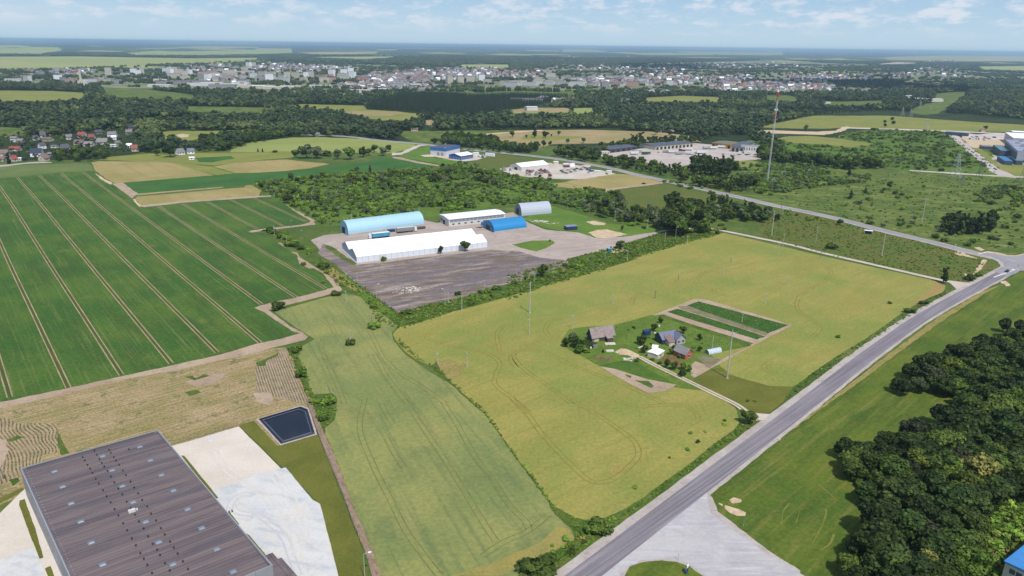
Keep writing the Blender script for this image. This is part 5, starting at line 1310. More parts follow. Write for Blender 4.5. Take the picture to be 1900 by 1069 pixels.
# greenhouse
p = W('b', 1455,665); gh = empty('greenhouse', (p[0], p[1],0),0.45, 'small shiny arched greenhouse in the farm garden', 'greenhouse')
mb = MB(); k_ = [(1.6 * math.cos(math.pi * t / 8),0.25 + 1.9 * math.sin(math.pi * t / 8)) for t in range(9)]
for i in range(8): mb.face([(-3.8, k_[i][0], k_[i][1]),(3.8, k_[i][0], k_[i][1]),(3.8, k_[i + 1][0], k_[i + 1][1]),(-3.8, k_[i + 1][0], k_[i + 1][1])])
mb.build('cover', plain('polycarbonate', (200,214,228),0.15,0,0.1,1, spec=0.7), gh)
mb = MB()
for x in np.linspace(-3.8,3.8,7):
    for i in range(8): mb.tube((x, k_[i][0] * 1.01, k_[i][1]),(x, k_[i + 1][0] * 1.01, k_[i + 1][1] + .01),.04, n=4)
mb.build('hoops', m_steel, gh)
mb = MB(); mb.prism([(y, z) for y, z in k_],3.79,3.83, axis='x'); mb.prism([(y, z) for y, z in k_],-3.83,-3.79, axis='x'); mb.build('end_wall', m_glassb, gh)
simple_box('tarp_shed', 'b', 350,370,3.0,2.8,2.2,0.4, m_tarp, m_tarp, 'dark blue tarpaulin covered shed near the farm trees', 'shed', win_on=False)
simple_box('privy', 'a', 780,700,2.2,1.6,1.4, th, m_roofgrey, m_roofgrey, 'little grey lean-to beside the bushes at the barn', 'shed', win_on=False)
for i, (wn, x, y, w_, d_, lb) in enumerate([('a', 1090,630,5,2.6, 'pale concrete slab lying in front of the barn'),('a', 1085,770,3.6,2.2, 'pale slab on the grass below the barn')]):
    p = W(wn, x, y); mb = MB(); mb.box(-w_ / 2, w_ / 2,-d_ / 2, d_ / 2,.1,.45); o = mb.build('slab', m_rock, None, (p[0], p[1],0)); o.rotation_euler = (0,0, th - .3); tag(o, lb, 'slab')
    o['label'] = lb
for (wn, x, y, lb) in [('a', 705,722, 'small white barrel by the farm bushes'),('b', 560,240, 'white barrel beside the farm fruit tree'),('b', 488,360, 'cream barrel on the farm lawn')]:
    p = W(wn, x, y); mb = MB(); mb.tube((0,0,.15),(0,0,.5),.5,.56,10); mb.tube((0,0,.5),(0,0,1.0),.56,.5,10); mb.tube((0,0,1.0),(0,0,1.05),.53,.45,10); tag(mb.build('barrel', m_whitew, None, (p[0], p[1],0)), lb, 'barrel')
# old boat-like white board
p = W('b', 255,590); mb = MB(); mb.prism([(-1.6,.3),(1.6,.3),(1.9,.7),(-1.9,.7)],-.5,.5); o = mb.build('board_stack', m_cream, None, (p[0], p[1],0)); o.rotation_euler = (0,0,.7); tag(o, 'cream board stack beside the dark farm tree', 'boards')

# ------------------------------------------------------------------ blue shops
def wedge(name, near, left, right, win, h, wallm, roofm, label, cat, fascia=None, roof='flat', hr=0, lm_=False):
    a_ = np.array(W(win, *near)); l_ = np.array(W(win, *left)); r_ = np.array(W(win, *right))
    u_ = r_ - a_; A_ = np.linalg.norm(u_); u_ /= A_; v_ = np.array([-u_[1], u_[0]]); D_ = abs((l_ - a_) @ v_)
    if lm_:
        v_ = l_ - a_; D_ = np.linalg.norm(v_); v_ /= D_; u2 = np.array([v_[1],-v_[0]]); A_ = abs((r_ - a_) @ u2); u_ = u2
    hd_ = math.atan2(u_[1], u_[0])
    r = empty(name, (a_[0], a_[1],0), hd_, label, cat)
    mb = MB()
    if roof == 'gable': mb.prism([(0,0),(D_, 0),(D_, h),(D_ / 2, hr),(0, h)],0, A_, axis='x')
    else: mb.box(0, A_, 0, D_, 0, h)
    mb.build('wall', wallm, r)
    mb = MB()
    if roof == 'gable':
        for s_ in (0,1):
            y0 = -.6 if s_ == 0 else D_ + .6
            for q in (.03,.2): mb.face([(-.6, y0, h - .2 + q),(A_ + .6, y0, h - .2 + q),(A_ + .6, D_ / 2, hr + q),(-.6, D_ / 2, hr + q)])
    else: mb.box(-.1, A_ + .1,-.1, D_ + .1, h + .003, h + .25)
    mb.build('roof', roofm, r)
    if fascia is not None:
        mb = MB(); t = h * .34
        mb.box(-.35, A_ + .35,-.35,-.02, h - t, h + .5); mb.box(-.35,-.02,-.02, D_ + .35, h - t, h + .5); mb.box(-.02, A_ + .35, D_ + .02, D_ + .35, h - t, h + .5); mb.box(A_ + .02, A_ + .35,-.02, D_ + .02, h - t, h + .5)
        mb.build('fascia', fascia, r)
    return r, A_, D_
m_bfas = plain('blue_fascia', (52,112,178),0.5,0,0.06,3)
m_bwall = plain('blue_shop_wall', (48,100,178),0.5,0,0.12,2)
r, A_, D_ = wedge('shop_hall', (345,292),(162,268),(535,246), 'Q', 9.5, m_whitew, m_roofdark, 'white hall with a broad blue fascia and dark flat roof beside the road', 'hall', m_bfas)
for q in (.15,.4): 
    mb = MB(); mb.box(-.08,-.02, D_ * q, D_ * q + 4,0,4.2); mb.build('gate', m_greyw, r)
mb = MB(); mb.box(2,2.6,2,2.6,9.7,11.2); mb.box(A_ - 3, A_ - 2.2, D_ - 3, D_ - 2.2,9.7,11.0); mb.build('roof_vent', m_whitew, r)
r, A_, D_ = wedge('blue_shop', (548,346),(402,322),(715,318), 'Q', 5.0, m_bwall, m_white, 'bright blue shop with a white gable roof in front of the white hall', 'shop', None, 'gable', 7.2)
for i in range(6):
    mb = MB(); mb.box(A_ * (i + .2) / 6, A_ * (i + .75) / 6,-.1,-.02,.4,3.6); mb.build('window', m_glassb, r)
for i in range(4):
    mb = MB(); mb.box(-.1,-.02, D_ * (i + .25) / 4, D_ * (i + .7) / 4,.4,3.4); mb.build('window', m_glassb, r)
simple_box('site_trailer', 'Q', 945,290,13,3.0,3.4,-0.55, m_white, m_white, 'long white trailer box right of the blue shop', 'trailer', win_on=False)
simple_box('site_trailer', 'Q', 750,280,8,3.5,3.6,0.5, m_whitew, m_white, 'short white box body behind the blue shop', 'trailer', win_on=False)
car(800,305,0.6, 'white', 'white van parked left of the long trailer box', None, 'Q', True)
car(850,295,0.6, 'silver', 'silver van parked beside the long trailer box', None, 'Q', True)
car(840,312,1.0, 'blue', 'small blue car by the vans at the blue shop', None, 'Q')
car(262,275,0.4, 'white', 'white van in front of the white hall gate', None, 'Q', True)
# ------------------------------------------------------------------ machine site
o, L, D, hd = rect((200,202),(572,158),(75,165), 'S')
root = empty('site_tent', (o[0], o[1],0), hd, 'white gable tent on the machine yard', 'tent')
mb = MB(); mb.prism(gable_profile(D, 4.2,7.5),0, L, axis='x'); mb.build('wall', m_whitew, root)
for i in range(10):
    for s_ in (0,1):
        mb = MB(); y0 = -.3 if s_ == 0 else D + .3
        mb.face([(L * i / 10 + .04, y0,4.2),(L * (i + 1) / 10 - .04, y0,4.2),(L * (i + 1) / 10 - .04, D / 2,7.65),(L * i / 10 + .04, D / 2,7.65)]); mb.build('roof_bay', m_white, root)
mb = MB(); mb.box(-.1,-.02, D * .35, D * .6,0,3.2); mb.build('door', m_dark, root)
simple_box('site_container', 'S', 665,105,6,4,3,.3, m_cream, m_white, 'cream container cabin behind the machine yard', 'container', win_on=False)
simple_box('site_container', 'S', 810,135,8,4,3.2,.2, m_whitew, m_white, 'white container left of the machine yard fence', 'container', win_on=False)
simple_box('site_container', 'S', 885,135,6,4,3.2,.2, m_white, m_white, 'second white container on the machine yard', 'container', win_on=False)
simple_box('site_container', 'S', 812,150,7,3,2.2,.2, plain('maroon_box', (110,56,66),0.6), plain('maroon_top', (120,70,80),0.6), 'maroon skip in front of the white containers', 'container', win_on=False)
simple_box('site_container', 'S', 1235,230,7,3,2.6,-.3, m_whitew, m_white, 'white low trailer at the right of the machine yard', 'trailer', win_on=False)
simple_box('site_container', 'S', 1390,225,6,3,2.4,-.3, m_whitew, m_white, 'white caravan at the end of the machine yard', 'trailer', win_on=False)
carlist = [(740,205, 'black'),(770,190, 'white'),(800,185, 'white'),(830,195, 'silver'),(860,190, 'white'),(885,180, 'white'),(770,225, 'green'),(810,235, 'green'),(870,220, 'grey'),(920,185, 'black'),(955,175, 'black'),(1010,175, 'silver'),(1010,190, 'grey'),(1070,165, 'grey'),(1040,150, 'silver'),(1095,190, 'blue'),(1130,195, 'blue'),(1165,205, 'blue'),(1140,210, 'blue'),(1110,225, 'silver'),(1360,245, 'beige'),(930,205, 'silver')]
adj = ['at the front row', 'in the middle of the row', 'near the row end', 'beside the fence side', 'nearest the road', 'by the gate']
for i, (x, y, c_) in enumerate(carlist):
    car(x, y, 0.6 + (i % 5) * .5, c_, c_ + ' car parked on the gravel machine yard', 'cars on the machine yard', 'S')
rd = random.Random(11)
for i in range(26):
    x = 250 + rd.random() * 340; y = 190 + rd.random() * 85
    if i > 20: x = -60 + rd.random() * 120; y = 175 + rd.random() * 25
    p = W('S', x, y)
    mb = MB(); cc = rd.choice([plain('machine_red', (128,76,70),.6), m_bluep, m_dark, m_greyw, m_rock, plain('machine_orange', (190,120,90),.6)]) if i < 6 else cc_list[i % 6]
    if i < 6:
        if i == 0: cc_list = []
        cc_list.append(cc)
    s_ = .8 + rd.random()
    mb.box(-s_ * 1.4, s_ * 1.4,-s_ * .8, s_ * .8,.4,1.0 + s_ * .5); mb.box(-s_ * .3, s_ * .9,-s_ * .6, s_ * .6,1.0 + s_ * .5,1.5 + s_ * .9); mb.tube((-s_ * 1.2,0,1),(-s_ * 2.3,0,2.2),.15,.1,5)
    for sx in (-1,1):
        mb.tube((sx * s_, -s_ * .95,.4),(sx * s_, s_ * .95,.4),.4, n=8)
    o = mb.build('farm_machine', cc, None, (p[0], p[1],.1)); o.rotation_euler = (0,0, rd.random() * 6)
    tag(o, 'farm machine standing in the jumble beside the site tent', 'machine', 'machines in the jumble beside the site tent')
# ------------------------------------------------------------------ lorry yard
m_tr = plain('dark_sheet_roof', (84,86,98),0.5,0,0.08,4)
def longshed(win, FL, FR, BL, h, wallm, roofm, label, ngate=8, gm=None):
    o, L, D, hd = rect(FL, FR, BL, win)
    r = empty('workshop', (o[0], o[1],0), hd, label, 'building')
    mb = MB(); mb.box(0, L, 0, D, 0, h); mb.build('wall', wallm, r)
    mb = MB(); mb.prism([(-.5, h + .01),(D + .5, h + .01),(D / 2, h + 1.1)],-.5, L + .5, axis='x'); mb.build('roof', roofm, r)
    for i in range(ngate):
        mb = MB(); mb.box(L * (i + .2) / ngate, L * (i + .75) / ngate, -.1,-.02,0, h * .75); mb.build('gate', gm or m_dark, r)
    return r
longshed('Y', (180,302),(455,268),(120,262),4.6, m_roofdark, m_tr, 'dark roofed low workshop left in the lorry yard', 5)
simple_box('gatehouse', 'Y', 122,318,11,7,4.2,.3, m_cream, m_whitew, 'small cream house at the left end of the lorry yard', 'house', win_on=True)
longshed('Y', (650,272),(1040,236),(548,238),5.0, m_cream, m_tr, 'long workshop with dark roof and cream gates in the lorry yard', 10)
longshed('Y', (1232,236),(1428,262),(1250,200),6.0, m_yellow, plain('olive_roof', (120,118,92),.6), 'yellow clad workshop at the right of the lorry yard', 5, m_dark)
longshed('Y', (1432,286),(1560,296),(1436,220),7.0, m_greyw, m_tr, 'grey hall joined to the yellow workshop', 3)
simple_box('office_block', 'Y', 1630,290,26,14,8.5,-.25, m_whitew, m_greyw, 'white office block at the end of the grey hall', 'office')
trl = [(920,290, 'red', 'red lorry in the middle of the lorry yard', .3),(985,275, 'white', 'white lorry cab right of the red lorry', 1.5),(1335,252, 'white', 'white lorry in front of the yellow workshop', 1.3),(1250,262, 'white', 'white trailer left of the yellow workshop front', 1.9),
       (1180,262, 'silver', 'silver trailer between the sheds of the lorry yard', 1.9),(770,298, 'silver', 'silver trailer left of the red lorry', 1.4),(830,305, 'white', 'white trailer just left of the red lorry', 1.5),(900,318, 'silver', 'silver trailer below the red lorry', 1.8),(1000,318, 'white', 'white trailer lower middle of the lorry yard', 1.2),
       (1070,305, 'white', 'white lorry right of centre in the lorry yard', 1.6),(1120,310, 'white', 'white box lorry behind the poplars', 1.7),(550,318, 'green', 'green topped trailer behind the trees', 1.7),(460,300, 'silver', 'silver trailer by the dark workshop', 1.8),(430,318, 'white', 'white trailer by the dark workshop', 1.9),(1520,320, 'white', 'white bus nearest the tall poplar', 2.6),(1615,318, 'white', 'white bus right of the first bus', 2.6)]
for x, y, c_, lb, h_ in trl:
    truck(x, y, h_, paintm(c_, CARC[c_]), m_whitew, paintm(c_, CARC[c_]), lb, 'Y', L=9 if 'bus' in lb or 'cab' in lb else 12, cab=not ('trailer' in lb))
for i, (x, y, c_) in enumerate([(1560,305, 'grey'),(1590,325, 'black'),(1700,295, 'black'),(1720,270, 'grey'),(1810,340, 'black'),(1790,285, 'grey'),(1460,330, 'silver'),(1350,320, 'grey'),(680,300, 'silver'),(1800,300, 'black')]):
    car(x, y, i * .8, c_, c_ + ' car standing among the lorries', 'cars in the lorry yard', 'Y')
# ------------------------------------------------------------------ factory at the right edge
def blk(win, near, left, right, h, wallm, roofm, label, name='factory_hall', fascia=None):
    r, A__, D__ = wedge(name, near, left, right, win, h, wallm, roofm, label, 'factory', fascia, lm_=True)
    return r, A__, D__
m_fac = plain('factory_grey', (176,178,188),0.5,0,0.05,6)
m_facd = plain('factory_dark', (74,82,100),0.5,0,0.08,6)
fr, A_, D_ = blk('R', (1395,715),(1180,480),(1900,700),15.5, m_fac, plain('factory_roof', (150,158,178),.5,0,.2,12), 'large grey factory hall at the right edge')
mb = MB(); mb.box(-.15,-.02,1, D_ - 1,.5,13); mb.build('dark_cladding', m_facd, fr)
for i in range(14):
    mb = MB(); qx = 6 + (i * 37) % max(8, int(A_ - 12)); qy = 5 + (i * 23) % max(8, int(D_ - 10)); mb.box(qx, qx + 5, qy, qy + 3,15.8,17.2); mb.build('roof_unit', m_greyw, fr)
for i in range(8):
    mb = MB(); mb.box(2 + i * 6,4.5 + i * 6,-.12,-.02,2,5); mb.build('window', m_glass, fr)
blk('R', (1330,400),(1190,290),(1900,400),12, m_fac, m_white, 'white roofed factory block behind the big grey hall')
blk('R', (1330,255),(1290,230),(1900,260),10, m_greyw, m_white, 'white flat factory block farthest back at the right edge')
blk('R', (1120,590),(975,480),(1270,580),8, m_facd, m_teal, 'low teal roofed annex beside the grey factory hall')
blk('R', (1190,740),(1060,650),(1300,722),5, m_facd, m_blueg, 'first small canopy with blue roof in the factory parking yard', 'canopy')
blk('R', (1400,735),(1240,650),(1470,715),5, m_facd, m_teal, 'second small canopy with teal roof in the factory parking yard', 'canopy')
blk('R', (1000,465),(800,455),(1010,440),4, m_facd, m_roofgrey, 'long low dark wall shed by the orange sand', 'shed')
simple_box('site_hall', 'R', 340,205,34,12,5,2.45, m_facd, m_teal, 'long grey shed beside the concrete road', 'shed', win_on=False)
simple_box('field_hut', 'D', 1590,968,8,6,3.0,.2, m_cream, m_roofterr, 'lone hut with reddish roof at the edge of the olive meadow', 'hut', roof='gable')
simple_box('white_shed', 'D', 445,760,22,8,3.5,0.1, m_whitew, m_white, 'small white shed in the clearing of the right woods', 'shed', win_on=False)
rd = random.Random(3)
for i in range(34):
    t = i / 34.0
    ax_, ay_ = 150 + t * 920,190 + t * 690
    side_ = 1 if i % 3 else -1
    x = ax_ + side_ * 26 + rd.random() * 10; y = ay_ - side_ * 10 + rd.random() * 8
    c_ = rd.choice(['black', 'grey', 'white', 'silver', 'black', 'grey'])
    car(x, y, 2.45 + rd.random() * .2, c_, c_ + ' car parked along the concrete road to the factory', 'cars parked along the concrete road', 'R')
rd = random.Random(4)
for i in range(16):
    x = 560 + rd.random() * 600; y = 240 + rd.random() * 60; p = W('R', x, y)
    c_ = rd.choice(['white', 'silver', 'blue', 'grey'])
    car(x, y, rd.random() * 3, c_, c_ + ' vehicle parked at the building site', 'vehicles at the building site', 'R', van=i % 2 == 0)
# ------------------------------------------------------------------ vehicles and small things on the roads
rdh = math.atan2(*(np.array(g2(1845,516)) - np.array(g2(1704,594)))[::-1]) - math.pi / 2
car(1500,580, rdh, 'black', 'black car driving toward the junction', None, 'e')
car(1045,160,1.2, 'black', 'black car parked where the dirt path meets the side road', None, 'X') if False else None
car(968,442,1.3, 'black', 'black car on the dirt path of the dry field', None, 'G')
p = W('H', 755,808)
bs = empty('bus_shelter', (p[0], p[1],.12), th - .9, 'blue and white bus shelter beside the side road', 'bus shelter')
mb = MB(); mb.box(-2.6,2.6,.9,1.1,0,2.5); mb.build('back_wall', plain('shelter_blue', (44,70,120),.5), bs)
mb = MB(); mb.box(-2.6,-2.45,-1.0,.89,0,2.5); mb.box(2.45,2.6,-1.0,.89,0,2.5); mb.build('side_wall', m_whitew, bs)
mb = MB(); mb.box(-3.0,3.0,-1.5,1.3,2.503,2.75); mb.build('roof', m_white, bs)
mb = MB(); mb.box(-2.2,2.2,.4,.85,.4,.5); mb.build('bench', m_wood, bs)
# blue sign board on the grass island
p = W('h', 925,1035)
sg = empty('road_sign', (p[0], p[1],.18),0.9, 'tall blue sign board with a white top on the grass island', 'sign')
mb = MB(); mb.box(-.55,.55,-.08,.08,.2,2.0); mb.build('panel', m_bluep, sg)
mb = MB(); mb.box(-.55,.55,-.08,.08,2.003,2.9); mb.build('top_panel', m_white, sg)
mb = MB(); mb.tube((-.62,0,0),(-.62,0,2.95),.06, n=6); mb.tube((.62,0,0),(.62,0,2.95),.06, n=6); mb.build('post', m_teal, sg)
def small_sign(win, x, y, h, mat, label, w=.6):
    p = W(win, x, y); r = empty('road_sign', (p[0], p[1],.15),.8, label, 'sign')
    mb = MB(); mb.tube((0,0,0),(0,0, h),.05, n=6); mb.build('post', m_steel, r)
    mb = MB(); mb.box(-w / 2, w / 2,-.12,-.06, h - w, h); mb.build('panel', mat, r); return r
small_sign('O', 1557,775,2.2, m_teal, 'small pale green sign beside the sand on the mown grass')
small_sign('h', 765,790,2.2, m_steel, 'thin grey sign post at the tip of the grass island', .35)
small_sign('e', 1668,535,3.2, plain('dark_teal_sign', (40,80,90),.5), 'dark teal sign board in the middle of the junction', 1.6)
small_sign('e', 635,195,3.4, m_white, 'white sign at the side road before the junction', 1.0)
small_sign('e', 1485,475,3.0, m_steel, 'thin grey sign on the corner of the junction', .6)
small_sign('e', 1600,650,1.6, plain('sign_faded_blue', (90,120,150),.5), 'low blue sign panel beside the sand heap', 1.8)
for wn, x, y, lb in (('O', 1772,250, 'white kilometre stone on the right verge of the road'),):
    p = W(wn, x, y); mb = MB(); mb.box(-.45,.45,-.25,.25,.1,.55); mb.box(-.3,.3,-.18,.18,.55,.7); tag(mb.build('marker_stone', m_rock, None, (p[0], p[1],0)), lb, 'marker stone')
# blue roofed building bottom right
BZ = 6.5
q0 = np.array(W('i', 1610,640, BZ)); q1 = np.array(W('i', 1900,410, BZ)); q2 = np.array(W('i', 1900,790, BZ))
u_ = (q1 - q0); u_ /= np.linalg.norm(u_); v_ = np.array([u_[1],-u_[0]])
hd_ = math.atan2(v_[1], v_[0])
r = empty('blue_roofed_building', (q0[0], q0[1],0), hd_, 'building with a blue sheet roof and white walls in the bottom right corner', 'building')
LBB, DBB = 30.0,34.0
mb = MB(); mb.box(.25, LBB, .3, DBB, 0, BZ - .1); mb.build('wall', m_whitew, r)
for i in range(10):
    for s_ in range(2):
        mb = MB(); y0 = DBB * i / 10; x0, x1 = (0, LBB * .45) if s_ == 0 else (LBB * .45 + .02, LBB)
        zz0 = BZ + (0 if s_ == 0 else .7); zz1 = BZ + (.7 if s_ == 0 else 1.4)
        mb.face([(x0, y0 + .02, zz0),(x1, y0 + .02, zz0 + .0 + (.7 if 1 else 0)),(x1, y0 + DBB / 10 - .02, zz0 + .7),(x0, y0 + DBB / 10 - .02, zz0)])
        mb.box(x0, x1, y0 - .05, y0 + .05, zz0 - .05, zz0 + .1) if s_ == 0 and False else None
        mb.build('roof_sheet', plain('blue_roof_sheet', (66,140,210),.45,0,.07,4) if i == 0 and s_ == 0 else bpy.data.materials['blue_roof_sheet'], r)
mb = MB(); mb.box(0, LBB, -.12,.0, BZ - .3, BZ + .02); mb.box(-.1,.02,0, DBB, BZ - .3, BZ + .02); mb.build('gutter', m_bfas, r)
for x in (1.6,3.2):
    mb = MB(); mb.box(x, x + 1.3,.18,.28, BZ - 2.8, BZ - 1.4); w_ = mb.build('window', m_glass, r); mb = MB(); mb.box(x - .1, x + 1.4,.14,.17, BZ - 2.95, BZ - 2.8); mb.build('frame', m_whitew, w_)

# ------------------------------------------------------------------ poles
def pole(win, base, top, kind, label, group=None):
    h = max(3.0, height(win, base, top))
    p = W(win, *base)
    nm = {'lamp': 'street_lamp', 'util': 'utility_pole', 'tall': 'tall_power_pole', 'lean': 'leaning_pole'}[kind]
    r = empty(nm, (p[0], p[1],0),(hash_(label) % 628) / 100.0, label, {'lamp': 'street lamp', 'tall': 'power pole'}.get(kind, 'utility pole'), group)
    mb = MB()
    r0 = {'tall': .34, 'lamp': .13, 'util': .19, 'lean': .2}[kind]
    if kind == 'lean':
        tx, ty = W(win, *top, h) ; mb.tube((0,0,0),(-2.2,1.0, h * .96), r0, r0 * .7,7); r.rotation_euler = (0,0,0)
    else: mb.tube((0,0,0),(0,0, h), r0, r0 * .55,8)
    mb.build('shaft', m_pole if kind in ('tall', 'lamp') else random.Random(hash_(label)).choice([m_pole, m_pole, m_polew]), r)
    if kind == 'lamp':
        mb = MB(); mb.tube((0,0, h - .05),(1.3,0, h + .25),.06, n=5); mb.build('arm', m_steel, r)
        mb = MB(); mb.box(1.2,2.0,-.2,.2, h + .2, h + .36); mb.build('lamp_head', m_white, r)
    elif kind != 'lean':
        mb = MB(); wd = 1.9 if kind == 'tall' else .8
        mb.box(-wd, wd, -.08,.08, h - .75, h - .6)
        if kind == 'tall': mb.box(-1.3,1.3,-.08,.08, h - 2.4, h - 2.25)
        mb.build('crossarm', m_steel, r)
        for s_ in (-wd + .1,0, wd - .1):
            mb = MB(); mb.tube((s_, 0, h - .6 if s_ else h),(s_, 0,(h - .6 if s_ else h) + .35),.09,.05,6); mb.build('insulator', m_whitew, r)
    mb = MB(); mb.tube((0,0,0),(0,0,.35), r0 * 2, r0 * 1.6,8); mb.build('foot', m_concw, r)
    return r
def hash_(s):
    v_ = 7
    for ch in s: v_ = (v_ * 31 + ord(ch)) % 1000003
    return v_
poles = [
 ('K', (1580,880),(1608,530), 'tall', 'tall pale power pole beside the farm garden'),
 ('H', (855,965),(875,800), 'tall', 'tall pale power pole in the olive meadow below the bus shelter'),
 ('H', (1145,740),(1178,550), 'tall', 'tall pale power pole leaning in the rough green meadow'),
 ('K', (130,400),(133,175), 'tall', 'slender tall pole in the upper left of the yellow crop'),
 ('K', (128,550),(125,440), 'util', 'short pole below the slender tall pole in the yellow crop'),
 ('K', (443,518),(445,410), 'util', 'pole at the upper left corner of the farmstead'),
 ('K', (1050,298),(1050,220), 'util', 'pole above the farmstead, right of the small weeds'),
 ('K', (740,332),(738,262), 'util', 'pole in the crop above the barn'),
 ('K', (1220,165),(1218,105), 'util', 'pole in the crop nearest the top middle'),
 ('K', (1550,120),(1552,60), 'util', 'pole in the crop below the white track'),
 ('K', (1605,38),(1605,-20), 'util', 'pole in the crop close to the white track'),
 ('K', (1470,655),(1476,568), 'util', 'pole behind the greenhouse'),
 ('K', (1688,465),(1690,402), 'util', 'pole standing in the upper vegetable bed'),
 ('K', (1858,330),(1862,255), 'util', 'pole in the crop above the garden corner'),
 ('L', (160,195),(168,130), 'util', 'pole in the right part of the yellow crop'),
 ('J', (1335,772),(1345,690), 'util', 'left one of two poles at the weedy field corner'),
 ('J', (1550,798),(1548,688), 'util', 'right one of two poles at the weedy field corner'),
 ('J', (885,293),(888,188), 'lamp', 'street lamp at the left corner of the worn tarmac'),
 ('J', (745,185),(745,98), 'util', 'pole at the left edge of the worn tarmac'),
 ('J', (1388,328),(1386,222), 'lamp', 'street lamp on the lower edge of the worn tarmac'),
 ('J', (1413,335),(1413,252), 'util', 'pole right beside the lower street lamp'),
 ('J', (1512,380),(1512,275), 'util', 'pole between the tarmac hedge and the yellow crop'),
 ('J', (1680,240),(1680,188), 'util', 'pole on the tarmac edge left of the hedge bushes'),
 ('J', (662,320),(662,235), 'util', 'pole at the top of the wheat field'),
 ('J', (852,480),(853,408), 'util', 'pole beside the bush and stones in the wheat'),
 ('J', (693,600),(688,520), 'util', 'pole beside the lone round bush in the wheat'),
 ('J', (568,1045),(518,930), 'lean', 'leaning white pole at the weedy strip'),
 ('K', (300,172),(298,95), 'util', 'pole at the hedge right of the round tree'),
 ('K', (162,165),(162,100), 'util', 'pole at the hedge left of the round tree'),
 ('K', (67,165),(67,100), 'util', 'pole on the lower tarmac edge near the hedge'),
 ('G', (405,620),(403,555), 'util', 'pole behind the green meadow by the grey hangar'),
 ('G', (565,668),(565,605), 'util', 'pole at the thicket above the green meadow'),
 ('G', (755,712),(757,640), 'util', 'pole at the pale willow above the green meadow'),
 ('G', (580,1012),(578,935), 'util', 'first pole in the hedge below the yard entrance'),
 ('G', (683,1002),(683,940), 'util', 'pole below the sky blue hut'),
 ('G', (847,1005),(845,930), 'util', 'pole below the round bush at the yard entrance'),
 ('G', (820,915),(820,865), 'util', 'pole right beside the round bush at the entrance'),
 ('G', (1027,890),(1030,812), 'util', 'pole in the grass below the entrance drive'),
 ('G', (1122,870),(1122,800), 'util', 'pole left of the dark tree group'),
 ('G', (1200,852),(1202,762), 'lamp', 'street lamp in front of the dark tree group'),
 ('G', (1285,890),(1285,820), 'util', 'pole at the corner of the crop below the dark trees'),
 ('G', (995,760),(997,700), 'util', 'pole left of the dark trees above the drive'),
 ('H', (45,825),(58,640), 'tall', 'tall pole at the left of the olive meadow'),
 ('H', (130,892),(130,805), 'util', 'pole on the upper side of the white track, left'),
 ('H', (95,965),(100,870), 'util', 'pole in the crop below the start of the white track'),
 ('H', (370,870),(375,755), 'util', 'pole in the dark green part of the olive meadow'),
 ('H', (498,892),(505,838), 'util', 'pole beside the small bush in the olive meadow'),
 ('H', (403,990),(405,930), 'util', 'pole in the crop just under the white track'),
 ('H', (285,590),(290,530), 'util', 'pole beyond the side road, left'),
 ('H', (115,635),(127,575), 'util', 'first of two poles at the side road bend'),
 ('H', (128,668),(133,622), 'util', 'second of two poles at the side road bend'),
 ('H', (700,790),(700,760), 'util', 'short pole left of the bus shelter'),
 ('H', (850,700),(848,655), 'util', 'pole beyond the side road above the bus shelter'),
 ('H', (1205,520),(1208,480), 'util', 'pole in the middle of the rough meadow'),
 ('H', (912,425),(915,365), 'util', 'pole beside the dark bush of the rough meadow'),
 ('F', (135,812),(135,750), 'util', 'first pole at the soil corner hedge'),
 ('F', (228,902),(228,828), 'util', 'second pole at the soil corner hedge'),
 ('F', (262,762),(260,705), 'util', 'pole between the crop tip and the scrub'),
 ('F', (338,842),(335,778), 'util', 'pole on the grass left of the tarmac'),
 ('F', (518,745),(518,690), 'util', 'pole in the grey willow left of the light blue hangar'),
 ('F', (700,700),(702,665), 'util', 'pole behind the left part of the light blue hangar'),
 ('F', (912,350),(912,322), 'util', 'pole at the far edge of the scrub'),
 ('F', (1198,655),(1198,620), 'util', 'pole behind the right end of the light blue hangar'),
 ('M', (22,490),(40,412), 'util', 'dark pole at the left edge by the wavy rows'),
 ('N', (771,1085),(765,935), 'lamp', 'street lamp at the bottom of the ditch track'),
]
for w_, b_, t_, k_2, lb in poles: pole(w_, b_, t_, k_2, lb)
# fence along the lower tarmac edge
fp = [W('J', *q) for q in [(1090,383),(1250,343),(1450,303),(1700,232),(1900,175)]] + [W('K', *q) for q in [(200,110),(400,62),(420,32)]]
fr_ = empty('wire_fence', (fp[0][0], fp[0][1],0),0, 'thin wire fence with pale posts along the lower tarmac edge', 'fence')
mbp2 = MB(); mbp2.tube((0,0,0),(0,0,2.0),.06, n=5); me_fp = mbp2.mesh('post', m_pole)
mbw = MB(); prev = None
for a_, b_ in zip(fp[:-1], fp[1:]):
    n = max(1, int(math.dist(a_, b_) / 3.5))
    for i in range(n):
        q = (a_[0] + (b_[0] - a_[0]) * i / n - fp[0][0], a_[1] + (b_[1] - a_[1]) * i / n - fp[0][1])
        obj_mesh('post', me_fp, fr_, (q[0], q[1],0))
        if prev:
            for z in (.5,1.1,1.8): mbw.tube((prev[0], prev[1], z),(q[0], q[1], z),.02, n=3, caps=False)
        prev = q
mbw.build('wire', m_steel, fr_)
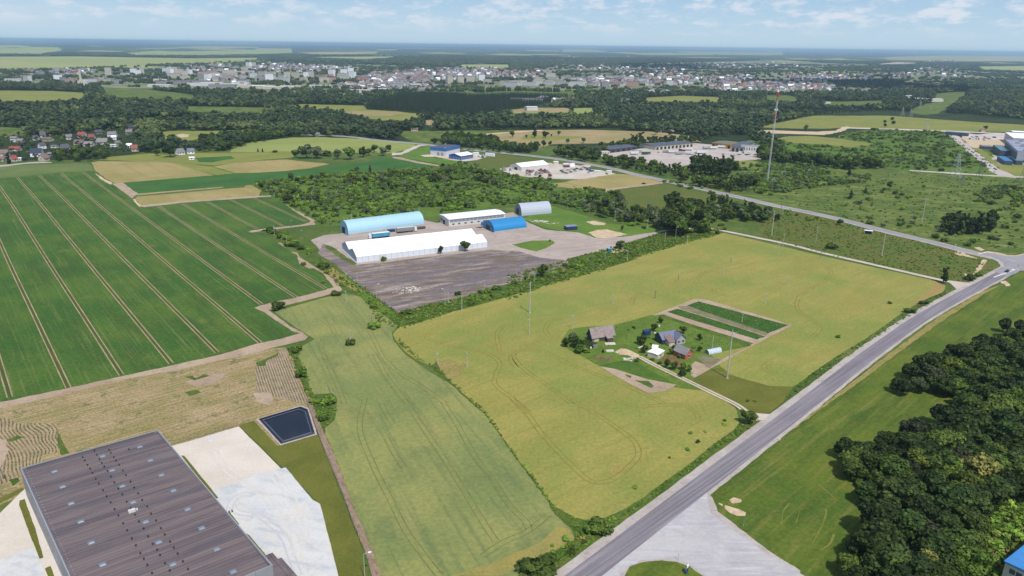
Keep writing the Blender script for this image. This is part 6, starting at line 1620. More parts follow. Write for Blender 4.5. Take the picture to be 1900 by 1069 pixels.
# fence beside the ditch and the yard's left edge
for nm, lb, P_ in (('wire_fence', 'low fence along the ditch track by the olive lawn', [W('N', *q) for q in [(415,10),(500,250),(570,420),(640,590),(700,760),(748,880)]]),
                   ('wire_fence', 'fence behind the pond and the sandy yard', [W('M', *q) for q in [(1030,280),(1230,225),(1440,162),(1530,128)]]),
                   ('wire_fence', 'fence along the left edge of the tarmac yard', [W('J', *q) for q in [(560,20),(640,90),(760,185),(900,300),(1040,398)]])):
    fe = empty(nm, (P_[0][0], P_[0][1],0),0, lb, 'fence'); mbw = MB(); prev = None
    for a_, b_ in zip(P_[:-1], P_[1:]):
        n = max(1, int(math.dist(a_, b_) / 3.0))
        for i in range(n):
            q = (a_[0] + (b_[0] - a_[0]) * i / n - P_[0][0], a_[1] + (b_[1] - a_[1]) * i / n - P_[0][1])
            obj_mesh('post', me_fp, fe, (q[0], q[1],-.3))
            if prev:
                for z in (.4,.9,1.5): mbw.tube((prev[0], prev[1], z),(q[0], q[1], z),.03, n=3, caps=False)
            prev = q
    mbw.build('wire', m_roofdark, fe)

# ------------------------------------------------------------------ mast
p = W('X', 1423.5,338)
MH = height('X', (1423.5,338),(1440,160))
print('mast', MH)
mast = empty('radio_mast', (p[0], p[1],0),0.3, 'very tall red and white lattice radio mast', 'mast')
nsec = 7; sh = MH / nsec
mr = .85
for s_ in range(nsec):
    mb = MB(); z0 = s_ * sh
    for k in range(3):
        a1 = 2 * math.pi * k / 3; x, y = mr * math.cos(a1), mr * math.sin(a1)
        a2 = 2 * math.pi * (k + 1) / 3; x2, y2 = mr * math.cos(a2), mr * math.sin(a2)
        mb.tube((x, y, z0),(x, y, z0 + sh),.17, n=5, caps=False)
        nn_ = int(sh / 2.0)
        for j in range(nn_):
            za, zb = z0 + sh * j / nn_, z0 + sh * (j + 1) / nn_
            if j % 2: mb.tube((x, y, za),(x2, y2, zb),.06, n=3, caps=False)
            else: mb.tube((x2, y2, za),(x, y, zb),.06, n=3, caps=False)
            mb.tube((x, y, za),(x2, y2, za),.05, n=3, caps=False)
    mb.build('mast_section', m_red if s_ in (6,) else m_mastw, mast)
for z in (MH * .70, MH * .93):
    mb = MB(); mb.tube((0,0, z - 3.5),(0,0, z + 2.5),.95,.95,8); mb.build('red_band', m_red, mast)
for z, a_ in ((MH * .76,.5),(MH * .76,3.0),(MH * .92,1.2),(MH * .95,4)):
    mb = MB(); mb.tube((1.0 * math.cos(a_),1.0 * math.sin(a_), z),(1.6 * math.cos(a_),1.6 * math.sin(a_), z),1.0,1.1,10); mb.build('antenna_dish', m_white, mast)
mb = MB()
for k in range(3): mb.box(-.15,.15,1.0,1.3, MH * .955, MH * .99, rot=k * 2.1)
mb.build('panel_antenna', m_white, mast)
for zf in (.33,.62,.9):
    for k in range(3):
        a_ = 2 * math.pi * k / 3 + .5; d_ = 38 if zf < .8 else 46
        mb = MB(); mb.tube((0,0, MH * zf),(d_ * math.cos(a_), d_ * math.sin(a_),0),.03, n=3, caps=False); mb.build('guy_wire', m_steel, mast)
simple_box('equipment_cabin', 'f', 175,1000,5.4,3.2,2.9,.25, m_greyw, m_teal, 'grey equipment cabin at the foot of the radio mast', 'cabin')
# ------------------------------------------------------------------ pylons
def pylon(win, base, top, label, mat, portal=False, grp=None):
    p = W(win, *base); h = max(12, height(win, base, top))
    r = empty('power_pylon', (p[0], p[1],0),0.25, label, 'pylon', grp)
    mb = MB(); b_ = h * .16; ww = .9
    lv_ = [0,.18,.34,.48,.6,.7,.79,.87,.94,1.0]
    def hw(t): return b_ * (1 - t) ** 1.15 + ww * .5
    for i in range(len(lv_) - 1):
        t0, t1 = lv_[i], lv_[i + 1]; w0, w1 = hw(t0), hw(t1); z0, z1 = h * t0, h * t1
        c0 = [(-w0,-w0, z0),(w0,-w0, z0),(w0, w0, z0),(-w0, w0, z0)]; c1 = [(-w1,-w1, z1),(w1,-w1, z1),(w1, w1, z1),(-w1, w1, z1)]
        th_ = .16 * h / 25
        for k in range(4):
            mb.tube(c0[k], c1[k], th_, n=4, caps=False)
            mb.tube(c0[k], c1[(k + 1) % 4], th_ * .5, n=3, caps=False); mb.tube(c0[(k + 1) % 4], c1[k], th_ * .5, n=3, caps=False)
    mb.build('tower', mat, r)
    for zf, L_ in ((.72,.20),(.84,.16),(.94,.12)):
        mb = MB(); mb.tube((-h * L_, 0, h * zf),(h * L_, 0, h * zf),.14 * h / 25, n=4); mb.tube((-h * L_, 0, h * zf),(0,0, h * zf + 1.4),.09, n=3); mb.tube((h * L_, 0, h * zf),(0,0, h * zf + 1.4),.09, n=3); mb.build('crossarm', mat, r)
        for s_ in (-1,1):
            mb = MB(); mb.tube((s_ * h * L_, 0, h * zf),(s_ * h * L_, 0, h * zf - 1.6),.09, n=5); mb.build('insulator', m_glass, r)
    return r
pylon('R', (305,975),(380,530), 'pale lattice pylon standing at the thin path', m_steel)
m_pyd = plain('dark_steel', (112,116,120),.6)
pylon('R', (745,960),(790,745), 'darker lattice pylon right of the pale one', m_pyd)
pylon('H', (1440,460),(1442,405), 'small dark pylon below the pale lattice pylon', m_pyd)
pylon('H', (1890,430),(1893,300), 'dark pylon at the right edge of the picture', m_pyd)
for x, y, t in ((1003,858,790),(1065,862,800),(1135,800,742),(1180,950,880),(1540,660,625),(1490,655,620),(1345,600,550),(1300,600,545),(1088,590,545),(995,585,535),(957,580,530),(940,580,530),(1212,810,775)):
    pylon('D', (x, y),(x, t), 'distant pale pylon of the power line through the right woods', m_steel, grp='distant pylons of the power line')
# ------------------------------------------------------------------ trees: crown meshes of leaf clumps
rng = np.random.default_rng(42)
_ico = {}
def ico(sub):
    if sub not in _ico:
        bm = bmesh.new(); bmesh.ops.create_icosphere(bm, subdivisions=sub, radius=1.0)
        _ico[sub] = (np.array([v.co[:] for v in bm.verts]),[tuple(v.index for v in f.verts) for f in bm.faces]); bm.free()
    return _ico[sub]
def crown(name, mats, shape, nlobe, nleaf, leaf, seed, Rw=3.6, z0=2.0, z1=10.0, core=True, sub=1, lobe=(.34,.52), trunk=None):
    r_ = np.random.default_rng(seed)
    V, F, MI = [],[],[]
    cz = (z0 + z1) / 2; hz = (z1 - z0) / 2
    cs, rs = [],[]
    for i in range(nlobe):
        for _ in range(30):
            q = r_.uniform(-1,1,3)
            if np.linalg.norm(q) <= 1: break
        q = q / (np.linalg.norm(q) + 1e-6) * (r_.uniform(.35,.78))
        if shape == 'cone':
            t = (i + .5) / nlobe; rr_ = (1 - t) * .72; a = r_.uniform(0,6.28)
            q = np.array([rr_ * math.cos(a) * r_.uniform(.2,1), rr_ * math.sin(a) * r_.uniform(.2,1),-0.9 + 1.75 * t]); lr = .42 * (1 - t) + .10
        elif shape == 'column':
            t = (i + .5) / nlobe; a = r_.uniform(0,6.28); q = np.array([.38 * math.cos(a),.38 * math.sin(a),-.85 + 1.6 * t]); lr = r_.uniform(.40,.6) * (1 - .45 * t)
        else: lr = r_.uniform(*lobe)
        c = np.array([q[0] * Rw, q[1] * Rw, cz + q[2] * hz]); R_ = lr * Rw
        if c[2] - R_ * .8 < z0 * .4: c[2] = z0 * .4 + R_ * .8
        cs.append(c); rs.append(R_)
    cs = np.array(cs); rs = np.array(rs)
    base = 0
    if core:
        iv, if_ = ico(sub)
        for c, R_ in zip(cs, rs):
            n_ = len(iv); w = iv * (1 + r_.uniform(-.22,.22,(n_, 1))) * R_ * (.86 if nleaf else 1.0)
            w[:, 2] *= .85
            V.append(w + c); F += [tuple(base + k for k in f) for f in if_]; MI += [1] * len(if_); base += n_
    for c, R_ in zip(cs, rs):
        n_ = int(nleaf * (R_ / rs.mean()) ** 2)
        if not n_: continue
        d = r_.normal(size=(n_, 3)); d[:, 2] += .25; d /= np.linalg.norm(d, axis=1)[:, None]
        pnt = c + d * R_ * r_.uniform(.82,1.16,(n_, 1)) * np.array([1,1,.85])
        dist = np.linalg.norm((pnt[:, None] - cs[None]) / rs[None, :, None], axis=2).min(1)
        keep = dist > .72
        pnt, d = pnt[keep], d[keep]
        nr = d + r_.normal(size=d.shape) * .55; nr /= np.linalg.norm(nr, axis=1)[:, None]
        t1 = np.cross(nr, r_.normal(size=d.shape)); t1 /= np.linalg.norm(t1, axis=1)[:, None]; t2 = np.cross(nr, t1)
        s_ = leaf * r_.uniform(.6,1.35,(len(d),1))
        q = np.stack([pnt - t1 * s_ - t2 * s_ * .6, pnt + t1 * s_ * .3 - t2 * s_, pnt + t1 * s_ + t2 * s_ * .5, pnt - t1 * s_ * .4 + t2 * s_],1).reshape(-1,3)
        V.append(q); k = len(d)
        F += [(base + 4 * i, base + 4 * i + 1, base + 4 * i + 2, base + 4 * i + 3) for i in range(k)]; MI += [0] * k; base += 4 * k
    me = bpy.data.meshes.new(name)
    me.from_pydata(np.concatenate(V).tolist(),[], F)
    me.materials.append(mats[0])
    if nleaf == 0: me.polygons.foreach_set('use_smooth', [False] * len(F))
    me.update(); return me
def trunk_mesh(name, h, r, seed, limbs=6):
    rd_ = random.Random(seed); mb = MB(); x = y = 0.0; z = 0.0; pts = [(0,0,0, r)]
    for i in range(4):
        x += rd_.uniform(-.25,.25); y += rd_.uniform(-.25,.25); z += h / 4; pts.append((x, y, z, r * (1 - .2 * (i + 1))))
    for a, b in zip(pts[:-1], pts[1:]): mb.tube(a[:3], b[:3], a[3], b[3],7, caps=False)
    for i in range(limbs):
        t = pts[1 + i % 4]; a_ = rd_.random() * 6.28; L_ = h * rd_.uniform(.25,.45)
        mb.tube(t[:3],(t[0] + L_ * math.cos(a_), t[1] + L_ * math.sin(a_), t[2] + L_ * .8), r * .4, r * .12,5, caps=False)
    return mb.mesh(name, m_bark)
LK = 0.62
def lm(name, d, l, t=None, hue=.02, k=None): return leaf_mat(name, d, l, hue, k or LK, t)
L_dark = lm('leaves_dark', (52,74,34),(78,102,46),(92,110,44))
L_mid = lm('leaves_mid', (70,96,40),(98,124,52),(116,132,56))
L_silv = lm('leaves_silver', (96,116,84),(134,148,116),(110,126,88))
L_blos = lm('blossom_leaves', (100,112,52),(156,150,84),(124,126,62),.0,.62)
L_con = lm('needles', (44,62,40),(60,80,48),(56,74,44))
L_lime = lm('leaves_lime', (88,112,40),(124,142,54),(104,132,50))
L_far = lm('leaves_far', (46,62,42),(70,88,54),(66,86,50),.015,.56); L_farl = lm('leaves_far_light', (68,86,48),(98,114,62),(112,122,84),.02,.58)
L_farc = lm('needles_far', (36,54,36),(50,68,44), None, .01)
W_dark = lm('wood_leaves_dark', (46,72,36),(78,104,48),(92,108,46), k=.54)
W_mid = lm('wood_leaves_mid', (66,94,40),(100,124,54),(110,122,56), k=.58)
W_silv = lm('wood_leaves_silver', (80,98,66),(112,124,92),(96,104,76), k=.40)
W_lime = lm('wood_leaves_lime', (84,112,42),(120,142,58), k=.56)
S_mid = lm('shrub_leaves', (76,108,42),(104,132,54),(112,134,58),.015,.95); S_lime = lm('shrub_leaves_lime', (90,124,44),(122,148,60),(110,138,52),.015,.95)
T_a = lm('weed_leaves', (96,124,54),(122,142,68),(134,144,78),.02,.85); T_b = lm('weed_dry', (146,138,82),(164,152,100), None, .02,.85)
NEAR = {}
def near_set(key, mats, shape, n, nl, nleaf, leaf, **kw):
    NEAR[key] = [crown('%s_crown' % key, mats, shape, nl, nleaf, leaf, 100 + i * 17 + len(key), **kw) for i in range(n)]
near_set('dark', [W_dark], 'ball', 4,24,190,.34)
near_set('mid', [W_mid], 'ball', 3,22,180,.33)
near_set('silver', [W_silv], 'ball', 2,22,170,.32)
near_set('blossom', [L_blos], 'ball', 2,34,60,.36, lobe=(.26,.42))
near_set('lime', [W_lime], 'ball', 2,22,180,.32)
MIDT = {}
def mid_set(key, mats, shape, n, nl, nleaf, leaf, **kw):
    MIDT[key] = [crown('%s_crown' % key, mats, shape, nl, nleaf, leaf, 300 + i * 13 + len(key), **kw) for i in range(n)]
mid_set('dark', [L_dark], 'ball', 4,12,60,.55)
mid_set('mid', [L_mid], 'ball', 4,12,60,.55)
mid_set('silver', [L_silv], 'ball', 3,12,60,.55)
mid_set('lime', [L_lime], 'ball', 2,12,60,.5)
mid_set('poplar', [L_dark], 'column', 3,9,60,.5, Rw=2.6, z0=1.2, z1=13.0)
mid_set('conifer', [L_con], 'cone', 3,12,50,.42, Rw=3.0, z0=.6, z1=11.0)
SHR = {}
for key, mats in (('dark', [L_mid]),('mid', [S_mid]),('silver', [L_silv]),('lime', [S_lime])):
    SHR[key] = [crown('%s_shrub' % key, mats, 'ball', 7,60,.26,500 + i * 7 + len(key), Rw=1.8, z0=.1, z1=2.6) for i in range(2)]
TR = [trunk_mesh('trunk', 5.0,.28, i) for i in range(3)]
TRS = [trunk_mesh('stem', 1.2,.09, i + 9,4) for i in range(2)]
NT = [0,0]
def tree(key, x, y, h, label, group=None, name=None, near=False, wid=1.0, seed=None, parts=True, world=True):
    rd_ = random.Random(int(x * 13 + y * 7) if seed is None else seed)
    S_ = NEAR.get(key) if near and key in NEAR else MIDT[key]
    me = rd_.choice(S_); top = {'poplar': 13.4, 'conifer': 11.0}.get(key, 10.2)
    s = h / top
    nm = name or {'poplar': 'poplar_tree', 'conifer': 'conifer_tree'}.get(key, 'broadleaf_tree')
    NT[0] += 1
    rz = rd_.random() * 6.28
    r = empty(nm, (x, y, 0.05), rz, label, 'tree', group)
    r.scale = (s * wid, s * wid, s)
    obj_mesh('trunk', rd_.choice(TR), r); obj_mesh('crown', me, r)
    return r
def shrub(key, x, y, h, label, group=None, wid=1.0):
    rd_ = random.Random(int(x * 13 + y * 7)); s = h / 2.7; NT[1] += 1
    r = empty('shrub', (x, y, 0.05), rd_.random() * 6.28, label, 'shrub', group); r.scale = (s * wid, s * wid, s)
    obj_mesh('stem', rd_.choice(TRS), r); obj_mesh('foliage', rd_.choice(SHR[key]), r)
    return r
def tall(win, base, top): return height(win, base, top)

GS = {}
# --- groups of individually placed trees in the middle distance
def grove(poly, n, keys, h, label, group, wid=(1.0,1.3), seed=1, mind=3.0, kind='t', stuff=None):
    P = [g2(*q) for q in poly]; xs_ = [p[0] for p in P]; ys_ = [p[1] for p in P]
    r_ = np.random.default_rng(seed); got = []; tries = 0
    while len(got) < n and tries < n * 300:
        tries += 1
        q = (r_.uniform(min(xs_), max(xs_)), r_.uniform(min(ys_), max(ys_)))
        pq = proj([[q[0], q[1],0]])
        if not inpoly(pq, poly)[0]: continue
        if any(math.hypot(q[0] - g[0], q[1] - g[1]) < mind for g in got): continue
        got.append(q)
        key = keys[int(r_.integers(len(keys)))]; hh = r_.uniform(*h)
        if stuff is not None and key not in ('poplar', 'conifer'): stuff.append((q[0], q[1], hh, key)); continue
        cn = {'dark': 'dark green', 'mid': 'mid green', 'silver': 'silvery', 'lime': 'light green', 'poplar': 'slim dark', 'conifer': 'dark conical'}[key]
        if kind == 's': shrub(key, q[0], q[1], hh, cn + ' ' + label, group, r_.uniform(*wid))
        else: tree(key, q[0], q[1], hh, cn + ' ' + label, group, wid=r_.uniform(*wid))
    return got
# --- the dark wood at the right
WOOD_R = px('P', [(800,1110),(810,1000),(880,980),(890,860),(985,835),(940,700),(930,620),(880,520),(800,450),(730,375),(780,345),(900,325),(1130,290),(1270,270),(1330,200),(1420,120),(1500,30)]) + px('L', [(1350,1050),(1250,1010),(1140,1000),(1100,960),(1150,910),(1040,900),(1020,870),(1080,820),(1180,790),(1330,760),(1480,740),(1600,710),(1700,640),(1740,560),(1850,560),(2000,560),(2300,700)]) + [(2150,700),(2150,1060),(1890,925),(1830,985),(1800,1040),(1790,1150),(1600,1150)]
cand = []
r_ = np.random.default_rng(7)
for gy in np.arange(95,330,6.0):
    for gx in np.arange(60,330,6.0):
        cand.append((gx + r_.uniform(-2.2,2.2), gy + r_.uniform(-2.2,2.2)))
cand = np.array(cand); pp = proj(np.c_[cand, np.zeros(len(cand))])
k = inpoly(pp, WOOD_R) & (pp[:, 0] < 2010) & (pp[:, 1] < 1125)
cand = cand[k]; o_ = np.argsort(np.hypot(cand[:, 0], cand[:, 1])); cand = cand[o_]; pp = proj(np.c_[cand, np.zeros(len(cand))])
print('right wood trees', len(cand))
BLOS = px('P', [(1375,360),(1530,430),(1560,500),(1070,950),(1260,1010),(1375,890)])
farw = []
for ti, ((x, y),(qx, qy)) in enumerate(zip(cand, pp)):
    rd_ = random.Random(int(x * 31 + y * 17))
    k = rd_.random(); key = 'dark'
    if qx > 1720 and qy > 900: key = 'mid' if k < .5 else ('lime' if k < .68 else 'dark')
    elif k < .08: key = 'silver'
    elif k < .34: key = 'mid'
    elif k < .38: key = 'lime'
    h = rd_.choice([rd_.uniform(6.5,9.5), rd_.uniform(9,13.0)])
    e1 = not inpoly(np.array([[qx - 34, qy + 6]]), WOOD_R)[0]; e2 = not inpoly(np.array([[qx - 75, qy + 12]]), WOOD_R)[0]
    if e1: h = rd_.uniform(6.5,9.5)
    bz = min(math.hypot(qx - bx, qy - 25 - by) for bx, by in BLOS)
    if bz < 15: key = 'blossom'; h += 1.0
    if ti >= 170 and (not e1 or ti > 235): farw.append((x, y, h, key)); continue
    nm = {'dark': 'dark green', 'mid': 'mid green', 'silver': 'grey green', 'lime': 'yellowish green', 'blossom': 'yellow blossoming'}[key]
    row = 'on the meadow edge' if e1 else ('in the second row' if e2 else ('close to the picture edge' if qx > 1850 else 'deep inside'))
    pos = 'near the blue roofed building' if math.hypot(qx - 1850, qy - 1010) < 90 else ('at the bottom of the picture' if qy > 1010 else ('beside the curved dry swaths' if qy > 900 else ('below the wood notch' if qy > 800 else ('above the wood notch' if qy > 700 else 'at the far wood end'))))
    sz = 'tall' if h > 11.3 else ('low' if h < 8.2 else 'medium')
    tree(key, x, y, h, '%s %s tree %s, %s' % (sz, nm, row, pos), 'trees of the dark wood right of the road', near=True, wid=rd_.uniform(1.15,1.4))
for (x, y, h, w_, lb) in [(960,985,6.5,1.15, 'left of two round trees standing before the dark wood'),(1010,1010,7,1.2, 'right of two round trees standing before the dark wood'),(1570,680,8.5,1.2, 'round tree at the meadow before the upper end of the dark wood'),
                         (1745,540,7.5,1.0, 'thin tree standing apart above the dark wood'),(1850,545,7,.9, 'small tree right of the thin tree above the wood'),(1660,700,5,1, 'small low tree between the round tree and the dark wood'),(1450,750,5,1, 'little tree at the top of the wood notch'),(1345,730,6.5,1, 'pointed tree on the crest of the dark wood')]:
    p = W('L', x, y); tree('dark', p[0], p[1], h, lb, near=True, wid=w_)

grove(px('P', [(790,1000),(860,900),(930,760),(880,560),(790,450),(720,390),(760,350),(960,420),(1060,560),(1120,700),(1060,860),(980,1000),(900,1069)]),26,['dark', 'dark'],(1.6,3.4), 'shrub at the ragged left edge of the dark wood', 'edge shrubs of the dark wood', wid=(1.1,1.6), seed=31, mind=2.5, kind='s')
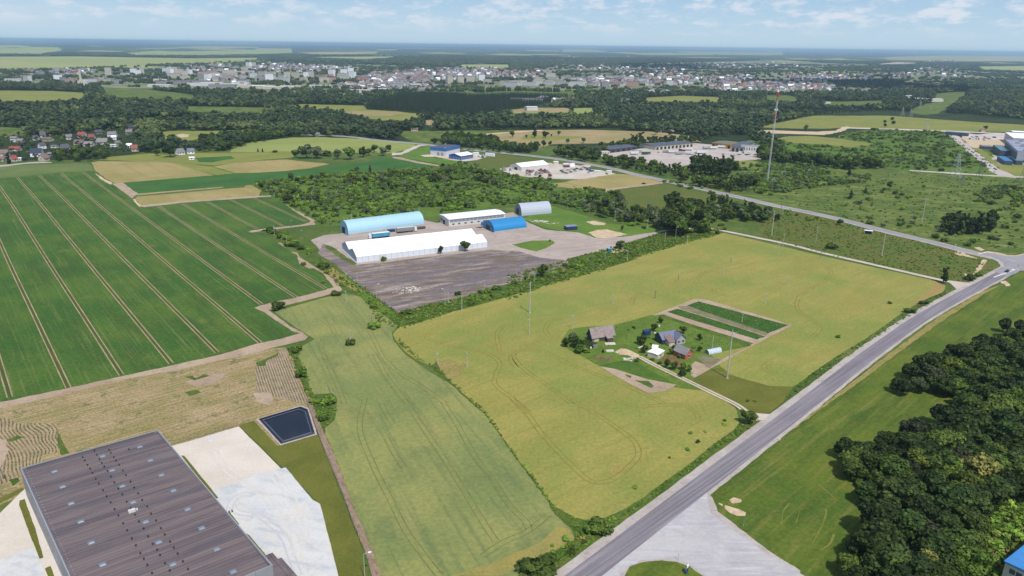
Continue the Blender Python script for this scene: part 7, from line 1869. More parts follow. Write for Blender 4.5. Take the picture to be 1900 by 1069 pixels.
# --- single trees and shrubs
singles = [
 # win, base, top, key, kind, width, label
 ('U', (527,676),(527,545), 'mid', 't', 1.15, 'dense green tree in front of the white tent'),
 ('U', (240,705),(240,612), 'dark', 't', .9, 'small thin tree in front of the white tent'),
 ('F', (935,1010),(935,975), 'mid', 's', 1.1, 'round bush at the lower left of the white tent'),
 ('G', (795,920),(795,855), 'dark', 't', 1.3, 'round dark bush tree at the yard entrance'),
 ('K', (228,135),(228,42), 'dark', 't', 1.1, 'round tree in the hedge between yard and yellow crop'),
 ('O', (1592,152),(1592,68), 'mid', 't', 1.3, 'round green bush tree where the farm lane meets the road'),
 ('L', (1308,180),(1310,45), 'dark', 'p', 1.0, 'slim dark tree at the end of the white track'),
 ('L', (1500,155),(1500,115), 'dark', 's', 1.5, 'round dark bush near the junction'),('L', (1560,130),(1560,105), 'dark', 's', 1.2, 'smaller bush behind the round dark bush'),
 ('L', (1063,398),(1063,362), 'dark', 's', 1.5, 'dark round bush on the road verge of the yellow crop'),('L', (1165,335),(1165,308), 'dark', 's', 1.6, 'low dark bush on the verge, upper one'),
 ('L', (537,582),(537,562), 'mid', 's', 1.4, 'weed tuft in the lower right of the yellow crop'),('L', (910,332),(910,315), 'mid', 's', 1.3, 'weed tuft in the right of the yellow crop'),
 ('O', (1240,210),(1240,194), 'mid', 's', 1.3, 'weed tuft in the lower yellow crop'),
 ('J', (692,635),(692,588), 'dark', 's', 1.0, 'lone round bush in the wheat'),('J', (865,518),(860,470), 'mid', 's', 1.3, 'bush at the pole in the wheat'),
 ('J', (160,372),(160,315), 'dark', 's', 1.3, 'round bush at the wheat corner'),('J', (585,270),(585,235), 'dark', 's', 1.6, 'dark bush at the bend of the soil border'),
 ('J', (305,685),(305,638), 'dark', 's', 1.2, 'round bush left of the wheat, upper'),('J', (340,870),(340,815), 'mid', 's', 1.3, 'round bush left of the wheat, middle'),('J', (530,1069),(530,1010), 'lime', 's', 1.3, 'round bush at the leaning pole'),
 ('N', (532,125),(532,80), 'mid', 's', 1.2, 'lower round bush at the end of the weedy strip'),('N', (550,35),(550,-10), 'mid', 's', 1.2, 'upper bush at the end of the weedy strip'),
 ('J', (1100,405),(1100,375), 'dark', 's', 2.2, 'dark wide bush at the lower corner of the tarmac'),('J', (875,365),(875,330), 'mid', 's', 1.4, 'bush on the bank left of the tarmac'),('J', (1480,268),(1480,238), 'dark', 's', 1.2, 'dark bush on the tarmac edge'),
 ('J', (500,75),(500,30), 'dark', 's', 1.4, 'dark bush beside the soil border bend'),('J', (625,152),(625,130), 'dark', 's', 1.2, 'small bush on the bank'),('J', (352,48),(352,25), 'dark', 's', 1.2, 'little dark bush on the soil border'),('J', (497,180),(497,155), 'mid', 's', .9, 'tuft on the soil border'),
 ('N', (335,1069),(335,990), 'mid', 's', 1.6, 'x'),('O', (330,1062),(330,985), 'dark', 's', 1.9, 'big dark bush by the road at the bottom'),('O', (690,800),(690,735), 'dark', 's', 1.5, 'dark bush between wheat and road'),('O', (640,810),(650,765), 'mid', 's', 1.2, 'green bush left of the dark bush at the road'),
 # farm
 ('a', (430,700),(400,480), 'dark', 't', 1.3, 'big dark bush tree left of the barn'),('a', (220,690),(220,510), 'dark', 't', 1.3, 'leftmost dark bush tree of the farm'),('a', (340,600),(340,400), 'silver', 't', 1.1, 'grey green tree behind the farm bushes'),('a', (480,800),(480,640), 'dark', 't', 1.7, 'wide dark bush tree at the crop edge of the farm'),('a', (610,780),(610,670), 'mid', 's', 1.8, 'green bush right of the wide dark bush'),('a', (640,680),(640,580), 'dark', 's', 2.2, 'dark bush at the barn corner'),
 ('a', (945,800),(950,700), 'dark', 'c', 1.0, 'little conifer between the slabs of the farmyard'),
 ('b', (270,540),(265,355), 'dark', 't', 1.2, 'big dark tree left of the farmhouse'),('b', (320,680),(320,540), 'dark', 't', 1.1, 'dark tree below the big dark farm tree'),('b', (470,310),(470,170), 'mid', 't', 1.1, 'fruit tree behind the farmhouse, left'),('b', (580,180),(575,70), 'mid', 't', 1.0, 'fruit tree at the upper corner of the farm lawn'),
 ('b', (960,350),(960,220), 'mid', 't', 1.2, 'spreading tree behind the farmhouse, right'),('b', (1225,470),(1240,360), 'dark', 't', 1.0, 'round fruit tree on the right farm lawn'),('b', (1235,650),(1235,560), 'dark', 't', 1.2, 'low dark tree left of the greenhouse'),('b', (1140,590),(1140,550), 'mid', 's', 1.3, 'small bush on the farm lawn behind the brick shed'),
 ('b', (760,700),(760,590), 'mid', 't', 1.2, 'green tree between garage and brick shed'),('b', (800,600),(800,545), 'dark', 't', 1.2, 'tree in front of the farmhouse porch'),('b', (900,760),(900,680), 'silver', 't', 1.1, 'pale green tree beside the brick shed'),
 ('b', (690,930),(690,770), 'dark', 't', .9, 'left dark tree of the row by the lane'),('b', (800,950),(800,780), 'dark', 't', .9, 'second dark tree of the row by the lane'),('b', (960,960),(960,820), 'mid', 't', 1.0, 'third tree of the row by the lane'),('b', (940,1060),(930,940), 'dark', 't', 1.4, 'wide dark tree at the right end of the lane row'),('b', (1050,980),(1050,870), 'mid', 't', 1.0, 'light tree beside the bare dirt'),
 ('b', (195,805),(195,750), 'dark', 's', 1.4, 'dark bush at the start of the two track lane'),('b', (450,790),(450,760), 'dark', 's', 1.8, 'low hedge bush along the lane, left'),('b', (560,850),(560,815), 'dark', 's', 1.8, 'low hedge bush along the lane, right'),
 ('b', (145,265),(145,225), 'dark', 's', 1.2, 'dark bush on the upper farm lawn, right'),('b', (55,300),(55,275), 'dark', 's', 1.1, 'dark bush on the upper farm lawn, left'),('b', (420,530),(420,505), 'dark', 's', .9, 'tiny bush before the farmhouse'),('b', (390,425),(390,400), 'dark', 's', .9, 'tiny bush by the blue tarpaulin shed'),('b', (1275,525),(1275,500), 'dark', 's', .9, 'tiny bush on the right lawn'),
 # middle distance
 ('H', (625,550),(628,475), 'conifer', 'c', 1.1, 'conical dark conifer in the rough meadow, left'),('H', (733,510),(733,455), 'conifer', 'c', 1.2, 'conical dark conifer in the rough meadow, right'),('H', (910,480),(918,415), 'dark', 't', .8, 'dark bushy tree in the middle of the rough meadow'),('H', (610,388),(612,300), 'dark', 'p', 1.0, 'slim dark tree in the scrub behind the mast'),
 ('H', (545,745),(545,695), 'mid', 't', 1.3, 'round green tree at the side road'),('H', (485,915),(490,875), 'dark', 's', 1.6, 'small bush at the pole in the olive meadow'),
 ('R', (855,98),(860,20), 'dark', 't', 1.3, 'lone round tree behind the reddish roofed hut'),
 ('F', (838,362),(838,295), 'conifer', 'c', 1.0, 'pointed conifer at the far edge of the scrub'),('F', (975,205),(975,150), 'dark', 't', 1.2, 'round tree at the right end of the tree row in the light field'),('F', (935,235),(935,165), 'silver', 't', 1.1, 'pale tree left of the round tree in the light field'),('F', (870,210),(870,145), 'mid', 't', 1.2, 'wide tree of the row in the light field'),('F', (785,245),(785,165), 'mid', 't', 1.0, 'middle tree of the row in the light field'),('F', (690,265),(690,170), 'mid', 't', 1.35, 'large tree of the row below the light field'),
 ('F', (600,262),(600,190), 'silver', 't', 1.2, 'silvery tree of the row below the light field'),('F', (450,255),(450,165), 'silver', 't', 1.4, 'wide silvery tree left in the row'),('F', (370,255),(370,150), 'silver', 't', 1.3, 'tallest silvery tree left in the row'),('F', (295,250),(295,180), 'mid', 't', 1.1, 'leftmost tree of the row below the light field'),('F', (525,235),(525,195), 'mid', 's', 2.2, 'low bush in the middle of the tree row'),('F', (830,235),(830,175), 'mid', 't', 1.1, 'small tree in the right half of the row'),
 ('F', (15,205),(15,175), 'dark', 'c', 1.0, 'first tiny conifer at the left of the light field'),('F', (48,207),(48,175), 'dark', 'c', 1.0, 'second tiny conifer at the left of the light field'),('F', (140,210),(140,192), 'dark', 's', 1.8, 'low dark bush left of the light field'),
 ('F', (1310,150),(1310,95), 'dark', 't', 1.3, 'dark tree at the road bend behind the light field'),
 ('F', (1720,125),(1720,70), 'dark', 't', 1.0, 'lone tree at the left end of the dry tan field'),('F', (1760,128),(1760,100), 'dark', 't', 1.0, 'small tree beside it at the left of the tan field'),('F', (1885,100),(1885,52), 'mid', 't', 1.2, 'tree on the rim of the dry tan field'),
 ('G', (165,100),(165,15), 'dark', 'p', 1.3, 'tall tree in the dry tan field, left'),('G', (245,105),(245,45), 'dark', 't', 1.1, 'tree right of the tall one in the tan field'),('G', (345,82),(345,45), 'dark', 't', 1.0, 'third tree in the tan field'),('G', (290,95),(290,70), 'dark', 't', .8, 'little tree in the tan field'),('G', (105,105),(105,75), 'dark', 't', .8, 'leftmost small tree of the tan field'),
 ('G', (185,180),(185,130), 'dark', 't', 1.3, 'round tree on the lower rim of the tan field, first'),('G', (232,170),(232,120), 'dark', 't', 1.1, 'round tree on the lower rim of the tan field, second'),('G', (279,160),(279,122), 'dark', 't', 1.0, 'round tree on the lower rim of the tan field, third'),('G', (140,170),(140,120), 'mid', 'c', 1.0, 'pointed tree on the lower rim of the tan field'),('G', (408,140),(408,105), 'mid', 't', 1.1, 'pale round tree in the tan field'),('G', (525,140),(525,98), 'mid', 't', 1.3, 'middle round tree in the tan field'),('G', (822,155),(822,98), 'dark', 'p', 1.2, 'slender tree right in the tan field'),
 ('G', (880,150),(880,65), 'dark', 'p', 1.2, 'first poplar behind the lorry sheds'),('G', (905,150),(905,65), 'dark', 'p', 1.2, 'second poplar behind the lorry sheds'),('G', (945,155),(940,45), 'dark', 'p', 1.5, 'tallest poplar behind the lorry sheds'),('G', (1055,80),(1055,20), 'dark', 't', 1.1, 'tree by the far white farm'),('G', (1160,88),(1162,38), 'dark', 't', 1.1, 'round tree by the far grey house'),
 ('E', (1325,225),(1325,185), 'dark', 't', 1.0, 'x'),('E', (1250,245),(1250,150), 'dark', 't', 1.3, 'big dark tree beside the village farm'),('E', (1155,235),(1155,180), 'dark', 't', 1.2, 'dark round tree left of the big one at the village farm'),('E', (1195,118),(1195,72), 'dark', 't', 1.1, 'round tree in the olive field, left'),('E', (1265,125),(1265,72), 'dark', 't', 1.3, 'round tree in the olive field, right'),
 ('V', (135,540),(130,410), 'dark', 'c', 1.1, 'dark conifer among the houses at the left edge'),
 ('G', (808,785),(812,740), 'dark', 't', .7, 'thin little tree in the fresh meadow'),('G', (535,490),(535,458), 'dark', 't', 1.2, 'round tree on the rim of the dry field'),('G', (728,530),(725,480), 'dark', 'p', 1.2, 'pointed tree on the rim of the dry field'),('G', (1545,745),(1545,720), 'mid', 's', 1.6, 'bush above the start of the white track'),('G', (885,748),(885,725), 'mid', 's', 1.8, 'low bush in the fresh meadow'),('G', (970,770),(970,750), 'dark', 's', 1.3, 'small bush left of the drive'),
 ('G', (278,865),(278,848), 'mid', 's', .8, 'tuft on the grass island of the yard'),
 ('D', (295,965),(298,915), 'mid', 't', 1.0, 'small tree on the sandy track behind the mast'),('D', (875,905),(875,878), 'dark', 't', 1.5, 'dark bush in the olive meadow, left'),('D', (930,885),(930,858), 'dark', 't', 1.5, 'dark bush in the olive meadow, upper'),('D', (938,915),(938,885), 'dark', 't', 1.5, 'dark bush in the olive meadow, right'),('D', (878,935),(878,908), 'dark', 't', 1.4, 'dark bush in the olive meadow, lower'),
]
for win, b, t, key, kind, wd, lb in singles:
    if lb == 'x': continue
    x, y = W(win, *b); h = height(win, b, t)
    if kind == 's': shrub(key, x, y, max(.8, h), lb, wid=wd)
    elif kind == 'p': tree('poplar', x, y, max(3, h), lb, wid=wd)
    elif kind == 'c': tree('conifer', x, y, max(2, h), lb, wid=wd)
    else: tree(key, x, y, max(2.0, h * 1.02), lb, near=False, wid=wd)

grove(px('G', [(1150,770),(1100,700),(1180,640),(1340,640),(1420,740),(1430,800),(1330,850),(1200,850),(1120,800)]),30,['dark', 'dark', 'dark', 'mid'],(13,20), 'tree of the tall dark group at the end of the yard drive', 'tall dark tree group', mind=5, seed=2)
grove(px('G', [(1420,690),(1400,640),(1500,620),(1800,650),(1960,700),(1960,735),(1700,735),(1520,720)]),45,['dark', 'dark', 'mid', 'silver'],(7,11), 'tree of the belt behind the white track', 'tree belt behind the white track', seed=3, mind=3.8, stuff=GS.setdefault(3,[]))
grove(px('G', [(1380,620),(1360,590),(1480,570),(1620,590),(1760,620),(1600,640)]),9,['dark', 'poplar', 'conifer'],(8,12), 'tree below the side road', 'trees below the side road', seed=4, mind=5, stuff=GS.setdefault(4,[]))
grove(px('G', [(540,640),(500,580),(640,560),(720,620),(860,640),(1000,640),(1100,700),(1100,770),(900,745),(740,715),(620,680)]),48,['mid', 'silver', 'dark', 'silver'],(6,9.5), 'tree of the thicket above the fresh meadow', 'thicket above the fresh meadow', seed=5, mind=3.8, stuff=GS.setdefault(5,[]))
grove(px('H', [(1270,800),(1310,760),(1400,740),(1660,750),(1670,790),(1600,812),(1300,822)]),30,['poplar', 'poplar', 'dark', 'conifer'],(9,14.5), 'tree of the dark clump in the rough meadow', 'dark tree clump in the rough meadow', seed=6, mind=3)
grove(px('G', [(1310,330),(1340,300),(1640,320),(1650,345),(1560,400),(1340,390)]),38,['poplar', 'poplar', 'dark'],(11,18), 'tree of the poplars before the lorry yard', 'poplars before the lorry yard', seed=7, mind=5)
grove(px('G', [(1340,470),(1320,430),(1480,420),(1780,440),(1790,475),(1600,500),(1450,480)]),40,['dark', 'poplar', 'dark', 'mid'],(8,13), 'tree of the belt beyond the side road', 'tree belt beyond the side road', seed=8, mind=4, stuff=GS.setdefault(8,[]))
grove(px('G', [(310,240),(330,200),(480,190),(640,215),(640,285),(560,285),(420,262)]),45,['dark', 'mid', 'dark'],(8,13), 'tree of the wood beside the small cream house', 'wood beside the cream gatehouse', seed=9, mind=4.5, stuff=GS.setdefault(9,[]))
grove(px('G', [(660,300),(680,270),(760,268),(1000,300),(1200,330),(1320,390),(1300,430),(1100,385),(900,350),(700,310)]),75,['mid', 'dark', 'lime', 'mid', 'poplar'],(6,12), 'tree between the side road and the lorry yard', 'trees between side road and lorry yard', seed=10, mind=4.5, stuff=GS.setdefault(10,[]))
grove(px('V', [(700,500),(740,440),(900,400),(1200,420),(1500,430),(1720,420),(1560,450),(1320,500),(1100,520),(850,530)]),22,['dark', 'dark', 'mid'],(8,13), 'tree of the dark hedge below the village', 'dark hedge trees below the village', seed=11, mind=7, stuff=GS.setdefault(11,[]))
# hedge shrubs (individuals) along the yard
for pl, n, hh, lb, gp_, sd in [
    ([(950,528),(960,515),(1000,510),(1050,492),(1110,475),(1180,458),(1225,440),(1235,450),(1160,478),(1060,505),(990,528),(955,540)],34,(.9,2.2), 'shrub of the hedge between yard and yellow crop', 'hedge shrubs between yard and yellow crop', 21),
    ([(840,555),(900,540),(950,528),(955,545),(900,560),(846,572)],16,(1.2,2.6), 'shrub of the lower hedge beside the worn tarmac', 'lower hedge shrubs beside the tarmac', 22),
    ([(498,425),(520,432),(545,450),(560,460),(556,470),(530,455),(505,440)],14,(2.4,4.2), 'shrub of the row between crop and tarmac', 'shrubs between crop and tarmac', 23),
    ([(570,460),(590,478),(620,505),(610,512),(580,490),(565,472)],9,(1.0,2.2), 'shrub on the bank left of the tarmac', 'shrubs on the tarmac bank', 24),
    ([(1170,900),(1300,805),(1400,735),(1408,745),(1290,830),(1180,915)],10,(.5,1.1), 'low shrub on the road verge', 'low shrubs on the road verge', 25),
    ([(1010,1020),(1060,985),(1130,960),(1150,958),(1080,1010),(1030,1050),(980,1069)],14,(.6,1.4), 'shrub of the overgrown verge at the near road', 'shrubs of the overgrown near verge', 26),
    ([(560,760),(598,740),(618,750),(605,790),(580,770)],3,(1.2,2.2), 'shrub at the pond corner strip', 'shrubs at the pond strip', 27),
    ([(1230,332),(1260,338),(1330,357),(1325,362),(1255,345),(1228,338)],16,(1.8,3.2), 'shrub of the low row along the side road', 'low shrub row along the side road', 28),
    ([(1440,388),(1470,393),(1540,410),(1530,414),(1460,400)],12,(1.4,2.6), 'shrub of the row below the side road', 'shrub row below the side road', 29),
    ([(1290,430),(1340,418),(1350,428),(1300,442)],10,(1.5,3.0), 'shrub at the foot of the tall dark trees', 'shrubs at the foot of the dark trees', 30)]:
    grove(pl, n, ['mid', 'dark', 'lime', 'mid'], hh, lb, gp_, wid=(1.1,1.8), seed=sd, mind=1.6, kind='s')
print('trees', NT)

# ------------------------------------------------------------------ stuff: scattered vegetation nobody could count
def point_cloud(name, P, scl, rot, idx, protos, label, sclz=None):
    """mesh of points, instanced by geometry nodes from a list of prototype meshes"""
    me = bpy.data.meshes.new(name)
    me.from_pydata(np.asarray(P, float).tolist(),[],[])
    n = len(P)
    a = me.attributes.new('scl', 'FLOAT_VECTOR', 'POINT'); sz = scl if sclz is None else sclz
    a.data.foreach_set('vector', np.stack([scl, scl, sz],1).astype(np.float32).ravel())
    a = me.attributes.new('rot', 'FLOAT_VECTOR', 'POINT'); a.data.foreach_set('vector', np.stack([np.zeros(n), np.zeros(n), rot],1).astype(np.float32).ravel())
    a = me.attributes.new('idx', 'INT', 'POINT'); a.data.foreach_set('value', np.asarray(idx, np.int32))
    o = bpy.data.objects.new(name, me); link(o); tag(o, label, kind='stuff')
    coll = bpy.data.collections.new(name + '_kinds')
    for i, pm in enumerate(protos):
        po_ = bpy.data.objects.new('%s_kind_%02d' % (name, i), pm); coll.objects.link(po_)
    ng = bpy.data.node_groups.new(name, 'GeometryNodeTree')
    ng.interface.new_socket('Geometry', in_out='INPUT', socket_type='NodeSocketGeometry'); ng.interface.new_socket('Geometry', in_out='OUTPUT', socket_type='NodeSocketGeometry')
    gi = ng.nodes.new('NodeGroupInput'); go = ng.nodes.new('NodeGroupOutput')
    ip = ng.nodes.new('GeometryNodeInstanceOnPoints'); ci = ng.nodes.new('GeometryNodeCollectionInfo')
    ci.inputs['Collection'].default_value = coll; ci.inputs['Separate Children'].default_value = True; ci.inputs['Reset Children'].default_value = True
    def na(nm, dt):
        q = ng.nodes.new('GeometryNodeInputNamedAttribute'); q.data_type = dt; q.inputs['Name'].default_value = nm
        return [s for s in q.outputs if s.enabled and s.name == 'Attribute'][0]
    ng.links.new(gi.outputs[0], ip.inputs['Points']); ng.links.new(ci.outputs[0], ip.inputs['Instance'])
    ip.inputs['Pick Instance'].default_value = True
    ng.links.new(na('idx', 'INT'), ip.inputs['Instance Index']); ng.links.new(na('rot', 'FLOAT_VECTOR'), ip.inputs['Rotation']); ng.links.new(na('scl', 'FLOAT_VECTOR'), ip.inputs['Scale'])
    ng.links.new(ip.outputs[0], go.inputs[0])
    md = o.modifiers.new('scatter', 'NODES'); md.node_group = ng
    return o
GLAB = {3: 'broadleaf trees of the belt behind the white track', 4: 'broadleaf trees below the side road', 5: 'pale and green trees of the thicket above the fresh meadow', 8: 'broadleaf belt beyond the side road', 9: 'dense trees beside the cream gatehouse', 10: 'broadleaf trees between side road and lorry yard', 11: 'dark hedge trees below the village'}
for k_, L_ in GS.items():
    if not L_: continue
    ks = ['dark', 'mid', 'silver', 'lime']; r2 = random.Random(k_); n = len(L_)
    pm = [MIDT[q][i % len(MIDT[q])] for q in ks for i in range(2)]
    s3 = np.array([q[2] / 10.2 for q in L_])
    point_cloud('tree_belt', [(q[0], q[1],.05) for q in L_], s3 * 1.15, np.array([r2.random() * 6.28 for q in L_]),[ks.index(q[3]) * 2 + r2.randrange(2) for q in L_], pm, GLAB[k_], s3)
if farw:
    ks = ['dark', 'mid', 'silver', 'lime', 'blossom']; r2 = random.Random(1)
    pm = [NEAR[q][i] for q in ks for i in range(2)]; s3 = np.array([q[2] / 10.2 for q in farw])
    point_cloud('wood', [(q[0], q[1],.05) for q in farw], s3 * 1.25, np.array([r2.random() * 6.28 for q in farw]),[ks.index(q[3]) * 2 + r2.randrange(2) for q in farw], pm, 'farther inner trees of the dark wood right of the road', s3)
FAR_D = [crown('far_a', [L_far], 'ball', 6,0,0,700 + i, Rw=3.8, z0=1.0, z1=10, lobe=(.4,.62)) for i in range(5)]
FAR_L = [crown('far_b', [L_farl], 'ball', 6,0,0,720 + i, Rw=3.8, z0=1.0, z1=9, lobe=(.4,.62)) for i in range(4)]
FAR_C = [crown('far_c', [L_farc], 'cone', 6,0,0,740 + i, Rw=2.7, z0=.5, z1=13) for i in range(3)]
MIX = FAR_D + FAR_L + FAR_C
MIDM = MIDT['dark'] + MIDT['mid'] + MIDT['silver'] + MIDT['lime']
SHM = SHR['mid'] + SHR['lime'] + SHR['dark'] + SHR['silver']
def poisson(poly_px, sp, seed, excl=(), ymax=12000, ymin=60, canopy=0.0):
    P = np.array([g2(*q) for q in poly_px]); x0, y0 = P.min(0); x1, y1 = P.max(0); y1 = min(y1, ymax)
    r_ = np.random.default_rng(seed)
    X, Y = np.meshgrid(np.arange(x0, x1, sp), np.arange(y0, y1, sp))
    Q = np.stack([X.ravel(), Y.ravel()],1) + r_.uniform(-sp * .45, sp * .45,(X.size, 2))
    m = np.abs(Q[:, 0]) < Q[:, 1] * .80 + 60
    Q = Q[m]; pq = proj(np.c_[Q, np.zeros(len(Q))])
    k = inpoly(pq, poly_px)
    if excl: pt = proj(np.c_[Q, np.full(len(Q), canopy)])
    for e in excl: k &= ~(inpoly(pq, e) | inpoly(pt, e)) if canopy else ~inpoly(pq, e)
    return Q[k], r_
def pn(Q, s, seed):                                         # smooth 2-D value noise, vectorised
    q = Q / s; i = np.floor(q).astype(int); f = q - i; f = f * f * (3 - 2 * f)
    def h(a, b): 
        v = np.sin(a * 127.1 + b * 311.7 + seed * 17.3) * 43758.5453
        return v - np.floor(v)
    return (h(i[:, 0], i[:, 1]) * (1 - f[:, 0]) + h(i[:, 0] + 1, i[:, 1]) * f[:, 0]) * (1 - f[:, 1]) + (h(i[:, 0], i[:, 1] + 1) * (1 - f[:, 0]) + h(i[:, 0] + 1, i[:, 1] + 1) * f[:, 0]) * f[:, 1]
EXC = [px(w, pts) for nm, w, pts, mt, lb in midm if nm not in ('wood',) and mt is not g_scrub]
EXC += [px('F', [(-60,125),(250,95),(850,105),(1200,152),(1000,220),(-60,215)]), px('E', [(640,250),(1080,215),(1450,205),(1950,205),(2100,240),(2400,270),(2400,360),(1900,440),(600,600)]),
        px('Y', [(0,350),(60,270),(560,215),(1050,190),(1240,150),(1700,200),(1860,280),(1860,350),(1700,400),(1200,420),(800,470),(300,400)]), px('G', [(-400,190),(400,250),(640,290),(1100,400),(1900,580),(1900,620),(1100,440),(300,330),(-400,260)])]
VILL = px('V', [(-200,280),(0,200),(300,150),(700,170),(1050,120),(1400,90),(1850,60),(1900,360),(1500,440),(1100,400),(700,500),(350,530),(-200,570)])
# broad wood belt
BELT = [(-120,157),(100,164),(330,168),(500,177),(720,184),(950,170),(1180,177),(1400,176),(1560,176),(1760,163),(2020,150),(2020,232),(1780,212),(1640,205),(1500,215),(1400,244),(1440,262),(1420,280),(1300,268),(1220,262),(1150,238),(950,240),(860,258),(840,275),(960,285),(960,292),(800,268),(760,262),(640,252),(500,258),(430,278),(360,285),(300,275),(280,290),(200,292),(90,302),(-120,302)]
PINE = px('B', [(1060,700),(1400,690),(1600,712),(1900,700),(2300,712),(2200,740),(2000,790),(1800,810),(1600,850),(1300,835),(1060,818),(805,804),(820,775)])
Q, r_ = poisson(BELT, 8.2,5, EXC + [VILL, PINE], canopy=9.0)
dens = pn(Q, 90,1) * .6 + pn(Q, 30,2) * .4
keep = r_.random(len(Q)) < np.clip((dens - .18) * 4.0,.06,1)
Q = Q[keep]; print('belt trees', len(Q))
tone = pn(Q, 110,3); lightp = np.clip((tone - .45) * 2.2,.08,.75)
isl = r_.random(len(Q)) < lightp; isc = (~isl) & (pn(Q, 140,6) > .78)
idx = np.where(isc, 9 + r_.integers(0,3, len(Q)), np.where(isl, 5 + r_.integers(0,4, len(Q)), r_.integers(0,5, len(Q))))
sc_ = r_.uniform(.75,1.5, len(Q)) * (.85 + .4 * pn(Q, 60,9))
point_cloud('wood', np.c_[Q, np.full(len(Q),.1)], sc_ * 1.12, r_.uniform(0,6.28, len(Q)), idx, MIX, 'broad belt of mixed wood between the fields and the town', sc_ * r_.uniform(.8,1.15, len(Q)))
Q, r_ = poisson(PINE, 6.0,8); n = len(Q); print('pine', n)
point_cloud('pine_wood', np.c_[Q, np.full(n, .1)], r_.uniform(.9,1.25, n), r_.uniform(0,6.28, n),9 + r_.integers(0,3, n), MIX, 'dark straight edged pine wood', r_.uniform(.95,1.15, n))
# village gardens
Q, r_ = poisson(VILL, 11.0,9); k = r_.random(len(Q)) < .42; Q = Q[k]; n = len(Q)
point_cloud('garden_trees', np.c_[Q, np.full(n, .1)], r_.uniform(.45,.9, n), r_.uniform(0,6.28, n), r_.integers(0,9, n), MIX, 'garden trees and hedges between the village houses', r_.uniform(.45,.85, n))
# far woods out to seven kilometres
FARP = [(-150,98),(950,105),(1200,108),(1500,112),(2050,124),(2050,150),(1760,162),(1560,175),(1180,176),(950,168),(720,181),(500,175),(330,166),(100,163),(-150,156)]
FEX = [px('A', [(-600,415),(560,410),(1400,425),(1900,420),(1900,470),(1500,476),(1100,506),(800,528),(-600,532)]), px('A', [(-600,325),(430,340),(450,378),(300,402),(-600,406)]), px('A', [(870,388),(1250,368),(1900,360),(1960,405),(1450,412),(1000,412)]),
       px('D', [(90,520),(450,500),(880,512),(620,545),(150,548)]), px('D', [(870,415),(1500,404),(2100,412),(2200,452),(1150,452),(880,442)]), px('B', [(350,415),(1060,410),(980,434),(800,444),(480,434)]), px('B', [(1500,470),(1870,470),(1870,505),(1510,505)]), px('D', [(1530,485),(2000,480),(2000,535),(1590,520)]), px('D', [(835,468),(960,455),(1115,460),(1115,474),(845,482)])]
TOWN = px('X', [(-60,131),(100,129),(300,120),(480,112),(640,117),(760,122),(955,128),(1060,122),(1200,117),(1430,111),(1700,125),(1960,139),(1960,150),(1760,161),(1560,174),(1400,173),(1180,175),(950,167),(720,181),(500,175),(330,166),(100,163),(-60,151)])
Q, r_ = poisson(FARP, 26,12, FEX + [TOWN], ymax=9500); dens = pn(Q, 420,4) * .7 + pn(Q, 130,5) * .3
Q = Q[r_.random(len(Q)) < np.clip((dens - .30) * 5,.03,1)]; n = len(Q); print('far wood', n)
def clump(name, kinds, seed):
    r2 = np.random.default_rng(seed); V = []; F = []; b = 0
    iv, if_ = ico(1)
    for i in range(9):
        c = np.array([r2.uniform(-13,13), r2.uniform(-13,13), r2.uniform(3.5,5.0)]); w = iv * (1 + r2.uniform(-.25,.25,(len(iv),1))) * np.array([r2.uniform(4,6.5), r2.uniform(4,6.5), r2.uniform(5,8)]) + c
        V.append(w); F += [tuple(b + q for q in f) for f in if_]; b += len(iv)
    me = bpy.data.meshes.new(name); me.from_pydata(np.concatenate(V).tolist(),[], F); me.materials.append(kinds); me.update(); return me
CL = [clump('clump', L_far, 800 + i) for i in range(4)] + [clump('clump', L_farl, 820 + i) for i in range(2)]
point_cloud('far_wood', np.c_[Q, np.full(n, .1)], r_.uniform(.8,1.25, n), r_.uniform(0,6.28, n), r_.choice(6, n, p=[.22,.22,.2,.2,.08,.08]), CL, 'woods and hedges beyond and around the distant town', r_.uniform(.8,1.35, n))
# trees inside the town
Q, r_ = poisson(TOWN, 26,14,[], ymax=7000); Q = Q[r_.random(len(Q)) < .08 + .55 * (pn(Q, 200,7) > .55)]; n = len(Q); print('town trees', n)
point_cloud('town_trees', np.c_[Q, np.full(n, .1)], r_.uniform(.35,.75, n), r_.uniform(0,6.28, n), r_.choice(6, n, p=[.2,.2,.2,.2,.1,.1]), CL, 'trees between the houses of the distant town', r_.uniform(.6,1.0, n))
# scrub in the middle: shrubs and young trees
SCR = px('F', [(20,470),(0,440),(100,425),(500,382),(850,342),(1300,325),(1400,300),(1600,280),(1650,330),(1900,376),(2150,410),(2250,450),(2430,475),(2620,505),(2720,560),(2640,600),(2500,620),(2440,650),(2300,612),(2200,585),(1900,590),(1400,640),(1240,680),(620,735),(470,745),(430,700),(300,630),(120,530)])
Q, r_ = poisson(SCR, 3.4,15); n = len(Q); dn = pn(Q, 26,1) * .5 + pn(Q, 9,2) * .5
Q = Q[r_.random(n) < np.clip(dn * 2.4 - .70,.04,.85)]; n = len(Q); print('scrub', n)
big = (pn(Q, 26,5) > .6) & (r_.random(n) < .28)
idx = np.where(big, 8 + r_.choice(13, n, p=[.02,.02,.02,.02,.14,.14,.13,.13,.08,.08,.08,.07,.07]), r_.choice(8, n, p=[.2,.2,.18,.16,.04,.04,.09,.09]))
scs = np.where(big, r_.uniform(.3,.8, n), r_.uniform(.45,1.35, n))
point_cloud('scrub', np.c_[Q, np.full(n, .05)], scs * 1.15, r_.uniform(0,6.28, n), idx, SHM + MIDM, 'thick scrub of bushes and young trees behind the hangars', scs)
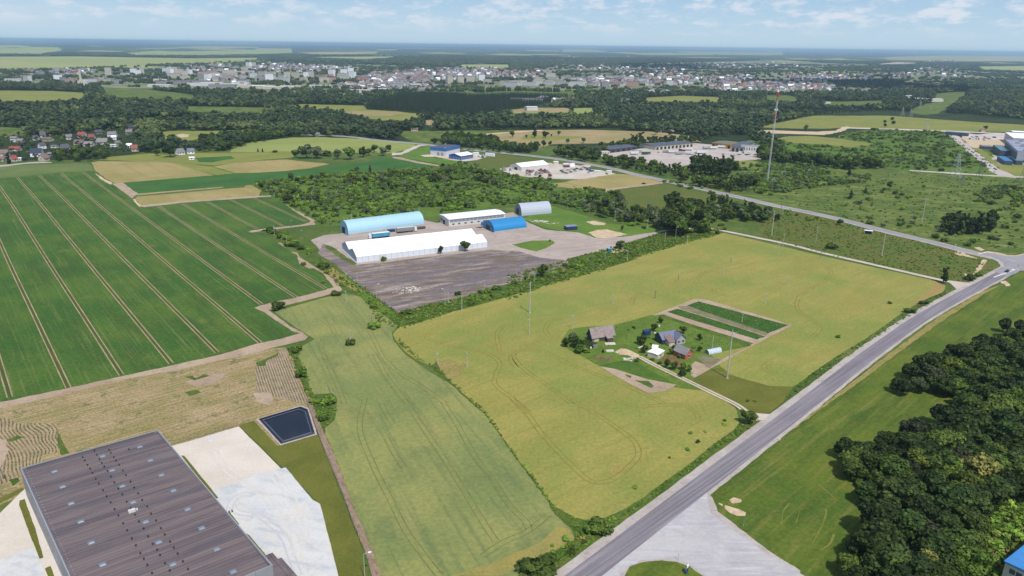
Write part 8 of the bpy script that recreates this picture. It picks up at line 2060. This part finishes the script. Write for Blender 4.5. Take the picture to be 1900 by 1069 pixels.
# scrub land on the right
SCR2 = [px('H', [(-40,90),(100,110),(200,150),(640,175),(820,152),(500,100),(620,60),(780,40),(1300,60),(1440,180),(1700,360),(1300,360),(1060,338),(900,330),(700,330),(300,340),(-60,330)]), px('H', [(-430,260),(-60,300),(300,320),(500,360),(780,380),(760,430),(400,460),(60,540),(-200,510),(-420,420)]),
        px('H', [(1540,520),(1700,440),(1960,460),(1960,620),(1800,640),(1560,570)]), px('H', [(560,700),(500,600),(900,420),(1200,440),(1900,700),(1900,900),(1500,930),(1100,820)])]
for i, (pl, sp, f, ex_) in enumerate([(SCR2[0],6.5,.5,[px('H', [(90,106),(330,88),(810,148),(640,172)])]),(SCR2[1],4.2,.7,[]),(SCR2[2],4.5,.55,[]),(SCR2[3],6,.14,[])]):
    Q, r_ = poisson(pl, sp, 30 + i, ex_); n = len(Q); Q = Q[r_.random(n) < f * (pn(Q, 22, i) > .42) + f * .12]; n = len(Q)
    s3 = r_.uniform(.5,1.4, n)
    point_cloud('scrub', np.c_[Q, np.full(n, .05)], s3 * 1.3, r_.uniform(0,6.28, n), r_.choice(8, n), SHM, ['low scrub behind the poplars and the mast', 'bright thicket at the foot of the mast', 'dark heather patch at the right edge', 'loose low bushes of the rough meadow'][i], s3)
# poplar line and dark trees behind the mast (not countable at this distance)
for i, (pl, sp, ks) in enumerate([(px('H', [(-40,200),(60,190),(200,260),(400,280),(620,320),(820,300),(830,330),(600,345),(450,315),(200,300),(-40,280)]),8,(8,15)),(px('G', [(-60,190),(150,195),(150,215),(-10,210)]),6,(8,12)),(px('F', [(1350,142),(1400,92),(1700,120),(1830,170),(2100,200),(2050,208),(1800,190),(1500,170)]),7,(8,12)),(px('E', [(1450,165),(1500,120),(1700,84),(1900,76),(2100,68),(2090,100),(1900,140),(1720,150),(1720,200),(1600,200)]),8,(8,12)),(px('G', [(600,260),(640,180),(760,170),(1000,130),(1400,110),(1400,140),(1040,165),(700,185),(660,230)]),9,(6,11))]):
    Q, r_ = poisson(pl, sp, 50 + i); n = len(Q); s3 = r_.uniform(ks[0] / 10, ks[1] / 10, n)
    point_cloud('tree_belt', np.c_[Q, np.full(n, .05)], s3, r_.uniform(0,6.28, n), r_.integers(0,8, n), MIDT['dark'] + MIDT['mid'],['dark belt of trees behind the mast', 'dark trees by the road bend', 'dense dark trees behind the blue shops', 'dark line of trees left of the light field', 'trees behind the lorry sheds'][i], s3)
# weeds, tufts on verges and meadows
TUFT = [crown('tuft_%d' % i, [m_], 'ball', 3,26,.16,900 + i, Rw=.7, z0=.0, z1=.7, core=False) for i, m_ in enumerate([S_mid, T_a, S_lime, T_b])]
def weeds(name, pl, sp, f, label, sd, sc=(.3,.85), ex_=()):
    Q, r_ = poisson(pl, sp, sd, ex_, ymin=0); n = len(Q); Q = Q[r_.random(n) < f * (.35 + 1.1 * pn(Q, 7, sd))]; n = len(Q)
    s3 = r_.uniform(*sc, n); point_cloud(name, np.c_[Q, np.full(n, .10)], s3 * 1.3, r_.uniform(0,6.28, n), r_.choice(4, n, p=[.5,.15,.32,.03]), TUFT, label, s3)
weeds('verge_weeds', px('J', [(1000,548),(1060,640),(1180,740),(1330,800),(1400,860),(1480,930),(1600,1050),(1640,1069)]) + px('O', [(20,95),(100,215),(230,390),(310,500),(380,590),(440,655),(560,720),(600,740),(720,735),(850,672),(950,612),(1080,512),(1250,392),(1380,282),(1500,200),(1545,140),(1640,110),(1660,130),(1420,300),(1080,545),(700,820),(420,1020),(330,1090),(140,1090),(200,1069),(400,935),(550,845),(515,780),(420,700),(360,592),(210,392),(0,95)]),1.1,.8, 'weeds and tall grass on the verge between fields and road', 60)
weeds('verge_weeds', px('L', [(150,1010),(280,900),(550,710),(850,520),(1150,320),(1300,250),(1380,215),(1290,290),(950,490),(600,730),(300,940),(160,1040)]),1.5,.7, 'weeds on the verge between the yellow crop and the road', 61)
weeds('verge_weeds', [(940,560),(940,512),(1051,482),(1172,449),(1225,432),(1340,424),(1329,438),(1278,450),(1228,465),(1172,482),(1114,503),(1000,536)],1.6,.8, 'weeds of the hedge strip above the yellow crop', 62,(.5,1.3))
weeds('verge_weeds', px('J', [(460,0),(560,60),(760,190),(920,310),(1050,402),(1250,342),(1700,240),(1700,300),(1200,480),(1060,520),(900,470),(760,260),(600,200),(480,60)]),1.5,.6, 'weeds on the bank around the worn tarmac', 63,(.4,1.2))
weeds('verge_weeds', px('J', [(215,655),(330,640),(320,720),(380,860),(420,980),(450,1069)]) + px('N', [(590,60),(600,110),(520,190),(440,30)]),1.2,.8, 'weeds of the strip between the crop rows and the wheat', 64)
weeds('meadow_weeds', px('H', [(-60,700),(60,620),(500,710),(850,800),(1230,895),(1500,965),(1700,1050)]) + px('L', [(1740,60),(1500,180),(1250,140),(570,-10)]) + px('H', [(830,1050),(400,945),(0,835)]),2.4,.5, 'weeds of the meadow between track and side road', 65,(.4,1.1))
weeds('farm_weeds', px('K', [(1030,415),(740,490),(390,560),(355,620),(640,790),(1000,900),(1240,955),(1330,870),(1320,770),(1460,700),(1740,640),(1110,425)]),1.6,.3, 'tufts of grass in the farmyard', 66,(.2,.5),[px('K', [(640,793),(1210,930),(1000,992)])])
weeds('lane_scrub', [(1840,1080),(1800,1060),(1820,1000),(1850,930),(1900,860),(1990,820),(1990,920),(1900,985),(1860,1040)],1.6,.9, 'bright green scrub between the dark wood and the blue roofed building', 70,(1.4,3.2))
weeds('garden_plants', px('K', [(1285,347),(1370,316),(1900,458),(2030,492),(1880,552),(1600,456)]),.9,.8, 'vegetable plants of the upper bed', 67,(.25,.5))
weeds('garden_plants', px('K', [(1140,395),(1215,370),(1540,470),(1860,575),(1800,597),(1480,500)]),.9,.9, 'vegetable plants of the middle bed', 68,(.25,.5))
weeds('rough_weeds', px('H', [(60,560),(300,480),(600,400),(1060,350),(1900,410),(1900,900),(1700,940),(1240,850),(850,755),(500,670)]),4.6,.22, 'tussocks of the rough green meadow', 69,(.7,1.9))

# ------------------------------------------------------------------ houses of the village
VH = [ # x, y (front centre), width px, depth m, eave, ridge, wall, roof, heading offset, label
 (205,245,100,8,5.5,7.5, m_whitew, m_roofgrey, .1, 'white two storey house with grey roof at the upper left of the village'),(285,250,95,8,2.8,4.8, m_greyw, m_roofgrey, .1, 'low grey annex house beside the white two storey house'),
 (75,440,110,10,4.2,8.0, m_whitew, m_roofbrown, .3, 'white house with brown gable roof near the left edge'),(215,365,160,9,3.0,5.5, m_whitew, m_roofred, .2, 'long bright red roofed house at the left of the village'),(30,505,100,9,2.6,5.0, m_cream, m_roofbrown, .2, 'brownish roofed house cut by the left edge'),(185,505,90,8,3.0,6.5, m_whitew, m_roofred, 1.1, 'house with steep maroon roof and white shed'),(275,495,48,4,2.6,3.2, m_white, m_white, .2, 'tiny white garden house'),
 (510,440,170,11,5.2,9.5, m_white, m_roofblue, .25, 'big white house with navy blue roof'),(600,500,110,9,3.5,7.8, m_cream, m_roofbrown, 1.3, 'cream house with brown gable facing the field'),(685,435,60,6,3.0,4.5, m_greyw, m_roofgrey, .2, 'grey shed right of the big white house'),(575,335,90,8,4.5,7.5, m_white, m_roofdark, 1.0, 'white gabled house behind the big white house'),
 (495,220,70,8,3.4,6.5, m_whitew, m_roofdark, .1, 'dark roofed house in the upper row'),(590,185,85,10,4.0,8.5, m_cream, m_roofdark, .5, 'house with dark pyramid roof in the upper row'),(655,232,150,9,2.8,5.2, m_cream, m_roofbrown, 0, 'long low brown roofed house in the upper row'),(945,210,90,9,3.8,7.0, m_whitew, m_roofgrey, .4, 'house with grey white gable in the middle of the village'),
 (1120,190,110,10,5.0,8.5, m_white, m_roofred, .15, 'larger white house with bright red roof'),(1250,215,90,9,4.2,7.5, m_white, m_roofred, .25, 'smaller white house with bright red roof'),(750,325,100,7,3.0,3.6, m_whitew, m_roofgrey, .0, 'flat white garage house in the middle'),(885,350,120,9,3.0,7.0, m_cream, m_roofdark, .9, 'cream house with dark gable beside the hedge'),(1085,280,150,10,3.0,6.5, m_cream, m_roofbrown, .1, 'wide brown roofed house in the middle row'),(1215,300,140,10,3.0,6.0, m_cream, m_roofgrey, .05, 'wide grey roofed house above the hedge'),
 (1400,275,170,12,3.6,8.0, m_cream, m_roofgrey, .1, 'largest grey roofed house right of the red roofs'),(1530,185,130,11,5.0,8.5, m_white, m_roofgrey, .2, 'tall white house with grey roof at the upper right'),(1545,215,70,7,4.0,6.0, m_white, m_white, .6, 'white annex under the tall white house'),(1765,150,100,10,5.0,8.0, m_greyw, m_roofgrey, .1, 'grey house at the right end of the upper row'),(1550,308,100,6,2.6,3.2, m_white, m_whitew, 0, 'long low white shed above the hedge'),(1610,280,80,8,3,5, m_cream, m_roofgrey, 0, 'small grey roofed house behind the white shed'),
 (1830,370,110,10,4.0,8.0, m_cream, m_roofterr, .6, 'cream house with pinkish roof at the right end of the village'),(1760,322,80,8,3,5.5, m_white, m_white, .2, 'white roofed small house at the right end of the village'),(1350,135,120,9,3,6, m_greyw, m_roofdark, 0, 'dark roofed house at the wood edge'),(1790,70,90,9,3,6, m_greyw, m_roofblue, .1, 'dark blue roofed house under the tall trees'),
]
def vhouse(win, x, y, wpx, D, he, hr, wm, rm, ho, lb, cat='house', group=None, parts=True):
    a_ = np.array(W(win, x - wpx / 2, y)); b_ = np.array(W(win, x + wpx / 2, y)); L_ = np.linalg.norm(b_ - a_) * .82
    c = (a_ + b_) / 2
    r = empty('house', (c[0], c[1],.1), ho, lb, cat, group)
    mb = MB(); mb.prism([(-D / 2,0),(D / 2,0),(D / 2, he),(0, hr),(-D / 2, he)],-L_ / 2, L_ / 2, axis='x'); mb.build('wall', wm, r)
    mb = MB(); sl = (hr - he) / (D / 2)
    for s_ in (-1,1):
        for q in (.04,.22):
            mb.face([(-L_ / 2 - .5,0, hr + q),(L_ / 2 + .5,0, hr + q),(L_ / 2 + .5, s_ * (D / 2 + .6), he - sl * .6 + q),(-L_ / 2 - .5, s_ * (D / 2 + .6), he - sl * .6 + q)])
    rf = mb.build('roof', rm, r)
    if hr - he > 1.5:
        mb = MB(); mb.box(L_ * .15, L_ * .15 + .7,-.4,.3, hr - .6, hr + 1.0); mb.build('chimney', m_brick, rf)
    for i in range(max(1, int(L_ / 4))):
        x0 = -L_ / 2 + L_ * (i + .5) / max(1, int(L_ / 4))
        mb = MB(); mb.box(x0 - .7, x0 + .7,-D / 2 - .06,-D / 2 - .01, he * .3, he * .3 + 1.3); mb.build('window', m_glass, r)
    if hr - he > 2.5:
        mb = MB(); mb.box(-L_ / 2 - .06,-L_ / 2 - .01,-.7,.7, he * .6, he * .6 + 1.3); mb.build('window', m_glass, r)
    return r
for h_ in VH: vhouse('V', *h_)
for h_ in [('E', 1325,225,60,8,3.5,7.5, m_white, m_roofgrey, .9, 'white gabled farmhouse right of the village'),('E', 1405,218,60,8,3.5,6.5, m_white, m_roofslate, .3, 'house with blue grey roof beside the white farmhouse'),('E', 1412,262,45,5,2.5,3.2, m_white, m_white, .2, 'low white shed below the village farm'),
           ('A', 1605,765,60,10,4,7, m_cream, m_roofterr, .1, 'reddish roofed house in the clearing of the wood'),('A', 1745,760,55,10,4,7, m_white, m_roofgrey, .4, 'white gabled house in the clearing of the wood'),('A', 1790,858,80,12,3.5,6.0, m_white, m_roofblue, 0, 'blue grey roofed house deep in the left woods'),
           ('B', 935,95 * 3.9583 + 600,60,9,3,6, m_greyw, m_roofgrey, .3, 'grey roofed house in the roadside wood'),('B', 1165,962,60,8,3,5, m_cream, m_roofbrown, .1, 'small brown house in the green meadow'),('B', 450,1000,40,8,3,5, m_greyw, m_roofgrey, .3, 'tiny grey house at the wood edge above the light field'),
           ('Y', 930,45,70,10,4,8, m_cream, m_roofterr, .5, 'orange roofed house beyond the lorry yard'),('Y', 1010,45,50,9,4,7, m_pinkw, m_roofred, .3, 'red roofed house beyond the lorry yard'),('Y', 790,75,100,12,4,7, m_whitew, m_roofgrey, .2, 'long grey house beyond the lorry yard'),('Y', 690,75,40,8,4,6, m_white, m_white, .3, 'small white house beyond the lorry yard'),('Y', 975,92,110,10,3,3.8, m_white, m_teal, 0, 'low pale teal roofed hall beyond the lorry yard'),('F', 930,95,60,9,3,6, m_greyw, m_roofgrey, .2, 'grey house hidden in the trees across the road'),
           ('G', 1580,648,34,5,2.6,3.4, m_greyw, m_roofgrey, .4, 'grey shed hidden in the tree belt')]:
    if h_[2] > 900 and h_[0] == 'B' and h_[2] == 95 * 3.9583 + 600: continue
    vhouse(*h_)
# ------------------------------------------------------------------ the distant town
def townmesh(L_, D, he, hr, wm, rm, floors=0):
    mb = MB()
    mb.prism([(-D / 2,0),(D / 2,0),(D / 2, he),(0, hr - .05),(-D / 2, he)],-L_ / 2, L_ / 2,0, axis='x')
    for s_ in (-1,1): mb.face([(-L_ / 2 - .4,0, hr + .1),(L_ / 2 + .4,0, hr + .1),(L_ / 2 + .4, s_ * (D / 2 + .5), he),(-L_ / 2 - .4, s_ * (D / 2 + .5), he)],1)
    for f in range(floors):
        z = 1.2 + f * 2.9
        for i in range(int(L_ / 3.4)):
            x0 = -L_ / 2 + 1.2 + i * 3.4
            mb.face([(x0,-D / 2 - .05, z),(x0 + 1.7,-D / 2 - .05, z),(x0 + 1.7,-D / 2 - .05, z + 1.4),(x0,-D / 2 - .05, z + 1.4)],2)
    return mb.mesh('town_house', [wm, rm, m_glassb])
HM = [(townmesh(11,9,5,8.5, w_, r2,0), nm) for w_, r2, nm in [(m_whitew, m_roofgrey, 'white house with grey roof'),(m_whitew, m_roofbrown, 'white house with brown roof'),(m_cream, m_roofterr, 'cream house with terracotta roof'),(m_whitew, m_roofred, 'white house with red roof'),(m_cream, m_roofgrey, 'cream house with grey roof'),(m_greyw, m_roofgrey, 'grey house with grey roof'),(m_white, m_white, 'white flat house'),(m_pinkw, m_roofdark, 'pinkish house with dark roof')]]
AB = [(townmesh(60,13,15.5,15.9, w_, r2,5), nm) for w_, r2, nm in [(m_cream, m_greyw, 'five storey cream apartment block'),(m_whitew, m_greyw, 'five storey white apartment block'),(m_greyw, m_greyw, 'five storey grey apartment block'),(m_pinkw, m_roofred, 'five storey pink apartment block with red roof')]]
AT = [(townmesh(26,16,27,27.5, w_, m_greyw, 9), nm) for w_, nm in [(m_white, 'nine storey white apartment tower'),(m_cream, 'nine storey cream apartment tower')]]
IB = [(townmesh(70,26,7.5,8.4, w_, r2,0), nm) for w_, r2, nm in [(m_whitew, m_whitew, 'long white factory shed'),(m_greyw, m_roofgrey, 'long grey factory shed'),(m_cream, m_whitew, 'long cream factory shed')]]
rd = random.Random(77)
def put(me, name, x, y, rz, s, label, cat, group):
    o = bpy.data.objects.new(name, me); o.location = (x, y, .2); o.rotation_euler = (0,0, rz); o.scale = s; link(o); tag(o, label, cat, group); return o
blocks = [('A', 1018,560, 'T', 0),('A', 1045,548, 'T', 1),('A', 985,545, 'T', 0),('A', 800,552, 'T', 1),('A', 1250,548, 'T', 0),('A', 1285,545, 'T', 1),('A', 1218,540, 'T', 0),('A', 1360,565, 'T', 1),('A', 1395,555, 'T', 0),('A', 1330,560, 'T', 1),('A', 1830,502, 'T', 0),('A', 1865,500, 'T', 1),
          ('A', 920,560, 'B', 1),('A', 1490,550, 'B', 3),('A', 1560,545, 'B', 3),('A', 1620,560, 'B', 0),('A', 1680,550, 'B', 0),('A', 1750,545, 'B', 1),('A', 1500,575, 'B', 2),('A', 1620,590, 'B', 0),('A', 1780,588, 'B', 1),('A', 1860,570, 'B', 1),('A', 430,600, 'T', 0),('A', 780,610, 'B', 0),('A', 690,615, 'B', 3),('A', 650,620, 'B', 1),('A', 520,615, 'B', 3),('A', 100,605, 'B', 1),('A', 205,595, 'B', 1),('A', 450,600, 'B', 2),('A', 730,600, 'B', 0),('A', 860,615, 'B', 2),
          ('B', 40,590, 'B', 1),('B', 110,590, 'B', 1),('B', 230,580, 'T', 1),('B', 290,575, 'T', 1),('B', 370,575, 'T', 0),('B', 410,575, 'T', 1),('B', 350,595, 'B', 0),('B', 480,580, 'B', 3),('B', 530,570, 'B', 3),('B', 550,600, 'B', 3),('B', 640,570, 'B', 0),('B', 710,575, 'T', 0),('B', 200,605, 'B', 1),('B', 500,605, 'B', 0),('B', 1120,562, 'B', 1),('B', 1420,620, 'T', 1),('B', 1500,620, 'T', 1),('B', 1575,612, 'T', 1),('B', 1655,605, 'T', 0),('B', 1700,615, 'B', 0),('B', 1830,630, 'B', 0),('B', 1880,640, 'B', 1),('B', 1160,640, 'B', 1),('B', 1050,650, 'B', 1),
          ('C', 40,620, 'B', 1),('C', 130,630, 'B', 1),('C', 200,615, 'B', 0),('C', 270,625, 'B', 1),('C', 285,565, 'B', 0),('C', 380,630, 'B', 1),('C', 480,635, 'B', 1),('C', 590,640, 'B', 0),('C', 680,640, 'B', 2),('C', 850,600, 'B', 1),('C', 960,610, 'B', 1),('C', 1080,615, 'B', 3),('C', 1150,625, 'B', 1),('C', 740,585, 'B', 1),('C', 1150,560, 'B', 3),('C', 880,635, 'B', 3)]
_r = random.Random(9)
for i in range(22):
    blocks.append(('A', _r.uniform(1150,1900), _r.uniform(528,598), _r.choice('BBT'), _r.randrange(2)) if i % 2 else ('B', _r.uniform(0,720), _r.uniform(545,600), _r.choice('BBT'), _r.randrange(2)))
for i in range(14): blocks.append(('C', _r.uniform(0,700), _r.uniform(590,635), 'B', _r.randrange(2)))
for win, x, y, k, i in blocks:
    q = W(win, x, y); me, nm = (AT if k == 'T' else AB)[i]
    put(me, 'apartment_block', q[0], q[1], rd.uniform(-.5,.6),(rd.uniform(.45,.85) * (1.3 if k == 'T' else 1),1, rd.uniform(.8,1.15)), nm + (' in the left half of the distant town' if win == 'A' else ' near the centre of the distant town' if win == 'B' else ' in the right half of the distant town'), 'apartment block', 'apartment blocks of the distant town')
for win, x, y, i, sx in [('A', 1180,640,0,1.0),('A', 1280,615,1,1.6),('A', 1400,610,1,1.8),('A', 1480,630,0,1.2),('A', 1560,625,0,1.0),('A', 1640,640,1,1.2),('A', 1720,635,0,1.2),('A', 1780,620,0,.7),('A', 1850,645,2,1.2),('B', 60,650,2,1.0),('B', 170,655,2,1.3),('B', 260,650,2,.9),('B', 480,645,0,1.0),('B', 640,640,1,.8),('B', 770,680,0,.8),('B', 900,670,0,.8),('B', 990,660,1,.8),('B', 690,636,2,.6),('C', 80,745,1,.9),('C', 150,752,1,.7),('C', 140,810,0,.35),('C', 800,745,1,.6),('C', 1290,700,1,.5),('D', 1000,738,0,1.0),('D', 1100,742,0,1.0),('D', 1190,746,0,1.1),('D', 1040,722,0,.35),('D', 1055,650,1,.4),('A', 1180,600,2,.6),('B', 1180,640,0,.5)]:
    q = W(win, x, y); me, nm = IB[i]; put(me, 'factory_shed', q[0], q[1], rd.uniform(-.15,.35),(sx, 1,1), nm + {'A': ' at the near left rim of the town', 'B': ' at the near centre rim of the town', 'C': ' in the woods below the centre of the town', 'D': ' in the right woods'}[win], 'factory', 'sheds at the rim of the town')
put(AB[0][0], 'church_building', *W('B', 603,357),0,(.6,1,1.2), 'white far building alone under the horizon', 'building', None)
# chimney stack of the left works
q = W('A', 600,628); hh = height('A', (600,628),(592,505)); r = empty('factory_chimney', (q[0], q[1],0),0, 'tall pale factory chimney at the left of the town', 'chimney')
mb = MB(); mb.tube((0,0,0),(0,0, hh),4.2,2.2,12); mb.build('stack', m_cream, r); mb = MB(); mb.tube((0,0, hh),(0,0, hh + 1.5),2.5,2.5,12); mb.build('rim', m_greyw, r); mb = MB(); mb.box(-14,14,5,20,0,14); mb.build('base_block', m_whitew, r)
# houses: dense parts of the town as ellipses in the picture (window, cx, cy, rx, ry, count)
dist_ = [('A', 450,530,260,22,50),('A', 1550,510,250,30,60),('A', 1700,590,230,30,30),('B', 200,500,260,30,110),('B', 480,510,280,28,60),('B', 1000,590,260,55,220),('B', 1350,550,320,45,200),('B', 800,640,200,30,50),('B', 1650,540,260,38,150),('B', 1200,640,220,30,60),('C', 100,550,200,30,60),('C', 700,600,230,40,110),('C', 1100,590,260,45,130),('C', 1500,590,300,45,120),('C', 1600,490,300,25,90),('C', 1000,520,300,30,60),('C', 650,500,260,30,40),('C', 1850,640,150,30,60),('C', 350,490,200,20,20),
         ('C', 1060,685,110,14,22),('C', 1600,650,160,25,30),('D', 250,650,240,28,110),('D', 450,575,330,28,120),('D', 950,560,250,18,30),('D', 1250,515,160,22,50),('D', 1290,452,140,8,30),('D', 60,480,200,20,40),('C', 620,425,300,14,16),('D', 1300,570,200,20,10),('C', 380,755,110,20,14),('C', 230,740,60,12,6)]
allh = []
for win, cx_, cy_, rx, ry, n in dist_:
    for i in range(n):
        a_ = rd.random() * 6.28; t = rd.random() ** .6
        x = cx_ + rx * t * math.cos(a_); y = cy_ + ry * t * math.sin(a_)
        q = W(win, x, y); k = rd.choices(range(8),[28,12,6,3,16,16,12,7])[0]
        allh.append((q[1], q[0], k, rd.uniform(0,3.1), rd.uniform(1.0,1.75), win))
allh.sort()
print('town houses', len(allh))
for (y, x, k, rz, s, win) in allh[:270]:
    put(HM[k][0], 'town_house', x, y, rz, (s, 1.1, rd.uniform(.8,1.2)), HM[k][1] + ' in the distant town' + {'A': ', left part', 'B': ', centre part', 'C': ', right of the centre', 'D': ', right part'}[win], 'house', 'small houses of the distant town')
rest = allh[270:]
point_cloud('town_houses', [(x, y, .2) for (y, x, k, rz, s, w_) in rest], np.array([r_2[4] for r_2 in rest]), np.array([r_2[3] for r_2 in rest]),[r_2[2] for r_2 in rest],[h_[0] for h_ in HM], 'hundreds of farther small houses of the distant town')

# ------------------------------------------------------------------ clouds whose shade lies across the far woods
m_cloud, Nc = newmat('cloud'); Nc.b.inputs['Base Color'].default_value = (.85,.85,.86,1); Nc.b.inputs['Roughness'].default_value = 1.0; Nc.b.inputs['Specular IOR Level'].default_value = 0
def cloud(poly, label, H_=1150.0):
    P = [g2(*q) for q in poly]; off = np.array([SUNV.x, SUNV.y]) / SUNV.z * H_
    xs_ = [p[0] for p in P]; ys_ = [p[1] for p in P]; r2 = np.random.default_rng(len(poly) + int(abs(xs_[0])))
    iv, if_ = ico(2); V = []; F = []; b = 0; n = 0; t = 0
    while n < 90 and t < 9000:
        t += 1; q = (r2.uniform(min(xs_), max(xs_)), r2.uniform(min(ys_), max(ys_)))
        if not inpoly(proj([[q[0], q[1],0]]), poly)[0]: continue
        n += 1; R_ = r2.uniform(60,120)
        V.append(iv * (1 + r2.uniform(-.15,.15,(len(iv),1))) * R_ * np.array([1,1,.45]) + np.array([q[0] + off[0], q[1] + off[1], H_ + r2.uniform(0,50)])); F += [tuple(b + k for k in f) for f in if_]; b += len(iv)
    me = bpy.data.meshes.new('cloud'); me.from_pydata(np.concatenate(V).tolist(),[], F); me.materials.append(m_cloud); me.polygons.foreach_set('use_smooth', [True] * len(F)); o = bpy.data.objects.new('cloud', me); link(o); tag(o, label, 'cloud'); return o
cloud(px('D', [(-60,590),(100,585),(300,592),(500,598),(720,590),(800,572),(950,580),(1050,608),(1300,612),(1480,640),(1450,668),(1200,668),(1050,655),(900,650),(700,640),(500,628),(300,618),(100,612),(-60,606)]), 'high cloud casting the wide shade on the woods right of the town')
cloud(px('C', [(820,478),(1000,472),(1180,478),(1400,492),(1380,512),(1180,512),(1000,500),(840,490)]), 'high cloud casting the narrow shade behind the town')

# ------------------------------------------------------------------ haze
mb = MB(); mb.box(-30000,30000,-1400,46000,-2.2,150)
m_hz = bpy.data.materials.new('haze_air'); m_hz.use_nodes = True; t_ = m_hz.node_tree; t_.nodes.clear()
ho_ = t_.nodes.new('ShaderNodeOutputMaterial'); pv = t_.nodes.new('ShaderNodeVolumePrincipled')
pv.inputs['Color'].default_value = (.52,.73,1.0,1); pv.inputs['Density'].default_value = HAZE; pv.inputs['Anisotropy'].default_value = 0.25
t_.links.new(pv.outputs[0], ho_.inputs['Volume'])
hz = mb.build('haze', m_hz); tag(hz, 'thin blue haze over the whole country', kind='stuff')
